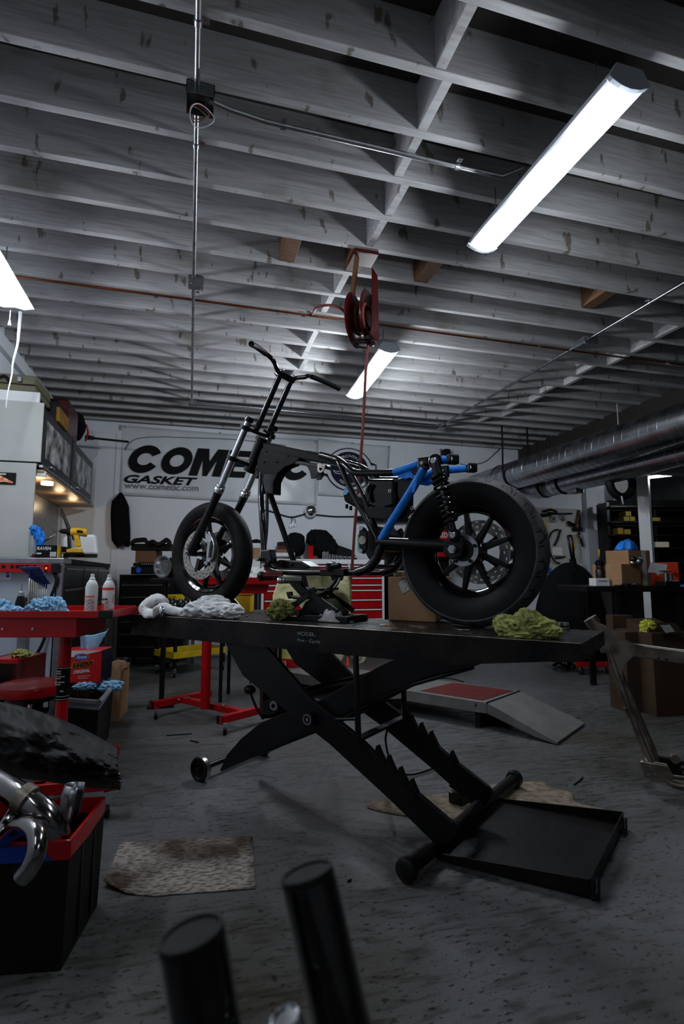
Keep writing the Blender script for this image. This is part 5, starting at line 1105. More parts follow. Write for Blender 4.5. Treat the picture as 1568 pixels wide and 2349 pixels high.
can('spray can covered in fine print, left of the two white cans on the red table', 208, .10, 97, False, None)
can('white spray can with orange red swoosh, right of the two', 247, .13, 95, True, 'one')
md = thing('magnetic_tray', 'flat shiny magnetic tray on the red table beside the spray cans', 'tray', tp(170, .10)); MB().lathe([(0, 0), (.055, 0), (.072, .012), (.074, .012), (.055, -.0), (0, .002)], tp(172, .12)+V((0, 0, .001)), (0, 0, 1), 32).build('dish', 'steel', md)
brc = one(MB().tube([tp(148, .05)+V((0, 0, .004)), tp(196, .05)+V((0, 0, .006))], .0035, 8).ball(tp(193, .05)+V((0, 0, .008)), .006, 8), 'steel_rod', 'steel', 'thin steel rod lying at the front edge of the red table', 'rod')
# T-handle hex keys in a rack
th = thing('hex_key_set', 'fan of dark blue T-handle hex keys in a wire rack on the red table', 'hex keys', tp(88, .18))
for i in range(9):
    px = 70+i*4.6; b_ = .17+.006*i; o = tp(px, b_); yt_ = 1303+i*4.3; d_ = d0+b_; top_ = ad(px, yt_, d_); ll = .026-.0012*i
    MB().bar(V((top_.x, top_.y, top_.z))-ex*(.055-.004*i)+V((0, 0, -.003)), V((top_.x, top_.y, top_.z))+ex*(.055-.004*i), .020, .020-.0012*i).build('t_handle', 'blueplast', th, bevel=.006)
    MB().tube([top_, V((top_.x, top_.y, top_.z-.055+.003*i))], .0065-.0003*i, 10).build('handle_shank', 'blueplast', th)
    MB().tube([V((top_.x, top_.y, top_.z-.05+.003*i)), V((top_.x, top_.y, zt0+.012))], .0062-.0005*i, 6).build('hex_shaft', 'disc', th)
MB().tube([tp(60, .16)+V((0, 0, .0)), tp(58, .16)+V((0, 0, .065)), tp(113, .19)+V((0, 0, .07)), tp(112, .19)], .0022, 6).box(tp(88, .19)+V((0, 0, .006)), (.14, .05, .010), Rm).build('wire_rack', 'rawsteel', th)
def bottle(px, b_, label, k=1.0):
    o = tp(px, b_); t = thing('squeeze_bottle', label, 'bottle', o)
    MB().lathe([(0, 0), (.026*k, 0), (.027*k, .06*k), (.017*k, .098*k), (0, .098*k)], o, (0, 0, 1), 24).build('body', 'matte', t); MB().lathe([(.017*k, .098*k), (.016*k, .118*k), (.006*k, .126*k), (.003*k, .165*k), (0, .165*k)], o, (0, 0, 1), 20).build('nozzle', 'glass', t)
bottle(46, .17, 'dark squeeze bottle with thin clear nozzle left of the hex keys'); bottle(64, .24, 'second dark squeeze bottle half hidden behind the hex keys', .9)
crumple('paper_towel', 'bluetowel', 'crumpled light blue towel in front of the hex keys on the red table', 'towel', [(tp(85, .07)+V((0, 0, .028)), (.05, .05, .05)), (tp(108, .07)+V((0, 0, .032)), (.06, .05, .055)), (tp(130, .07)+V((0, 0, .03)), (.04, .04, .055)), (tp(140, .07)+V((0, 0, .012)), (.035, .03, .025))], zt0, 3)
crumple('paper_towel', 'bluetowel', 'crumpled light blue towel at the left edge of the red table', 'towel', [(tp(-8, .07)+V((0, 0, .028)), (.07, .05, .05)), (tp(15, .07)+V((0, 0, .015)), (.05, .04, .035)), (tp(36, .07)+V((0, 0, .012)), (.04, .035, .03))], zt0, 8)
# ---------------------------------------------------------------- below the red table
sb = thing('towel_box', 'red Scott SHOP ORIGINAL towel box with a blue towel sticking out of the top', 'box', base_of(140, 1493, 232, 1564, 3.7, .2)); rt = .06
c, s, R = CBX(138, 1493, 231, 1566, 3.7, .20, rt); MB().box(c, s, R).build('carton', 'redpl', sb, bevel=.002)
fo = c-R @ V((0, s[1]/2+.0008, 0)); rx = R @ V((1, 0, 0))
def fp(u, v, e_=0): return fo+rx*(u-.5)*s[0]+V((0, 0, (v-.5)*s[2]))-R @ V((0, e_, 0))
nrm = -(R @ V((0, 1, 0)))
MB().prism([fp(0, 1), fp(0, .74), fp(.55, .86), fp(.97, .985), fp(.97, 1)], nrm*.0006).build('white_corner', 'paper', sb)
MB().prism([fp(.52+.19*math.cos(2*PI*i/32), .80+.115*math.sin(2*PI*i/32), .0006) for i in range(32)], nrm*.0006).build('oval_red', 'orange', sb)
MB().prism([fp(.52+.165*math.cos(2*PI*i/32), .80+.095*math.sin(2*PI*i/32), .0012) for i in range(32)], nrm*.0006).build('oval_blue', 'blue', sb)
text('Scott', 'paper', sb, fp(.40, .755, .0018), rx, zu, s[0]*.25, s[2]*.10, bold=.02, shear=.25, name='lettering')
sk = (rx+V((0, 0, .12))).normalized()
text('SHOP', 'yellow', sb, fp(.285, .43, .0012), sk, zu, s[0]*.53, s[2]*.20, bold=.05, shear=.2, name='lettering_outline'); text('SHOP', 'ink', sb, fp(.30, .445, .0020), sk, zu, s[0]*.50, s[2]*.17, bold=.03, shear=.2, name='lettering')
text('ORIGINAL', 'paper', sb, fp(.34, .28, .0012), sk, zu, s[0]*.40, s[2]*.11, bold=.03, shear=.15, name='lettering')
MB().prism([fp(.45, .19, .0006), fp(.75, .22, .0006), fp(.75, .235, .0006), fp(.45, .205, .0006)], nrm*.0006).build('small_print', 'paper', sb)
MB().prism([fp(.45, .13, .0006), fp(.70, .155, .0006), fp(.70, .17, .0006), fp(.45, .145, .0006)], nrm*.0006).build('small_print', 'paper', sb)
MB().box(c+R @ V((s[0]/2+.0006, 0, 0)), (.001, s[1]*.98, s[2]*.98), R).build('side_print', 'navy', sb)
tw = MB(); b0_ = c+V((0, 0, s[2]/2)); 
def twf(u, v):
    w_ = (.045+.05*v)*(1+.25*math.sin(u*9)); a = (u-.5)*2
    return b0_+rx*(a*w_+.03*v)+R @ V((0, .03*math.sin(u*7+v*2)*(1-.3*v), 0))+V((0, 0, .115*v*(1+.38*a*a*(1 if a > 0 else .1))-.02))
tw.grid(twf, 24, 12).build('towel', 'bluetowel', sb, solid=.003)
cbx = thing('cardboard_box', 'closed cardboard box on the floor carrying the red towel box', 'box', V((c.x, c.y, 0))); MB().b2(V((c.x-.15, c.y+.02, 0)), V((c.x+.13, c.y+.24, c.z-s[2]/2-.001))).build('carton', 'cardin', cbx, bevel=.003); MB().b2(V((c.x-.03, c.y+.018, 0)), V((c.x+.02, c.y+.02, c.z-s[2]/2-.002))).build('tape', 'card', cbx)
# grey rimmed tote
tz = .352; T4 = [az(126, 1603, tz), az(228, 1612, tz), az(262, 1566, tz), az(150, 1538, tz)]
tote = thing('plastic_tote', 'black tote with thick grey rim holding dark bottles and a blue towel', 'bin', (sum((p for p in T4), V())/4).xy.to_3d())
cen = sum((p for p in T4), V())/4; fl4 = [V((cen.x+(p.x-cen.x)*.88, cen.y+(p.y-cen.y)*.88, .0)) for p in T4]; in4 = [cen+(p-cen)*.90 for p in T4]
b = MB(); b.add(fl4+[p-V((0, 0, .02)) for p in [cen+(p-cen)*.97 for p in T4]], [(0, 1, 2, 3), (0, 4, 5, 1), (1, 5, 6, 2), (2, 6, 7, 3), (3, 7, 4, 0)]); b.build('tub', 'matte', tote, solid=.006)
b = MB(); b.tube(smooth([p for p in [T4[0]*.9+T4[1]*.1, T4[0]*.1+T4[1]*.9, T4[1]*.9+T4[2]*.1, T4[1]*.1+T4[2]*.9, T4[2]*.9+T4[3]*.1, T4[2]*.1+T4[3]*.9, T4[3]*.9+T4[0]*.1, T4[3]*.1+T4[0]*.9]], 4, True), .016, 10, closed=True); b.build('rim', 'grey', tote)
b = MB()
for k in range(4): q0_, q1_ = cen+(T4[k]-cen)*.98, cen+(T4[(k+1) % 4]-cen)*.98; b.prism([q0_, q1_, q1_-V((0, 0, .045)), q0_-V((0, 0, .045))], (cen-q0_).normalized()*.006)
b.build('rim_band', 'grey', tote)
for k in range(5):
    q = cen+(T4[k % 4]-cen)*(.45 if k < 4 else .05); one(MB().lathe([(0, 0), (.035, 0), (.037, .15), (.016, .20), (.016, .23), (0, .23)], V((q.x, q.y, .075+.01*k)), (.25*math.cos(k*2.1), .25*math.sin(k*2.1), 1), 20), 'oil_bottle', 'black', 'dark glossy bottle in the grey rimmed tote', 'bottle', 'dark bottles in the tote')
tq_ = [T4[3].lerp(T4[1], .35), T4[3].lerp(T4[1], .62)+V((0, 0, .005)), T4[2].lerp(T4[1], .35), T4[2].lerp(T4[1], .15)]
crumple('paper_towel', 'bluetowel', 'long crumpled blue towel lying across the grey rimmed tote', 'towel', [(q+V((0, 0, .005)), (.06, .026, .022)) for q in tq_]+[(tq_[0].lerp(tq_[2], .5)+V((0, 0, .01)), (.07, .024, .02))], tz-.06, 12, amp=.45)
cr2 = thing('cardboard_box', 'open cardboard box wedged behind the grey rimmed tote', 'box', az(262, 1650, 0)); q = az(262, 1655, 0)
b = MB()
for a_, c_ in (((-.12, 0), (.03, .0)), ((.03, 0), (.06, .34)), ((.06, .34), (-.10, .34))):
    p0, p1 = V((q.x+a_[0], q.y+a_[1], 0)), V((q.x+c_[0], q.y+c_[1], 0)); b.prism([p0, p1, p1+V((0, 0, .38)), p0+V((0, 0, .37))], (p1-p0).cross(V((0, 0, 1))).normalized()*-.006)
b.build('carton', 'card', cr2)
rag('plastic_liner', 'cardin', 'brown crumpled liner in the open cardboard box behind the tote', 'liner', V((q.x-.02, q.y+.17, .36)), .16, .3, [(.5, .3, .03, .08), (.5, .8, .03, .08)], 31)
# red stool
stl = thing('shop_stool', 'round red padded stool tucked under the near red table', 'stool', az(72, 1900, 0)); so = ad(72, 1585, 3.15)
MB().lathe([(0, -.045), (.15, -.045), (.185, -.03), (.195, 0), (.185, .022), (.15, .032), (0, .035)], V((so.x, so.y, so.z+.02)), (0, 0, 1), 48).build('seat', 'red', stl)
MB().cyl(V((so.x, so.y, so.z-.05)), (0, 0, 1), .13, .03, 32).build('seat_plate', 'satin', stl); MB().tube([V((so.x, so.y, .12)), V((so.x, so.y, so.z-.04))], .014, 16).build('piston', 'chrome', stl); MB().tube([V((so.x, so.y, .10)), V((so.x, so.y, .3))], .026, 16).build('piston_sleeve', 'satin', stl)
for k in range(5):
    a = 2*PI*k/5+.3; p = V((so.x+.17*math.cos(a), so.y+.17*math.sin(a), .09)); MB().bar(V((so.x, so.y, .11)), p, .035, .03).build('base_arm', 'satin', stl, bevel=.003); caster((p.x, p.y), stl, .028, .08)
rtb = thing('red_crate', 'red steel crate with a yellow rag on top, lower left behind the stool', 'crate', base_of(-30, 1515, 40, 1600, 3.55, .3)); cc, ss, R = CBX(-30, 1513, 42, 1585, 3.55, .3)
zz0 = .0; 
for a_ in ((-.5, 0), (.5, 0)): MB().box(V((cc.x, cc.y, (cc.z+ss[2]/2)/2))+R @ V((a_[0]*ss[0], 0, 0)), (.03, .3, cc.z+ss[2]/2), R).build('side_wall', 'darkred', rtb)
MB().box(V((cc.x, cc.y, cc.z+ss[2]/2-.015)), (ss[0], .3, .03), R).build('top', 'red', rtb, bevel=.003); MB().box(V((cc.x, cc.y, .02)), (ss[0], .3, .04), R).build('floor_panel', 'darkred', rtb)
crumple('shop_rag', 'greenrag', 'small yellow green rag on top of the red crate at the lower left', 'rag', [(V((cc.x+.03, cc.y-.05, cc.z+ss[2]/2+.015)), (.045, .045, .03)), (V((cc.x+.07, cc.y-.05, cc.z+ss[2]/2+.01)), (.035, .035, .022))], cc.z+ss[2]/2, 40)
psb = thing('steel_upright', 'grey steel upright post standing behind the red stool', 'post', az(50, 1600, 0)); q = ad(48, 1520, 4.05); MB().b2(V((q.x-.03, q.y-.03, 0)), V((q.x+.035, q.y+.03, ad(48, 1440, 4.05).z))).build('post', 'galv', psb, bevel=.003)
# yellow and black utility cart
yc_ = thing('utility_cart', 'black utility cart with yellow trays behind the red stand', 'cart', az(462, 1545, 0)); yo = az(470, 1548, 0); Ry = Matrix.Rotation(.55, 3, 'Z'); 
def yb3(c_, s_, nm, mat, **k): MB().box(V((yo.x, yo.y, 0))+Ry @ V(c_), s_, Ry).build(nm, mat, yc_, **k)
for zz_, nm in ((.20, 'lower_tray'), (.80, 'upper_tray')):
    yb3((.0, .3, zz_), (.66, .42, .01), nm, 'satin')
    for c_, s_ in (((0, .09, zz_+.03), (.66, .012, .07)), ((0, .51, zz_+.03), (.66, .012, .07)), ((-.33, .3, zz_+.03), (.012, .42, .07)), ((.33, .3, zz_+.03), (.012, .42, .07))): yb3(c_, s_, nm+'_lip', 'ytape', bevel=.003)
for sx in (-.31, .31):
    for sy in (.11, .49): yb3((sx, sy, .45), (.03, .03, .78), 'leg', 'satin'); q = V((yo.x, yo.y, 0))+Ry @ V((sx, sy, 0)); caster((q.x, q.y), yc_, .04, .09)
yb3((.16, .3, .87), (.3, .3, .12), 'cargo_box', 'satin', bevel=.006)
yx = thing('yellow_organiser', 'bright yellow organiser box seen between the front wheel and the tool chest', 'box', base_of(545, 1357, 576, 1404, 4.9, .15)); cb(MB(), 540, 1366, 574, 1405, 4.75, .2).build('drawer', 'yellow', yx, bevel=.004); cb(MB(), 540, 1355, 576, 1364.5, 4.75, .2).build('lid', 'yellow', yx, bevel=.004)
q = yx.location; zb_ = ad(557, 1405, 4.75).z
tb = thing('side_table', 'dark small table under the yellow organiser, mostly hidden by the lift', 'table', V((q.x, q.y+.1, 0))); cc, ss, R = CBX(500, 1405, 640, 1409, 4.75, .4); MB().box(V((cc.x, cc.y, zb_-.012)), (ss[0], .4, .022), R).build('tabletop', 'satin', tb, bevel=.003)
for sx in (-1, 1):
    for sy in (-1, 1): p = V((cc.x, cc.y, 0))+R @ V((sx*(ss[0]/2-.03), sy*.17, 0)); MB().b2((p.x-.015, p.y-.015, 0), (p.x+.015, p.y+.015, zb_-.024)).build('leg', 'satin', tb)
# ================================================================ ON THE LIFT TABLE
def tz_(px, py): p = az(px, py, TZ); return V((p.x, p.y, TZ))
# wheel chock holding the front wheel
wc = thing('wheel_chock', 'black wheel chock clamp under the front tyre on the lift', 'chock', uvz(uc(fc_)-.0, BQ, TZ)); s0 = fc_.dot(U)
for q in (-.075, .075): 
    MB().prism([uvz(s0+a, BQ+q-.006, TZ+b_) for a, b_ in ((-.16, 0), (.20, 0), (.20, .03), (.11, .10), (.06, .07), (-.06, .07), (-.12, .10), (-.16, .04))], NN*.012).build('cheek_plate', 'satin', wc, bevel=.003)
MB().box(uvz(s0+.02, BQ, TZ+.009), (.36, .14, .016), Matrix((U, NN, V((0, 0, 1)))).transposed()).build('base_plate', 'satin', wc)
MB().tube([uvz(s0+.12, BQ-.09, TZ+.05), uvz(s0+.12, BQ+.09, TZ+.05)], .012, 12).build('clamp_bolt', 'steel', wc); MB().ball(uvz(s0+.185, BQ-.10, TZ+.06), .028, 12).build('clamp_knob', 'matte', wc)
# black jack under the frame
jk_ = thing('motorcycle_jack', 'low black scissor jack standing under the bike frame on the lift', 'jack', lq(715, 1425, 2.2)); Q = 2.17
def J(px, py): return lq(px, py, Q)
zb_ = TZ+.001; a, b_ = J(636, 1410), J(800, 1410); 
for dq in (0, .16): MB().bar(V((a.x, a.y, TZ+.016))+NN*dq, V((b_.x, b_.y, TZ+.016))+NN*dq, .03, .03).build('base_rail', 'satin', jk_, bevel=.003)
for t_ in (.05, .33, .95): p = a*(1-t_)+b_*t_; MB().bar(V((p.x, p.y, TZ+.018)), V((p.x, p.y, TZ+.018))+NN*.16, .035, .03).build('cross_rail', 'satin', jk_, bevel=.003)
for dq in (0.0, .15):
    MB().bar(J(652, 1406)+NN*dq, J(722, 1352)+NN*dq, .026, .012, NN).build('lift_arm', 'satin', jk_); MB().bar(J(700, 1352)+NN*dq, J(772, 1404)+NN*dq, .026, .012, NN).build('lift_arm', 'satin', jk_)
MB().prism([J(*q)+NN*.03 for q in ((672, 1415), (690, 1380), (712, 1368), (738, 1375), (770, 1410))], NN*.1).build('lift_block', 'satin', jk_, bevel=.01)
MB().tube([J(648, 1412)-NN*.02, J(688, 1413)-NN*.02], .007, 10).build('chrome_rod', 'chrome', jk_); MB().cyl(J(692, 1405)-NN*.02, -NN, .016, .02, 16).build('screw_head', 'satin', jk_)
MB().bar(J(715, 1352)+NN*.0, J(715, 1352)+NN*.18, .08, .012).build('saddle', 'rubber', jk_, bevel=.003)
# pale towel draped over the far frame rail
tl_ = thing('draped_towel', 'pale yellow towel hanging over the lower frame rail behind the jack', 'towel', lq(715, 1408, BQ+.1)); TQ = BQ+.045
top_l, top_r = 0, 0
OUT = [(640, 1322), (700, 1320), (760, 1322), (800, 1322)]
def twl(u, v):
    xl = 642-16*min(1, v*1.25)-0*v; xr__ = 801+4*math.sin(v*PI); yb__ = (1378 if u < .30 else 1378+28*min(1, (u-.30)/.12)); yt__ = 1320
    px = xl+(xr__-xl)*u; py = yt__+(yb__-yt__)*v; q = noise.fractal(V((u*5, v*2, 1)), 1, 2, 3)
    return lq(px, py, TQ+.008*math.sin(u*11+v)+.012*q)
MB().grid(twl, 44, 20).build('towel_front', 'yellowpad', tl_, solid=.006)
MB().tube([lq(642+158*i/30, 1319.5+1.0*math.sin(i), TQ+.01) for i in range(31)], .009, 8).build('folded_edge', 'yellowpad', tl_)
MB().grid(lambda u, v: lq(648+146*u, 1320+46*v, TQ+.035+.01*math.sin(u*9)), 30, 8).build('towel_back', 'yellowpad', tl_, solid=.006)
# rags and parts along the near edge
Ru = Matrix((U, NN, V((0, 0, 1)))).transposed()
def heapU(name, mat, label, cat, s0px, s1px, wd, blobs, seed, q=Q0+.03, **k):
    a, b_ = lq(s0px, 1420, q), lq(s1px, 1420, q); m_ = (a+b_)/2; L_ = (b_-a).length; c = V((m_.x, m_.y, TZ))+NN*(wd/2-.02)
    return heap((c, U, NN, L_, wd, blobs), mat, name, label, cat, seed, **k)
def wp(px, py, dq=.05): return lq(px, py, Q0+dq)
b = MB().tube(smooth([wp(337, 1408, .02), wp(332, 1400, .03), wp(343, 1385, .05), wp(361, 1374, .06), wp(376, 1377, .07), wp(383, 1384, .08)], 5), [.026, .030, .033, .034, .034, .035, .036, .036, .036, .036, .036, .036, .035, .034, .032, .030, .029, .028, .027, .026, .024, .022, .020, .019, .018, .016], 16).tube(smooth([wp(332, 1406, .02), wp(350, 1408, .01), wp(372, 1396, .01), wp(392, 1400, .02), wp(415, 1405, .02), wp(436, 1404, .03)], 5), [.026, .027, .028, .028, .028, .029, .030, .030, .030, .030, .029, .028, .028, .028, .027, .026, .025, .024, .024, .024, .024, .023, .022, .022, .021, .020], 16)
b.v = [p+noise.noise_vector(p*22)*.010+noise.noise_vector(p*55)*.004 for p in b.v]; b.v = [V((p.x, p.y, max(p.z, TZ+.001) if p.dot(NN) > Q0 else p.z)) for p in b.v]
one(b, 'cotton_rag', 'whiterag', 'white cotton rag looped at the left end of the lift table', 'rag')
crumple('cotton_rag', 'whiterag', 'white cotton rag spread at the near edge under the front wheel', 'rag', [(wp(487, 1388, .12), (.085, .05, .05)), (wp(470, 1398, .07), (.10, .05, .045)), (wp(505, 1400, .07), (.10, .05, .04)), (wp(443, 1406, .06), (.07, .04, .025)), (wp(532, 1403, .06), (.055, .04, .035))], TZ, 5, amp=.26, fr=1.6)
def small(s_, nm, mat, label, cat, **k): return one(s_, nm, mat, label, cat, **k)
p = lq(415, 1398, Q0+.10); gearb = MB()
for i in range(9): q = lq(384+8*i, 1396-3*math.sin(i*1.3), Q0+.12+.02*math.cos(i*2)); gearb.ball(V((q.x, q.y, TZ+.05+.012*math.sin(i*2.2))), (.026, .026, .03), 8, .4, 2, i)
gb = thing('transmission_part', 'black shiny lumpy engine part wrapped between the white rags', 'engine part', V((p.x, p.y, TZ))); gearb.build('casting', 'black', gb); MB().tube([lq(372, 1382, Q0+.11), lq(386, 1382, Q0+.11)], .008, 10).build('shaft', 'satin', gb)
MB().box(V((p.x, p.y, TZ+.014)), (.26, .10, .026), Ru).build('lower_casting', 'black', gb, bevel=.01)
sd = thing('screwdriver', 'dark handled screwdriver lying at the table edge by the white rag', 'screwdriver', tz_(480, 1416)); a, b_, c_ = tz_(457, 1415), tz_(478, 1418), tz_(514, 1421)
h_ = V((0, 0, .012)); MB().tube([a+h_, a*.5+b_*.5+h_, b_+h_], [.011, .013, .008], 12).build('handle', 'satin', sd); MB().tube([b_+h_, c_+h_], .0035, 8).build('shaft', 'chrome', sd)
rb = tz_(545, 1418); small(MB().ball(rb+V((0, 0, .012)), .012, 12), 'white_ball', 'white', 'small round white cap beside the end of the white rag', 'cap')
sb_ = tz_(372, 1414); small(MB().ball(V((sb_.x, sb_.y, TZ+.028)), (.022, .02, .028), 12, .1, 3), 'steel_ball_joint', 'chrome', 'small dark chrome knob poking from under the left white rag', 'knob')
crumple('shop_rag', 'greenrag', 'small olive green rag bunched left of the jack', 'rag', [(lq(640, 1398, 2.12), (.045, .04, .045)), (lq(628, 1405, 2.12), (.035, .035, .03)), (lq(655, 1396, 2.15), (.04, .04, .035))], TZ, 17, amp=.35)
ch = thing('chain_end', 'short loop of fine steel chain lying left of the small green rag', 'chain', tz_(607, 1409))
cp0, cp1 = tz_(598, 1409)+NN*.02, tz_(620, 1403)+NN*.02
for i in range(6): q = cp0.lerp(cp1, i/5)+V((0, 0, .006)); MB().torus(q, NN if i % 2 else (0, 0, 1), .007, .0018, 14, 6).build('link', 'steel', ch)
heap((tz_(763, 1427), U, NN, .22, .09, [(.3, .5, .025, .04), (.5, .5, .03, .03), (.75, .5, .015, .04)]), 'plastic', 'plastic_bag', 'crumpled clear plastic bag in front of the jack', 'bag', 23, fold=.5, fr=14)
for px, py, nm, lb in ((625, 1420, 'nut', 'tiny pale nut lying on the table edge left of the jack'), (566, 1415, 'bolt', 'small bright bolt lying near the round white cap')): q = tz_(px, py); small(MB().cyl(q+V((0, 0, .0005)), (0, 0, 1), .006, .006, 6), nm, 'steel', lb, 'fastener')
cg = thing('cigarette_butt', 'cigarette butt with orange filter on the lift table edge', 'cigarette', tz_(882, 1437)); a, b_ = tz_(871, 1436)+V((0, 0, .004)), tz_(893, 1437)+V((0, 0, .004)); m_ = a.lerp(b_, .5)
MB().tube([a, m_], .0042, 12).build('paper', 'paper', cg); MB().tube([m_, b_], .0043, 12).build('filter', pm('orange cigarette filter', (.6, .27, .06), .8), cg)
axl = thing('axle_shaft', 'slim steel axle shaft lying on the table in front of the rear wheel', 'axle', tz_(1040, 1432)); a, b_ = tz_(971, 1424)+V((0, 0, .011)), tz_(1110, 1441)+V((0, 0, .011)); dd = (b_-a)
MB().tube([a, a+dd*.14, a+dd*.141, b_-dd*.05, b_-dd*.049, b_], [.007, .007, .009, .009, .011, .011], 14).build('shaft', 'chrome', axl)
for t_ in (.15, .30): MB().tube([a+dd*t_, a+dd*(t_+.02)], .0112, 16).build('collar', 'satin', axl)
MB().tube([tz_(1040, 1445)+V((0, 0, .003)), tz_(1078, 1448)+V((0, 0, .003))], .003, 6).build('clip', 'rawsteel', axl)
crumple('shop_rag', 'greenrag', 'large olive green rag crumpled at the right end of the lift table', 'rag', [(lq(1210, 1434, 2.08), (.055, .055, .055)), (lq(1238, 1442, 2.08), (.06, .05, .04)), (lq(1262, 1450, 2.07), (.04, .035, .025)), (lq(1172, 1444, 2.06), (.05, .055, .035)), (lq(1158, 1432, 2.12), (.045, .04, .035)), (lq(1205, 1458, 2.04), (.075, .035, .018))], TZ, 29, amp=.26, fr=1.7)
hr_ = thing('bearing_race', 'small shiny ring shaped bearing race at the right end of the lift table', 'bearing', tz_(1290, 1443)); o = tz_(1290, 1443)
MB().disc(o+V((0, 0, .001)), (0, 0, 1), .016, .026, .026, 32).build('ring', 'chrome', hr_); MB().disc(o+V((0, 0, .010)), (0, 0, 1), .0262, .0275, .006, 32).build('groove', 'satin', hr_)
pl_ = heap((tz_(1128, 1436)+NN*.03, U, NN, .10, .05, [(.5, .5, .012, .03)]), 'plastic', 'plastic_wrap', 'scrap of clear wrap behind the axle shaft', 'wrap', 33, fold=.4, fr=18)
# cardboard box behind the rear wheel
cx = thing('cardboard_box', 'cardboard carton with white label standing on the lift behind the rear wheel', 'carton', lq(940, 1420, 2.42)); p0 = lq(890, 1424, 2.425); p1 = lq(1000, 1424, 2.425); hh = lq(890, 1323, 2.425).z-TZ-.001; L_ = (p1-p0).length
MB().hull([V((p.x, p.y, TZ+.001+z_)) for z_ in (0, hh) for p in (p0, p1, p1+NN*.2, p0+NN*.2)]).build('carton', 'card', cx, bevel=.004)
lc = [lq(*q, 2.4238) for q in ((913, 1336), (932, 1328), (941, 1352), (923, 1363))]; MB().prism(lc, -NN*.001).build('address_label', 'label', cx)
tbx = [lq(*q, 2.4236) for q in ((905, 1312), (925, 1312), (925, 1322), (905, 1322))]
rd = thing('white_tub', 'white tub with round yellow logo behind the carton', 'tub', lq(918, 1323, 2.5)); MB().box(lq(917, 1316.3, 2.5), (.062, .062, lq(917, 1310, 2.5).z-lq(917, 1322.6, 2.5).z), basis()).build('tub_body', 'paper', rd, bevel=.006); MB().cyl(lq(916, 1317, 2.5)-FH*.032, -FH, .010, .002, 24).build('yellow_logo', 'ytape', rd)
# ================================================================ MID-GROUND: low ramp lift with things on it
rl = thing('low_ramp_lift', 'low grey platform lift with red mat and sloping ramp on the floor behind the scissors', 'ramp', az(1115, 1640, 0)); HZ = .19
PA, PB = az(1115, 1612, HZ), az(1190, 1585, HZ); PC, PD = az(1341, 1658, .02), az(1277, 1703, .02); dU = (az(670, 1543, HZ)-PA); dU = dU/dU.length; Ld = (az(640, 1540, HZ)-PA).length; 
far = PB-PA
def slab(pts, th, nm, mat, par, **k): MB().prism(pts, (0, 0, -th)).build(nm, mat, par, **k)
slab([PA, PB, PB+dU*Ld, PA+dU*Ld], .012, 'deck', 'ramp', rl, bevel=.002)
n_ = far.normalized()
MB().prism([PA+V((0, 0, -.012)), PA+dU*Ld+V((0, 0, -.012)), PA+dU*Ld+V((0, 0, -.09)), PA+V((0, 0, -.075))], n_*.006).build('side_skirt', 'ramp', rl)
MB().prism([PB+V((0, 0, -.012)), PB+dU*Ld+V((0, 0, -.012)), PB+dU*Ld+V((0, 0, -.09)), PB+V((0, 0, -.075))], -n_*.006).build('side_skirt', 'ramp', rl)
for t_ in (.03, .97): p = PA+dU*Ld*t_; MB().hull([V((q.x, q.y, z_)) for z_ in (0, HZ-.012) for q in (p+n_*.02, p+dU*.04+n_*.02, p+dU*.04+far-n_*.02, p+far-n_*.02)]).build('support', 'satin', rl)
for px, py in ((940, 1607), (1090, 1617)): q = apl(px, py, PA, n_); MB().cyl(q-n_*.002, -n_, .013, .004, 18).build('bolt_hole', 'ink', rl)
slab([PA+V((.004, 0, 0)), PB+V((.004, 0, 0)), PC, PD], .014, 'ramp_plate', 'ramp', rl, bevel=.002)
MB().prism([PA+V((.004, 0, -.014)), PD+V((0, 0, -.0)), PD+V((0, 0, -.015)), PD+(PA-PD)*.3+V((0, 0, -.045)), PA+V((.004, 0, -.075))], n_*.006).build('ramp_skirt', 'ramp', rl)
MB().tube([PA+V((.002, 0, -.004)), PB+V((.002, 0, -.004))], .009, 10).build('hinge', 'satin', rl)
rpts = [PA+dU*.05+far*.08, PB+dU*.03-far*.06, az(1020, 1568, HZ), az(977, 1590, HZ)]
p3 = rpts[0]+dU*.52; p2 = rpts[1]+dU*.52
MB().prism([rpts[0], rpts[1], p2, p3], (0, 0, .003)).build('red_mat', 'redpad', rl)
one(MB().tube(smooth([V((p.x, p.y, HZ+.008)) for p in (az(985, 1562, HZ), az(1010, 1558, HZ), az(1040, 1560, HZ), az(1062, 1566, HZ))]), .006, 8), 'loose_cable', 'matte', 'short black cable lying on the far side of the low ramp lift', 'cable')
# red parts tray with rags, seen under the lift table
rtz = V((0, 0, HZ+.001)); def_ = lambda px, py: az(px, py, HZ)
rtr = thing('parts_tray', 'red plastic parts tray with yellow green gloves under the lift table', 'tray', def_(650, 1532)); q = def_(650, 1527); Rt = Matrix.Rotation(-.55, 3, 'Z')
MB().box(V((q.x, q.y, HZ+.006)), (.34, .2, .01), Rt).build('tray_floor', 'redpl', rtr)
for c_, s_ in (((0, -.1, .045), (.34, .008, .08)), ((0, .1, .045), (.34, .008, .08)), ((-.17, 0, .045), (.008, .2, .08)), ((.17, 0, .045), (.008, .2, .08))): MB().box(V((q.x, q.y, HZ))+Rt @ V(c_), s_, Rt).build('tray_side', 'redpl', rtr, bevel=.003)
heap((V((q.x-.02, q.y, HZ+.03)), Rt @ V((1, 0, 0)), Rt @ V((0, 1, 0)), .28, .17, [(.25, .5, .10, .05), (.5, .5, .12, .06), (.8, .5, .08, .05)]), 'greenrag', 'work_gloves', 'yellow green work gloves heaped in the red parts tray', 'gloves', 44, fold=.3, fr=9)
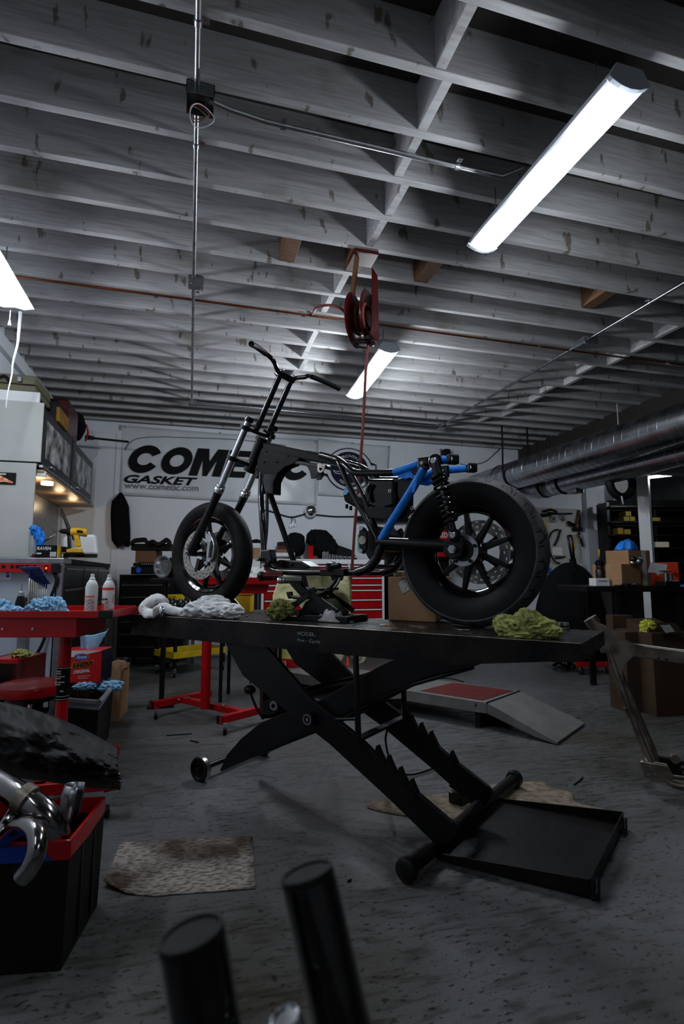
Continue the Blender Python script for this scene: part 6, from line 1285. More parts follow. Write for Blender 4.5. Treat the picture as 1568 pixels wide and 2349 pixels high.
one(MB().cyl(V((q.x-.02, q.y-.17, HZ)), (0, 0, 1), .019, .075, 20), 'deep_socket', 'chrome', 'upright chrome deep socket in front of the red parts tray', 'socket')
heap((V((q.x-.14, q.y-.14, HZ)), V((1, 0, 0)), V((0, 1, 0)), .09, .07, [(.5, .5, .05, .03)]), 'bluetowel', 'paper_towel', 'little scrap of blue towel left of the chrome socket', 'towel', 46)
q = def_(820, 1520); fl2 = thing('air_filter', 'pale round air filter standing behind the prop rod under the table', 'filter', V((q.x, q.y, HZ))); MB().cyl(V((q.x, q.y, HZ+.075)), (-FH+AXR*.3), .075, .05, 30).build('filter_ring', 'filter', fl2); MB().cyl(V((q.x, q.y, HZ+.075))-FH*.03, (-FH+AXR*.3), .035, .03, 24).build('filter_core', 'grey', fl2)
q = def_(775, 1520); ff = thing('air_filter', 'second pale filter leaning left of the round one under the table', 'filter', V((q.x, q.y, HZ))); MB().cyl(V((q.x, q.y, HZ+.07)), (-FH-AXR*.5), .07, .04, 28).build('filter_ring', 'filter', ff)
q = def_(797, 1527); one(MB().lathe([(0, 0), (.02, 0), (.012, .05), (.004, .09), (0, .09)], V((q.x, q.y, HZ)), (0, 0, 1), 16), 'orange_nozzle', 'orange', 'small orange nozzle between the two pale filters', 'nozzle')
# ================================================================ BACK WALL TOOL CHEST AND CLUTTER
Yc = 7.1
def yb(mb, x0, y0, x1, y1, y=Yc, dep=.5, z0=None, z1=None): a, b_ = ay(x0, y1, y), ay(x1, y0, y); return mb.b2((a.x, y, a.z if z0 is None else z0), (b_.x, y+dep, b_.z if z1 is None else z1))
tc_ = thing('tool_chest', 'wide red tool chest with white trimmed drawers against the back wall', 'tool chest', ay(750, 1420, Yc)); xl_, xr_ = ay(600, 1290, Yc).x, ay(880, 1290, Yc).x; zt = ay(750, 1283, Yc).z; zh = ay(750, 1294, Yc).z
tc_.location.z = 0; tc_['_w'] = (tc_.location.x, tc_.location.y, 0)
MB().b2((xl_, Yc-.02, zh), (xr_, Yc+.55, zt)).build('worktop', 'white', tc_, bevel=.004)
MB().b2((xl_+.01, Yc+.01, .12), (xr_-.01, Yc+.55, zh-.001)).build('carcass', 'darkred', tc_)
for xx in (xl_+.0, xr_-.03, ay(800, 1300, Yc).x-.015): MB().b2((xx, Yc-.005, .12), (xx+.03, Yc+.009, zh-.001)).build('white_trim', 'white', tc_)
rows = [1297, 1324, 1340, 1352, 1374, 1396, 1418, 1440, 1462]
xm = ay(800, 1300, Yc).x
for i in range(len(rows)-1):
    z1 = ay(840, rows[i], Yc).z; z0 = ay(840, rows[i+1], Yc).z
    for (xa, xb_) in ((xl_+.035, xm-.02), (xm+.02, xr_-.035)):
        d_ = MB().b2((xa, Yc-.012, z0+.004), (xb_, Yc+.009, z1-.004)).build('drawer', 'red', tc_, bevel=.003); MB().b2((xa+.01, Yc-.03, z1-.02), (xb_-.01, Yc-.012, z1-.006)).build('pull', 'white', d_)
MB().cyl(ay(796, 1303, Yc-.012), (0, -1, 0), .022, .01, 20).build('lock', 'steel', tc_); 
tl2 = [ay(*q, Yc-.014) for q in ((857, 1295), (871, 1295), (873, 1301), (871, 1310), (864, 1313), (857, 1310))]; MB().prism(tl2, (0, -.002, 0)).build('badge', 'redpl', tc_)
MB().torus(ay(864, 1302, Yc-.017), (0, 1, 0), .030, .004, 24, 6).build('badge_ring', 'paper', tc_)
for sx in (xl_+.1, xr_-.1): caster((sx, Yc+.1), tc_, .05, .12); caster((sx, Yc+.45), tc_, .05, .12)
zT_ = zt+.001
def onchest(x0, y0, x1, y1, nm, mat, label, cat, y=7.25, dep=.2, bev=.004, **k): return one(yb(MB(), x0, y0, x1, y1, y, dep, z0=zT_), nm, mat, label, cat, bevel=bev, **k)
bg = thing('duffel_bag', 'large lumpy black bag heaped on the red tool chest', 'bag', ay(735, 1275, 7.35)); bg.location.z = zT_; bg['_w'] = tuple(bg.location)
MB().ball(ay(733, 1245, 7.4), (.18, .16, .19), 20, .25, 1.6, 3).build('bag_body', 'cloth', bg); MB().ball(ay(748, 1255, 7.36), (.16, .13, .15), 16, .2, 2, 8).build('side_pocket', 'cloth', bg)
bg2 = one(MB().ball(ay(676, 1250, 7.42), (.15, .13, .17), 18, .2, 1.8, 12), 'black_helmet_bag', 'cloth', 'smaller rounded black bag left of the large lumpy one', 'bag')
cup = thing('plastic_cup', 'bright red plastic cup on the red tool chest', 'cup', ay(712, 1272, 7.15)); o = ay(712, 1279, 7.15); o.z = zT_; hh = ay(712, 1252, 7.15).z-zT_
MB().lathe([(0, 0), (.030, 0), (.032, .01), (.044, hh-.004), (.047, hh), (.043, hh), (.029, .012), (0, .012)], o, (0, 0, 1), 28).build('cup_body', 'redpl', cup)
one(MB().lathe([(0, 0), (.02, 0), (.02, .03), (0, .03)], V((ay(722, 1278, 7.12).x, 7.12, zT_)), (0, 0, 1), 16), 'red_pot', 'redpl', 'small red pot beside the red cup', 'pot')
sp_ = one(MB().lathe([(0, 0), (.015, 0), (.015, .055), (0, .055)], V((ay(628, 1278, 7.12).x, 7.12, zT_)), (0, 0, 1), 16), 'steel_canister', 'steel', 'small silver canister at the left end of the chest top', 'canister')
for i in range(12):
    x_ = ay(752+i*5.2, 1275, 7.14).x; h_ = .075-.004*i; one(MB().cyl((x_, 7.14+.02*(i % 2), zT_), (0, 0, 1), .013, h_, 10), 'socket', 'chrome', 'chrome socket standing in the row on the red tool chest', 'socket', 'chrome sockets on the tool chest')
for i in range(4):
    x_ = ay(741+i*3.8, 1275, 7.2).x; one(MB().cyl((x_, 7.22, zT_), (0, 0, 1), .012, .10+.01*(i % 2), 10), 'socket', 'steel', 'tall socket standing behind the left end of the chrome row', 'socket', 'tall sockets on the tool chest')
rw = thing('open_case', 'black open case tilted against the wall on the tool chest', 'case', V((ay(785, 1275, 7.35).x, 7.35, zT_))); MB().prism([ay(*q, 7.35) for q in ((756, 1275), (760, 1246), (766, 1247), (808, 1262), (816, 1277))], (0, .05, 0)).build('lid', 'matte', rw, bevel=.005); MB().b2((ay(756, 1270, 7.3).x, 7.25, zT_), (ay(816, 1270, 7.3).x, 7.349, zT_+.03)).build('tray', 'matte', rw)
bk_ = thing('book_stack', 'stack of manuals and a red box left of the black bags', 'books', V((ay(650, 1275, 7.3).x, 7.3, zT_)))
for i, (x0, y0, x1, y1, m_) in enumerate([(632, 1268, 676, 1276, 'paper'), (634, 1260, 672, 1267, 'cardin'), (636, 1252, 668, 1259, 'darkred'), (640, 1243, 664, 1251, 'matte')]): yb(MB(), x0, y0, x1, y1, 7.2, .2).build('book', m_, bk_, bevel=.003)
lb_ = thing('side_bench', 'pale bench with stacked boxes seen between the front tyre and the frame', 'bench', V((ay(590, 1330, 7.1).x, 7.2, 0))); xa, xb_ = ay(440, 1300, 7.1).x, ay(598, 1300, 7.1).x
MB().b2((xa, 7.1, ay(590, 1312, 7.1).z), (xb_, 7.7, ay(590, 1303, 7.1).z)).build('benchtop', 'white', lb_, bevel=.003)
for xx in (xa+.02, xb_-.06): MB().b2((xx, 7.14, 0), (xx+.04, 7.6, ay(590, 1312, 7.1).z-.001)).build('leg', 'galv', lb_)
zl_ = ay(590, 1303, 7.1).z+.001
for (x0, y0, x1, y1, m_, nm, lb) in ((577, 1283, 598, 1303, 'paper', 'parts_box', 'white box under the brown box right of the front tyre'), (577, 1257, 597, 1282.5, 'card', 'brown_box', 'small brown box between the white boxes right of the front tyre'), (578, 1246, 597, 1256.5, 'paper', 'printed_box', 'small white printed box on top of the brown one')):
    one(yb(MB(), x0, y0, x1, y1, 7.15, .2, z0=zl_ if y1 > 1300 else None), nm, m_, lb, 'box', bevel=.003)
small(MB().ball(ay(587, 1243, 7.25), (.08, .06, .035), 12, .2, 2, 4), 'baseball_hat', 'cloth', 'little black cap on top of the printed white box', 'cap')
small(MB().ball(V((ay(585, 1316, 6.6).x, 6.6, ay(585, 1322, 6.6).z)), (.12, .10, .10), 16, .35, 2, 9, True), 'white_cloth', 'whiterag', 'white cloth bundle just right of the front tyre', 'cloth')
q = ay(585, 1322, 6.6); st_t = thing('dark_stand', 'dark low stand under the white cloth bundle', 'stand', V((q.x, 6.6, 0))); MB().b2((q.x-.15, 6.48, q.z-.14), (q.x+.15, 6.72, q.z-.10)).build('shelf', 'satin', st_t); MB().b2((q.x-.03, 6.57, 0), (q.x+.03, 6.63, q.z-.141)).build('post', 'satin', st_t)
gs_ = one(yb(MB(), 820, 1226, 826, 1262, YW-.013, .012), 'green_card', pm('mint green card', (.12, .4, .28), .6), 'narrow mint green card on the back wall behind the pivot plate', 'card')
sh_ = thing('wall_shelf', 'black shelf rail on the back wall behind the taped strut', 'shelf', ay(880, 1195, YW-.1)); MB().b2(ay(818, 1195, YW-.12), V((ay(935, 1188, YW).x, YW-.01, ay(880, 1187, YW-.1).z))).build('rail', 'satin', sh_, bevel=.003)
bn_ = thing('grinder_bench', 'dark bench with a few tools behind the swingarm', 'bench', V((ay(900, 1330, 7.2).x, 7.4, 0))); xa, xb_ = ay(884, 1300, 7.2).x, ay(1040, 1300, 7.2).x; zz_ = ay(900, 1276, 7.2).z
MB().b2((xa, 7.2, zz_-.04), (xb_, 7.7, zz_)).build('benchtop', 'satin', bn_); MB().b2((xa+.05, 7.25, 0), (xb_-.05, 7.65, zz_-.041)).build('cupboard', 'satin', bn_)
rbx_ = thing('red_carton', 'red carton marked RED seen through the left spokes of the rear wheel', 'box', V((ay(1015, 1270, 7.25).x, 7.3, zz_))); yb(MB(), 1001, 1212, 1030, 1276, 7.22, .12, z0=zz_+.001).build('carton', 'redpl', rbx_, bevel=.003)
text('RED', 'paper', rbx_, ay(1006, 1233, 7.2185), xr, zu, ay(1026, 1233, 7.22).x-ay(1006, 1233, 7.22).x, ay(1006, 1221, 7.22).z-ay(1006, 1233, 7.22).z, bold=.02, name='lettering')
one(yb(MB(), 874, 1267, 906, 1270, 7.15, .1, z0=None), 'steel_bar', 'steel', 'flat steel bar lying on the dark bench behind the swingarm', 'bar')
# pegboard and tools
pb = thing('pegboard', 'white perforated pegboard on the back wall at the right', 'pegboard', ay(1275, 1345, YW-.02)); m = M['peg'] = pm('perforated white hardboard', (.42, .41, .39), .7); (x, y, z), tc = coords(m)
fx = X.op('FRACT', x*30.0)-.5; fz = X.op('FRACT', z*30.0)-.5; hole = (fx*fx+fz*fz).lt(.035); setcol(m, xmix(m, hole, (.42, .41, .39), (.10, .095, .09)))
a, b_ = ay(1215, 1345, YW-.02), ay(1326, 1168, YW-.02); MB().b2((a.x, YW-.018, a.z), (b_.x, YW-.010, b_.z)).build('board', 'peg', pb)
YP = YW-.05; pg = lambda px, py: ay(px, py, YP)
def tool(nm, lb, cat, parts):
    q = pg(*parts[0][2][0]); t = thing(nm, lb, cat, q)
    for (pn, mt, pts, r) in parts: MB().tube([pg(*k) for k in pts], r, 8).build(pn, mt, t)
    for k in (parts[0][2][0],): MB().tube([pg(*k), pg(*k)+V((0, .045, 0))], .005, 6).build('peg_hook', 'steel', t)
tool('hammer', 'yellow handled mallet hanging at the upper left of the pegboard', 'mallet', [('handle', 'ytape', [(1251, 1190), (1253, 1222)], .014), ('head', 'matte', [(1235, 1183), (1262, 1180)], .030)])
tool('steel_square', 'long dark straight tool across the top of the pegboard', 'ruler', [('blade', 'satin', [(1262, 1178), (1312, 1178)], .014)])
tool('level', 'black and yellow tool hooked above the long dark straight tool', 'tool', [('body', 'matte', [(1246, 1173), (1262, 1169), (1276, 1174)], .022), ('yellow_strip', 'ytape', [(1250, 1173), (1272, 1174)], .010)])
t = thing('hole_saw', 'shiny ring shaped tool at the top centre of the pegboard', 'ring tool', pg(1290, 1184)); MB().torus(pg(1290, 1184), (0, 1, 0), .038, .010, 28, 8).build('ring', 'steel', t); MB().tube([pg(1290, 1190), pg(1296, 1193)], .018, 10).build('foot', 'steel', t)
t = thing('grey_pulley', 'round grey tool left of the shiny ring on the pegboard', 'ring tool', pg(1268, 1191)); MB().torus(pg(1268, 1191), (0, 1, 0), .036, .020, 24, 8).build('ring', 'grey', t)
tool('red_clamp', 'dark clamp with red stripe on the right of the pegboard', 'clamp', [('jaw', 'matte', [(1302, 1198), (1316, 1204)], .028), ('red_stripe', 'darkred', [(1301, 1204), (1316, 1209)], .010)])
tool('bolt_cutters', 'long wooden and steel shears hanging at the right edge of the pegboard', 'shears', [('handle', 'rawwood', [(1328, 1170), (1319, 1215)], .014), ('handle', 'matte', [(1327, 1170), (1330, 1210)], .012), ('pivot', 'matte', [(1314, 1214), (1333, 1214)], .034), ('blade', 'steel', [(1327, 1220), (1337, 1250)], .014), ('brass_leg', 'ytape', [(1320, 1226), (1317, 1262)], .012), ('lower_jaw', 'matte', [(1326, 1222), (1336, 1254)], .014)])
t = thing('wire_rack_arc', 'large dark hoop with pliers and papers in the middle of the pegboard', 'hoop', pg(1262, 1240)); MB().tube(smooth([pg(*k) for k in ((1280, 1215), (1268, 1218), (1259, 1232), (1256, 1252), (1262, 1272), (1272, 1288), (1284, 1292))]), .014, 8).build('hoop', 'matte', t); MB().tube([pg(1285, 1215), pg(1279, 1236), pg(1271, 1252)], .016, 8).build('pliers', 'matte', t); MB().tube([pg(1272, 1280), pg(1296, 1277)], .012, 8).build('shelf_bar', 'matte', t)
MB().b2(pg(1267, 1274), V((pg(1289, 1256).x, YW-.02, pg(1289, 1256).z))).build('papers', 'paper', t)
tool('small_spanner', 'thin dark tool hanging on the left edge of the pegboard', 'spanner', [('shank', 'matte', [(1248, 1240), (1248, 1262)], .022)])
one(MB().b2(pg(1254, 1313), V((pg(1263, 1302).x, YW-.02, pg(1263, 1302).z))), 'blue_tin', 'blue', 'small blue tin at the bottom of the pegboard', 'tin'); one(MB().b2(pg(1246, 1285), V((pg(1254, 1268).x, YW-.02, pg(1254, 1268).z))), 'blue_packet', 'blue', 'blue packet hanging at the left edge of the pegboard', 'packet')
t = thing('glass_jar', 'glass jar with bright yellow green contents at the lower right of the pegboard', 'jar', pg(1326, 1320)); MB().lathe([(0, 0), (.06, 0), (.06, .06), (0, .06)], pg(1326, 1320)-V((0, .03, 0)), (0, 0, 1), 20).build('contents', pm('yellow green fluid', (.38, .42, .02), .4), t); MB().lathe([(.062, -.005), (.062, .20), (.058, .20)], pg(1326, 1320)-V((0, .03, 0)), (0, 0, 1), 20).build('jar_glass', 'plastic', t)
# ================================================================ RIGHT SIDE
# covered motorcycle: humped dark cover with a fork standing up
co = ad(1312, 1420, 6.4)
cv = thing('covered_machine', 'hump shaped machine hidden under a black cover behind the right end of the lift', 'machine', V((co.x, co.y, .15)))
co = ad(1312, 1420, 6.4)
def cvf(u, v):
    a = 2*PI*u; t = v; 
    zt_ = ad(1312, 1290, 6.4).z; q = noise.fractal(V((math.cos(a)*2, math.sin(a)*2, t*2)), 1, 2, 3)
    r = math.sin(min(1, t*1.3)*PI/2)
    z_ = zt_ if t == 0 else (zt_-.7*(1-math.cos(min(1, t*1.25)*PI/2)) if t < .8 else (zt_-.7)*(1-(t-.8)/.2)+.16*(t-.8)/.2)
    b_ = V((co.x, co.y, 0))+AXR*(.36+.04*t)*math.cos(a)*r*(1+.10*q)+FH*(.28+.04*t)*math.sin(a)*r*(1+.08*q)
    return V((b_.x, b_.y, z_+.012*q))
MB().grid(cvf, 60, 26).build('cover', 'cloth', cv)
MB().tube([ad(1318, 1310, 5.9), ad(1312, 1282, 5.9)], .036, 10).build('fork_body', 'satin', cv)
for dx in (-4.5, 4): MB().tube([ad(1314+dx*.6, 1284, 5.9), ad(1306+dx, 1229, 5.9)], .013, 8).build('fork_prong', 'satin', cv)
MB().tube([ad(1301, 1229, 5.9), ad(1311, 1229, 5.9)], .012, 8).build('fork_bridge', 'satin', cv)
# white post and its bracket base
pw = thing('square_post', 'square white post standing beyond the right bench', 'post', az(1500, 1560, 0)); q = ad(1480, 1200, 6.75); Rp = Matrix.Rotation(-.95, 3, 'Z')
PT = ad(1479, 1078, 6.75).z; c0 = V((q.x, q.y, PT/2)); MB().box(c0, (.13, .13, PT-.04), Rp).build('post', 'white', pw, bevel=.004)
struct(MB().b2((q.x-.1, q.y-.09, PT-.02), (XR, q.y+.09, PT+.2)).build('trim_4', 'walldk')); MB().box(V((q.x, q.y, .01)), (.2, .2, .02), Rp).build('foot_plate', 'steel', pw)
# bench along the right with clutter
dB = 4.9; bz0 = ad(1450, 1345, dB).z
bh = thing('steel_bench', 'dark cluttered steel bench at the right', 'workbench', V((ad(1480, 1345, dB).x, ad(1480, 1345, dB).y, 0)))
p0, p1 = ad(1345, 1345, dB), ad(1650, 1345, dB); ex_ = (p1-p0).normalized(); ey_ = V((-ex_.y, ex_.x, 0))
def bb(s0, s1, t0, t1, z0, z1): 
    o = V((p0.x, p0.y, 0)); return MB().hull([V((*(o+ex_*a+ey_*b_).xy, z)) for z in (z0, z1) for a, b_ in ((s0, t0), (s1, t0), (s1, t1), (s0, t1))])
bb(0, 1.6, 0, .7, bz0-.05, bz0).build('benchtop', 'satin', bh, bevel=.004)
for a in (.28, .95, 1.5):
    for b_ in (.03, .62): bb(a, a+.05, b_, b_+.05, 0, bz0-.051).build('leg', 'satin', bh)
bb(.85, 1.3, .04, .5, .6, bz0-.06).build('drawer_unit', 'satin', bh, bevel=.004)
def onb(x0, y0, x1, y1, nm, mat, label, cat, d=5.1, dep=.2, rot=0, z0=True, **k):
    c_, s_, R = CBX(x0, y0, x1, y1, d, dep, rot)
    if z0: top = c_.z+s_[2]/2; c_.z = (top+bz0+.001)/2; s_ = (s_[0], s_[1], top-bz0-.001)
    return one(MB().box(c_, s_, R), nm, mat, label, cat, **k), c_, s_, R
o1, c_, s_, R = onb(1412, 1294, 1481, 1320, 'cardboard_box', 'card', 'open cardboard box on the right bench, front one with its end lit', 'box', d=5.0, dep=.3, rot=.5, bevel=.003)
zc = c_.z+s_[2]/2
o2, c2, s2, R2_ = onb(1429, 1262, 1503, 1293, 'cardboard_box', 'card', 'cardboard box with white tape stripe behind on the right bench', 'box', d=5.2, dep=.25, rot=.45, bevel=.003)
tp_ = MB().box(c2+R2_ @ V((s2[0]*.20, -s2[1]/2-.001, 0)), (.06, .002, s2[2]*.98), R2_); tp_.build('white_tape', 'paper', o2)
o2b = [o for o in C.objects if o.name.startswith('white_tape')][-1]
bgz = c2.z+s2[2]/2; heap((V((ad(1450, 1262, 5.2).x, ad(1450, 1262, 5.2).y+.06, bgz)), AXR, FH, .2, .16, [(.3, .5, .05, .07), (.65, .5, .06, .07)]), 'blueplast' if 0 else 'bluetape', 'blue_plastic_bag', 'blue plastic bag resting on the rear cardboard box', 'bag', 51, fold=.3)
onb(1478, 1290, 1556, 1325, 'orange_crate', 'orange', 'bright orange crate on the right bench behind the white paper', 'crate', d=5.25, dep=.15, bevel=.004)
pp_ = thing('paper_sheet', 'large white paper sheet propped on the right bench', 'paper', ad(1508, 1325, 4.98)); MB().prism([ad(*q, 5.0) for q in ((1485, 1313), (1492, 1291), (1530, 1294), (1527, 1312), (1508, 1320), (1503, 1314))], FH*.004).build('sheet', 'paper', pp_)
for i, (px, py, r, mt) in enumerate([(1450, 1292, .022, 'chrome'), (1464, 1289, .038, 'steel'), (1452, 1284, .03, 'satin')]): one(MB().ball(ad(px, py-1, 4.98), r, 12), 'round_part', mt, ['small very bright chrome ball in the front cardboard box', 'dull steel dome in the front cardboard box', 'dark round part at the back of the front cardboard box'][i], 'part')
vis = thing('small_press', 'shiny metal vice and fittings on the right bench in front of the paper', 'vice', ad(1530, 1335, 4.9)); o = ad(1532, 1340, 4.92); o.z = bz0
MB().b2(o+V((-.09, -.06, 0)), o+V((.08, .06, .05))).build('base', 'satin', vis, bevel=.01); MB().tube([o+V((-.02, 0, .05)), o+V((-.02, 0, .13))], .018, 14).build('column', 'steel', vis); MB().tube([o+V((.03, 0, .05)), o+V((.03, 0, .11))], .022, 14).build('column', 'steel', vis); MB().lathe([(0, 0), (.045, 0), (.05, .012), (0, .016)], o+V((-.02, 0, .13)), (0, 0, 1), 20).build('cap', 'steel', vis)
MB().tube([o+V((.05, -.02, .12)), o+V((.09, -.03, .09))], .014, 10).build('red_lever', 'redpl', vis)
for i in range(7):
    px = 1420+i*7; o = ad(px, 1340, 4.93+.03*(i % 2)); o.z = bz0+.0005; one(MB().lathe([(.02, 0), (.045-.002*i, 0), (.045-.002*i, .012+.006*(i % 3)), (.02, .012+.006*(i % 3))], o, (0, 0, 1), 20, True, True), 'metal_ring', 'steel' if i % 2 else 'satin', 'flat metal ring part scattered along the right bench edge', 'ring', 'metal rings on the right bench')
one(MB().tube([ad(1558, 1342, 4.9), ad(1582, 1342, 4.9)], .008, 8), 'blue_marker', 'bluetape', 'bright blue marker lying at the right end of the bench', 'marker')
lan = thing('camp_lantern', 'black lantern with brass spike standing left of the bench boxes', 'lantern', ad(1377, 1325, 5.1)); o = ad(1377, 1326, 5.1)
MB().lathe([(0, 0), (.042, 0), (.044, .07), (.036, .08), (.036, .12), (.044, .125), (.046, .145), (.03, .165), (.012, .175), (.010, .20), (0, .21)], o, (0, 0, 1), 24).build('body', 'satin', lan); MB().lathe([(.033, .078), (.039, .085), (.039, .098), (.033, .104)], o, (0, 0, 1), 24).build('red_band', 'darkred', lan); MB().tube([o+V((0, 0, .19)), o+V((-.003, 0, .27))], .008, 8).build('brass_spike', 'ytape', lan)
wbx = thing('white_carton', 'white carton with faint red print under the black lantern', 'box', ad(1383, 1345, 5.1)); c_, s_, R = CBX(1366, 1326.5, 1398, 1347, 5.0, .14); zq = c_.z+s_[2]/2; c_.z = (zq+bz0+.001)/2; s_ = (s_[0], s_[1], zq-bz0-.001); MB().box(c_, s_, R).build('carton', 'paper', wbx, bevel=.003); MB().box(c_+R @ V((0, -.071, .01)), (.08, .002, .006), R).build('red_print', 'darkred', wbx)

# shelving with yellow bins in the dark
dS = 8.6; sh = thing('storage_shelves', 'tall dark shelving full of parts behind the right bench', 'shelves', V((ad(1490, 1300, dS).x, ad(1490, 1300, dS).y, 0)))
def sbx(x0, y0, x1, y1, nm, mat, dep=.35, d=dS, **k): c_, s_, R = CBX(x0, y0, x1, y1, d, dep); MB().box(c_, s_, R).build(nm, mat, sh, **k)
for x in (1398, 1506, 1620): sbx(x, 1150, x+6, 1440, 'upright', 'satin')
for y in (1160, 1196, 1226, 1256, 1290, 1330): sbx(1400, y, 1624, y+3, 'shelf_board', 'satin')
sbx(1400, 1145, 1624, 1440, 'back_panel', 'matte', .01, dS+.36)
def bin_(x0, y0, x1, y1, k=0): c_, s_, R = CBX(x0, y0, x1, y1, dS-.02, .2); one(MB().box(c_, s_, R), 'parts_bin', 'bin_shade', 'small yellow parts bin on the dark shelving', 'bin', 'yellow bins on the dark shelving', bevel=.004)
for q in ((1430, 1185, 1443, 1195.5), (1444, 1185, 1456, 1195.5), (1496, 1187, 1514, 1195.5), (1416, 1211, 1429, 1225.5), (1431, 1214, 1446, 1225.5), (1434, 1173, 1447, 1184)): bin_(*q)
c_, s_, R = CBX(1503, 1243, 1534, 1255.5, dS-.05, .2); one(MB().box(c_, s_, R), 'grey_box', 'filter', 'pale worn box on the dark shelving right of the post', 'box', bevel=.004)
tr_ = one(MB().torus(ad(1424, 1108, 6.5), -FH+AXR*.3, .17, .05, 40, 12), 'hanging_tyre', 'rubber', 'dark tyre hanging high beside the ducts at the right', 'tyre')
one(MB().tube([V((*ad(1424, 1088, 6.5).xy, ZC+.24)), ad(1424, 1088, 6.5)], .006, 6).tube([ad(1425, 1138, 6.4), ad(1429, 1157, 6.4)], .01, 6), 'white_rope', 'paper', 'pale cord hanging from the dark tyre', 'cord')
# boxes on the floor at the right
def fbox(x0, y0, x1, y1, d, dep, label, rot=0, mat='card', nm='cardboard_box'):
    c_, s_, R = CBX(x0, y0, x1, y1, d, dep, rot); top = c_.z+s_[2]/2; c_.z = top/2; return one(MB().box(c_, (s_[0], s_[1], top), R), nm, mat, label, 'box', bevel=.004), V((c_.x, c_.y, top)), R
b1, t1, R1 = fbox(1490, 1452, 1600, 1560, 4.3, .4, 'large cardboard box on the floor at the right edge, holding the open flap carton', .2, 'card_shade')
b2, t2, R22 = fbox(1432, 1450, 1484, 1555, 4.4, .22, 'dark cardboard box on the floor left of the large right one', .2, 'card_shade')
b3, t3, R3 = fbox(1405, 1412, 1452, 1470, 4.72, .12, 'tall dark carton behind the floor boxes at the right', 0, 'card_shade')
fl3 = thing('open_flap_carton', 'small carton with raised flap and printed label on the large right box', 'box', t1); 
MB().prism([ad(*q, 4.25) for q in ((1505, 1429), (1549, 1429), (1568, 1452), (1521, 1455))], FH*.006).build('flap', 'card_shade', fl3); MB().prism([ad(*q, 4.245) for q in ((1513, 1434), (1535, 1433), (1548, 1449), (1526, 1452))], -FH*.001).build('printed_label', 'label', fl3); MB().hull([t1+R1 @ V(q) for q in ((-.17, -.15, 0), (.1, -.15, 0), (.1, .1, 0), (-.17, .1, 0), (-.17, -.15, .03), (.1, -.15, .03), (.1, .1, .09), (-.17, .1, .09))]).build('carton', 'card_shade', fl3)
p = ad(1487, 1452, 4.4); gl = thing('rubber_gloves', 'crumpled yellow green gloves on the dark floor box at the right', 'gloves', V((p.x, p.y, t2.z))); zz_ = max(t2.z, p.z); MB().ball(V((p.x, p.y, zz_+.045)), (.055, .05, .045), 16, .5, 2.2, 61, True).ball(V((p.x-.03, p.y, zz_+.02)), (.03, .04, .05), 12, .5, 2.6, 63, True).build('glove_heap', 'greenrag' if 0 else pm('fluorescent glove fabric', (.40, .42, .04), .9, bump=.5, bscale=80), gl)
# red dolly under the table end
rdl = thing('wheeled_dolly', 'low red wheeled dolly on the floor below the right end of the lift', 'dolly', az(1360, 1548, 0)); q = az(1362, 1545, .0)
MB().bar(az(1322, 1524, .11), az(1402, 1524, .11), .07, .05).build('red_frame', 'red', rdl, bevel=.004); a, b_ = az(1322, 1524, .11), az(1402, 1524, .11); MB().box(V((co.x, co.y, .135)), (.75, .6, .02), basis()).build('platform', 'satin', rdl)
for t_ in (.1, .92):
    for k in (0, .35): p = a.lerp(b_, t_)+FH*k; caster((p.x, p.y), rdl, .045, .088)
MB().bar(a+FH*.35, b_+FH*.35, .07, .05).build('red_frame', 'red', rdl, bevel=.004)
for t_ in (.4, .8): MB().cyl(a.lerp(b_, t_)-FH*.036, -FH, .009, .008, 8).build('bolt', 'steel', rdl)
one(MB().tube(smooth([az(*q, .03) for q in ((1270, 1526), (1282, 1520), (1296, 1530), (1310, 1522), (1318, 1530))]), .018, 8), 'loose_strap', 'matte', 'dark strap lying on the floor left of the red dolly', 'strap')
# ---------------------------------------------------------------- raw steel motorcycle frame standing on the floor
rf = thing('bare_motorcycle_chassis', 'bare raw steel motorcycle frame standing on the floor at the right edge', 'motorcycle frame', az(1520, 1810, 0)); fn = (-FH*.95-AXR*.3).normalized(); fp0 = ad(1500, 1795, 2.78)
def fr_(px, py, t=0): return apl(px, py, fp0+fn*t, fn)
def ftube(pts, r, nm, mir=0, sm=5):
    P = smooth([fr_(*q) for q in pts], sm) if sm else [fr_(*q) for q in pts]; MB().tube(P, r, 14).build(nm, 'rawsteel', rf)
    if mir: MB().tube([p-fn*mir for p in P], r, 14).build(nm, 'rawsteel', rf)
ftube([(1362, 1432), (1378, 1462), (1392, 1494)], .032, 'head_tube', 0, 0); ftube([(1352, 1418), (1362, 1432)], .038, 'bearing_cup', 0, 0)
for t_ in (.03, -.03):
    MB().prism([fr_(*q, t_) for q in ((1362, 1424), (1392, 1436), (1412, 1453), (1445, 1474), (1475, 1482), (1450, 1507), (1436, 1520), (1426, 1535), (1428, 1568), (1416, 1568), (1404, 1535), (1392, 1500), (1380, 1492), (1378, 1462))], fn*.003).build('neck_gusset', 'rawsteel', rf)
MB().prism([fr_(*q, .03) for q in ((1392, 1488), (1434, 1510), (1424, 1532), (1412, 1538))], -fn*.06).build('gusset_web', 'rawsteel', rf)
MB().prism([fr_(*q, .032) for q in ((1452, 1478), (1580, 1494), (1580, 1525), (1452, 1506))], -fn*.064).build('backbone', 'rawsteel', rf, bevel=.006)
for q in ((1510, 1510), (1528, 1513)): MB().cyl(fr_(*q, .034), -fn*-1, .005, .002, 10).build('bolt_hole', 'ink', rf)
ftube([(1395, 1492, .02), (1416, 1556, .03), (1442, 1625, .045), (1470, 1700, .06), (1492, 1752, .07)], .0165, 'downtube', 0)
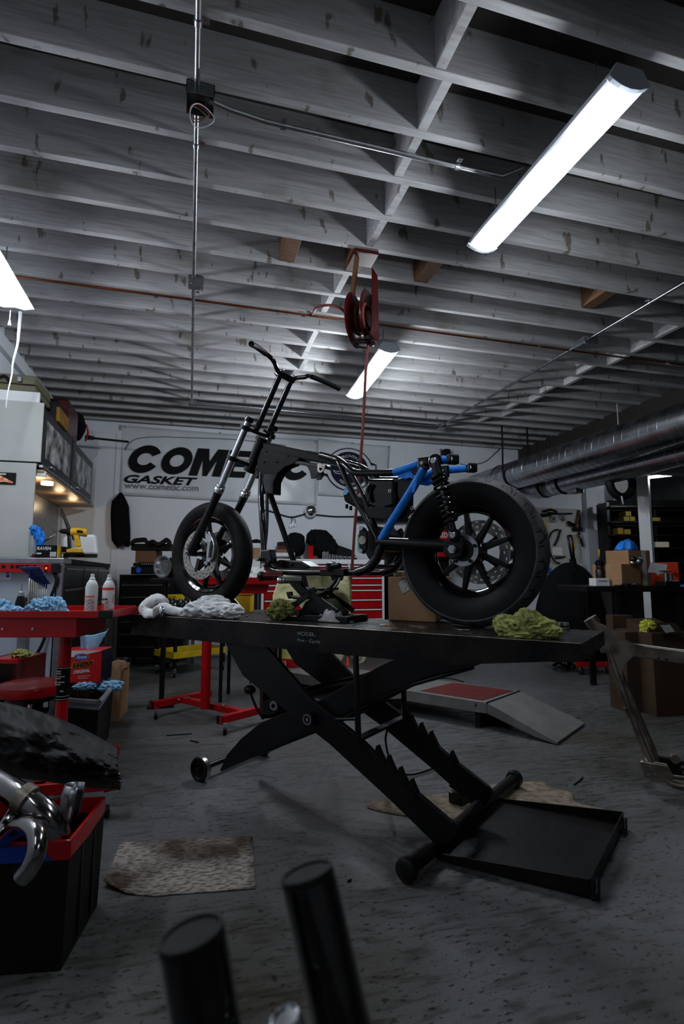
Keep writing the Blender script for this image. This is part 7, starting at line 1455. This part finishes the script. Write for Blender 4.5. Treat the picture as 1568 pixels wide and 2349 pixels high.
P = [fr_(*q) for q in ((1420, 1540, -.02), (1440, 1590, -.035), (1466, 1650, -.05), (1492, 1710, -.065), (1508, 1752, -.07))]; MB().tube(smooth(P), .0165, 14).build('downtube', 'rawsteel', rf)
MB().tube([fr_(1437, 1622, .045), fr_(1447, 1642, .047)], .0195, 16).build('tube_sleeve', 'rawsteel', rf)
MB().prism([fr_(*q, .09) for q in ((1468, 1748), (1474, 1746), (1532, 1756), (1545, 1780), (1540, 1796), (1500, 1796), (1478, 1782))], -fn*.035).build('motor_mount', 'rawsteel', rf, bevel=.006)
MB().prism([fr_(*q, -.06) for q in ((1505, 1734), (1545, 1742), (1600, 1754), (1600, 1784), (1540, 1778), (1510, 1762))], -fn*.03).build('motor_mount', 'grime', rf, bevel=.006)
for q in ((1486, 1776), (1501, 1776), (1564, 1759), (1568, 1772)): MB().cyl(fr_(*q, .091 if q[0] < 1510 else -.058), fn, .008, .002, 16).build('slot', 'steel', rf)
MB().cyl(fr_(1545, 1738, -.05), fn, .022, .03, 20).build('spigot', 'rawsteel', rf)
ftube([(1530, 1792, .075), (1548, 1801, .075), (1575, 1806, .075), (1620, 1810, .075)], .017, 'cradle_tube', .15)
# ================================================================ FOREGROUND
# taped crate with exhaust parts
zr = .345; CA, CBp = az(163, 1927, zr), az(243, 1826, zr); ln = az(0, 1936, zr); dl_ = (ln-CA).normalized(); CL = CA+dl_*.62; CD = CBp+dl_*.62
ct = thing('parts_crate', 'black crate with red and blue taped rim full of exhaust pipes, bottom left', 'crate', ((CA+CD)/2).xy.to_3d())
cc_ = (CA+CD)/2
def shr(p, k, z): return V((cc_.x+(p.x-cc_.x)*k, cc_.y+(p.y-cc_.y)*k, z))
quad = [CL, CA, CBp, CD]
b = MB(); b.add([shr(p, .96, .001) for p in quad]+[shr(p, .985, zr-.05) for p in quad], [(0, 1, 2, 3), (0, 4, 5, 1), (1, 5, 6, 2), (2, 6, 7, 3), (3, 7, 4, 0)]).build('crate_shell', 'matte', ct, solid=.006)
for i in range(4):
    p, q = quad[i], quad[(i+1) % 4]; d = (q-p); nrm_ = V((d.y, -d.x, 0)).normalized()
    lo = .055 if i == 0 else .05
    MB().prism([p, q, q-V((0, 0, lo)), p+d*.5-V((0, 0, lo+(.01 if i == 1 else 0))), p-V((0, 0, lo))], -nrm_*.010 if (cc_-p).dot(nrm_) < 0 else nrm_*.010).build('taped_rim', 'red', ct, bevel=.003)
p, q = CA, CL; d = (q-p).normalized(); nr_ = V((d.y, -d.x, 0)); nr_ = nr_ if (cc_-p).dot(nr_) < 0 else -nr_
MB().prism([p+d*.075-V((0, 0, .008))+nr_*.0005, p+d*.62-V((0, 0, .008))+nr_*.0005, p+d*.62-V((0, 0, .052))+nr_*.0005, p+d*.045-V((0, 0, .052))+nr_*.0005, p+d*.06-V((0, 0, .04))+nr_*.0005], nr_*.002).build('blue_tape', pm('deep blue tape', (.004, .04, .30), .4), ct)
for k in (.35, .7): MB().box(shr(CA.lerp(CBp, k), .985, .16), (.006, .01, .26)).build('rib', 'satin', ct)
m = M['pipe'] = pm('scuffed chrome pipe', (.34, .33, .33), .14, 1, var=.45, scale=5)
def pipe(pts, r, nm, lb, extra=None):
    t = thing(nm, lb, 'exhaust pipe', ad(*pts[0])); P = smooth([ad(*q) for q in pts], 6); MB().tube(P, r, 24).build('pipe', 'pipe', t); return t, P
e1, P = pipe([(-60, 1765, 1.72), (0, 1797, 1.66), (45, 1826, 1.60), (95, 1860, 1.58), (128, 1905, 1.58), (140, 1960, 1.62)], .036, 'exhaust_pipe', 'wide scuffed chrome exhaust pipe with a rusty clamp, lying in the crate')
o = ad(58, 1832, 1.585); dd = (P[18]-P[12]).normalized(); MB().tube([o-dd*.016, o+dd*.016], .041, 24).build('clamp', 'rawsteel', e1); MB().tube([o+V((.0, -.02, -.045)), o+V((.01, -.03, -.06))], .009, 8).build('clamp_bolt', 'steel', e1)
e2, P = pipe([(10, 1925, 1.55), (35, 1902, 1.47), (62, 1895, 1.42), (82, 1912, 1.38), (84, 1950, 1.35), (70, 1988, 1.34), (52, 2012, 1.34)], .023, 'exhaust_pipe', 'curved shiny chrome exhaust bend hooked over the blue taped rim')
mg = thing('muffler_tip', 'dull steel curved muffler shield standing in the crate', 'muffler', ad(165, 1900, 1.72)); mo = ad(158, 1880, 1.70); MB().lathe([(.030, 0), (.036, .05), (.038, .10), (.034, .13)], mo-V((0, 0, .03)), (.12, .1, 1), 24, True, False, arc=(-.6, 3.4)).build('shell', 'galv', mg, solid=.003)
e3, P = pipe([(-40, 1985, 1.6), (0, 1925, 1.62), (22, 1890, 1.66), (40, 1860, 1.75)], .028, 'exhaust_pipe', 'short dark chrome pipe at the left edge behind the curved bend')
# big dark dusty engine cover lying behind the crate
ec = thing('fairing_shell', 'large dusty black fairing shell lying over the crate at the lower left', 'fairing', ad(120, 1850, 1.95))
OUTL = [(-60, 1600), (20, 1618), (80, 1633), (135, 1664), (185, 1684), (232, 1700), (255, 1712), (260, 1745), (268, 1770), (274, 1798), (272, 1806), (252, 1812), (250, 1780), (240, 1766), (228, 1772), (222, 1800), (200, 1806), (150, 1792), (100, 1780), (50, 1760), (-60, 1755)]
def ecf(u, v):
    px = -60+330*u; yt_ = 1602+ (px+60)*.16+ (px/260)**2*60 if px > 0 else 1605+(px+60)*.16; yb_ = 1768+(px+60)*.14
    yb_ = min(yb_, 1808); py = yt_+(yb_-yt_)*v; q = noise.fractal(V((u*4, v*3, 7)), 1, 2, 4)
    return ad(px, py, 2.0-.20*math.sin(v*PI*.85)-.05*q+.12*abs(u-.6))
MB().grid(ecf, 70, 34).build('shell', pm('dusty black plastic', (.0045, .0045, .005), .65, var=.6, scale=7, bump=.25, bscale=11, spec=.25), ec, solid=.006)
MB().prism([ad(*q, 1.93) for q in ((255, 1742), (264, 1745), (275, 1797), (271, 1806), (253, 1812), (252, 1780))], FH*.012).build('mounting_lug', 'galv' if 0 else 'satin', ec, bevel=.003)
for q in ((270, 1778), (273, 1795)): MB().torus(ad(*q, 1.925), FH, .006, .002, 16, 6).build('lug_eyelet', 'steel', ec)
MB().tube([ad(120, 1700, 1.78), ad(122, 1712, 1.78)], .012, 12).build('dark_boss', 'matte', ec)
# two black tube ends close to the camera, and a chrome one between them
def ftb(nm, lb, top, bot, d0_, d1_, r, mat, slant=None):
    a = ad(*top, d0_); b_ = ad(*bot, d1_); dr = (b_-a).normalized(); L_ = (a.z)/abs(dr.z); t = thing(nm, lb, 'tube', a+dr*L_); e = a+dr*L_
    MB().tube([a, e], r, 40, cap=False).build('tube_body', mat, t)
    p, q, _ = frame_of(dr); MB().lathe([(0, .0015), (r*.86, .001), (r*.88, -.001), (r*.99, -.0006), (r*1.004, .003), (r*1.004, .006)], a-dr*.001, dr, 40).build('end_face', 'matte' if mat != 'chrome' else 'chrome', t)
    return t
ftb('steel_tube', 'tall glossy black tube standing blurred in the near foreground, right one', (704, 2003), (784, 2349), .50, .47, .0245, 'tubeblack')
ftb('steel_tube', 'shorter glossy black tube standing blurred in the near foreground, left one', (439, 2143), (474, 2349), .44, .43, .0262, 'tubeblack')
ftb('steel_tube', 'chrome tube end peeking up between the two black foreground tubes', (655, 2338), (668, 2380), .43, .43, .0125, 'chrome')
# absorbent mats on the floor
def mat_(nm, lb, pts, mt, curl=None, n=30):
    P = [az(px, py, .004) for px, py in pts]; c_ = sum(P, V())/len(P); b = MB()
    out = smooth(P, 4, True) if len(P) > 6 else sum([[P[i].lerp(P[(i+1) % len(P)], k/10) for k in range(10)] for i in range(len(P))], [])
    def f(u, v):
        i = u*len(out); a = out[int(i) % len(out)]; p = c_.lerp(a, v); h = .003
        if curl is not None: h += .022*max(0, 1-((p-az(*curl, 0)).xy.length)/.16)**1.5
        return V((p.x, p.y, h))
    b.grid(f, len(out), 10, True); return one(b, nm, mt, lb, 'mat', solid=.003)
mat_('absorbent_mat', 'stained rectangular grey absorbent mat on the floor in front of the crate', [(277, 1931), (578, 1918), (587, 2037), (350, 2055), (290, 2050), (236, 2033)], 'absorb', curl=(236, 2033))
mat_('absorbent_mat', 'brown ragged absorbent mat partly under the lift base bar', [(842, 1852), (900, 1826), (1000, 1822), (1120, 1800), (1170, 1796), (1240, 1792), (1262, 1806), (1312, 1818), (1322, 1840), (1420, 1866), (1340, 1875), (1160, 1880), (1000, 1880)], 'absorb2')
for i, (px, py, px2, py2) in enumerate([(381, 1687, 440, 1683), (436, 1699, 455, 1703), (1316, 1800, 1336, 1783), (797, 2022, 804, 2017)]):
    a, b_ = az(px, py, .004), az(px2, py2, .004); one(MB().tube([a, a.lerp(b_, .5)+V((.006, 0, 0)), b_], .004, 6), 'floor_scrap', 'matte', ['long thin dark strip of scrap on the floor left of the red stand', 'short dark scrap on the floor below the long thin strip', 'small dark leaf shaped scrap on the floor near the right frame', 'tiny black crumb on the floor between mat and tubes'][i], 'scrap')
# ================================================================ pieces that belong to a part: one level deeper
bpy.context.view_layer.update()
def centre(o): return o.matrix_world @ (sum((V(q) for q in o.bound_box), V())/8)
def nest(root, pname, *cnames):
    ps = [o for o in root.children if o.name.split('.')[0] == pname]
    for o in [o for o in root.children if o.name.split('.')[0] in cnames and o not in ps]:
        c = centre(o); p = min(ps, key=lambda q: (centre(q)-c).length)
        o.parent = p; o.matrix_parent_inverse = p.matrix_basis.inverted()
nest(bike, 'rim', 'tyre', 'spoke', 'hub', 'brake_disc', 'disc_carrier')
for o in bike.children:
    if o.name.split('.')[0] == 'rim': o.name = 'wheel'
nest(bike, 'fork_tube', 'fork_cap', 'fork_seal', 'fork_slider')
nest(bike, 'handlebar', 'grip'); nest(bike, 'brake_caliper', 'caliper_ridge', 'caliper_bolt', 'banjo_fitting')
nest(bike, 'shock_spring', 'shock_body', 'shock_rod', 'shock_end', 'spring_collar', 'spring_seat', 'shock_eye', 'shock_bolt')
nest(bike, 'neck_gusset', 'rivet'); nest(bike, 'foot_peg', 'peg_cap'); nest(bike, 'hub_ring', 'hub_bolt'); nest(bike, 'pivot_plate', 'pivot_cap', 'pivot_bolt'); nest(bike, 'riser_clamp', 'clamp_bolt')
nest(lift, 'wheel', 'wheel_rim', 'axle_nut'); nest(lift, 'base_bar', 'bar_cap'); nest(lift, 'floor_tray', 'tray_lip', 'tray_pin'); nest(lift, 'scissor_leg', 'ratchet_tooth', 'pivot_boss', 'pivot_bolt', 'flange'); nest(lift, 'tabletop', 'lettering', 'worn_edge_highlight')
nest(tc_, 'drawer', 'pull'); nest(RT, 'caster_wheel', 'caster_fork'); nest(R2, 'caster_wheel', 'caster_fork'); nest(RT, 'post', 'black_label', 'label_line', 'label_text'); nest(RT, 'base_rail', 'rail_cap'); nest(R2, 'base_rail', 'rail_cap', 'bolt')
nest(hr, 'side_disc', 'hose_coil'); nest(ban, 'vinyl_sheet', 'large_letter', 'lettering', 'web_address', 'swoosh', 'grommet')
for o in C.objects:
    if '_w' in o: del o['_w']
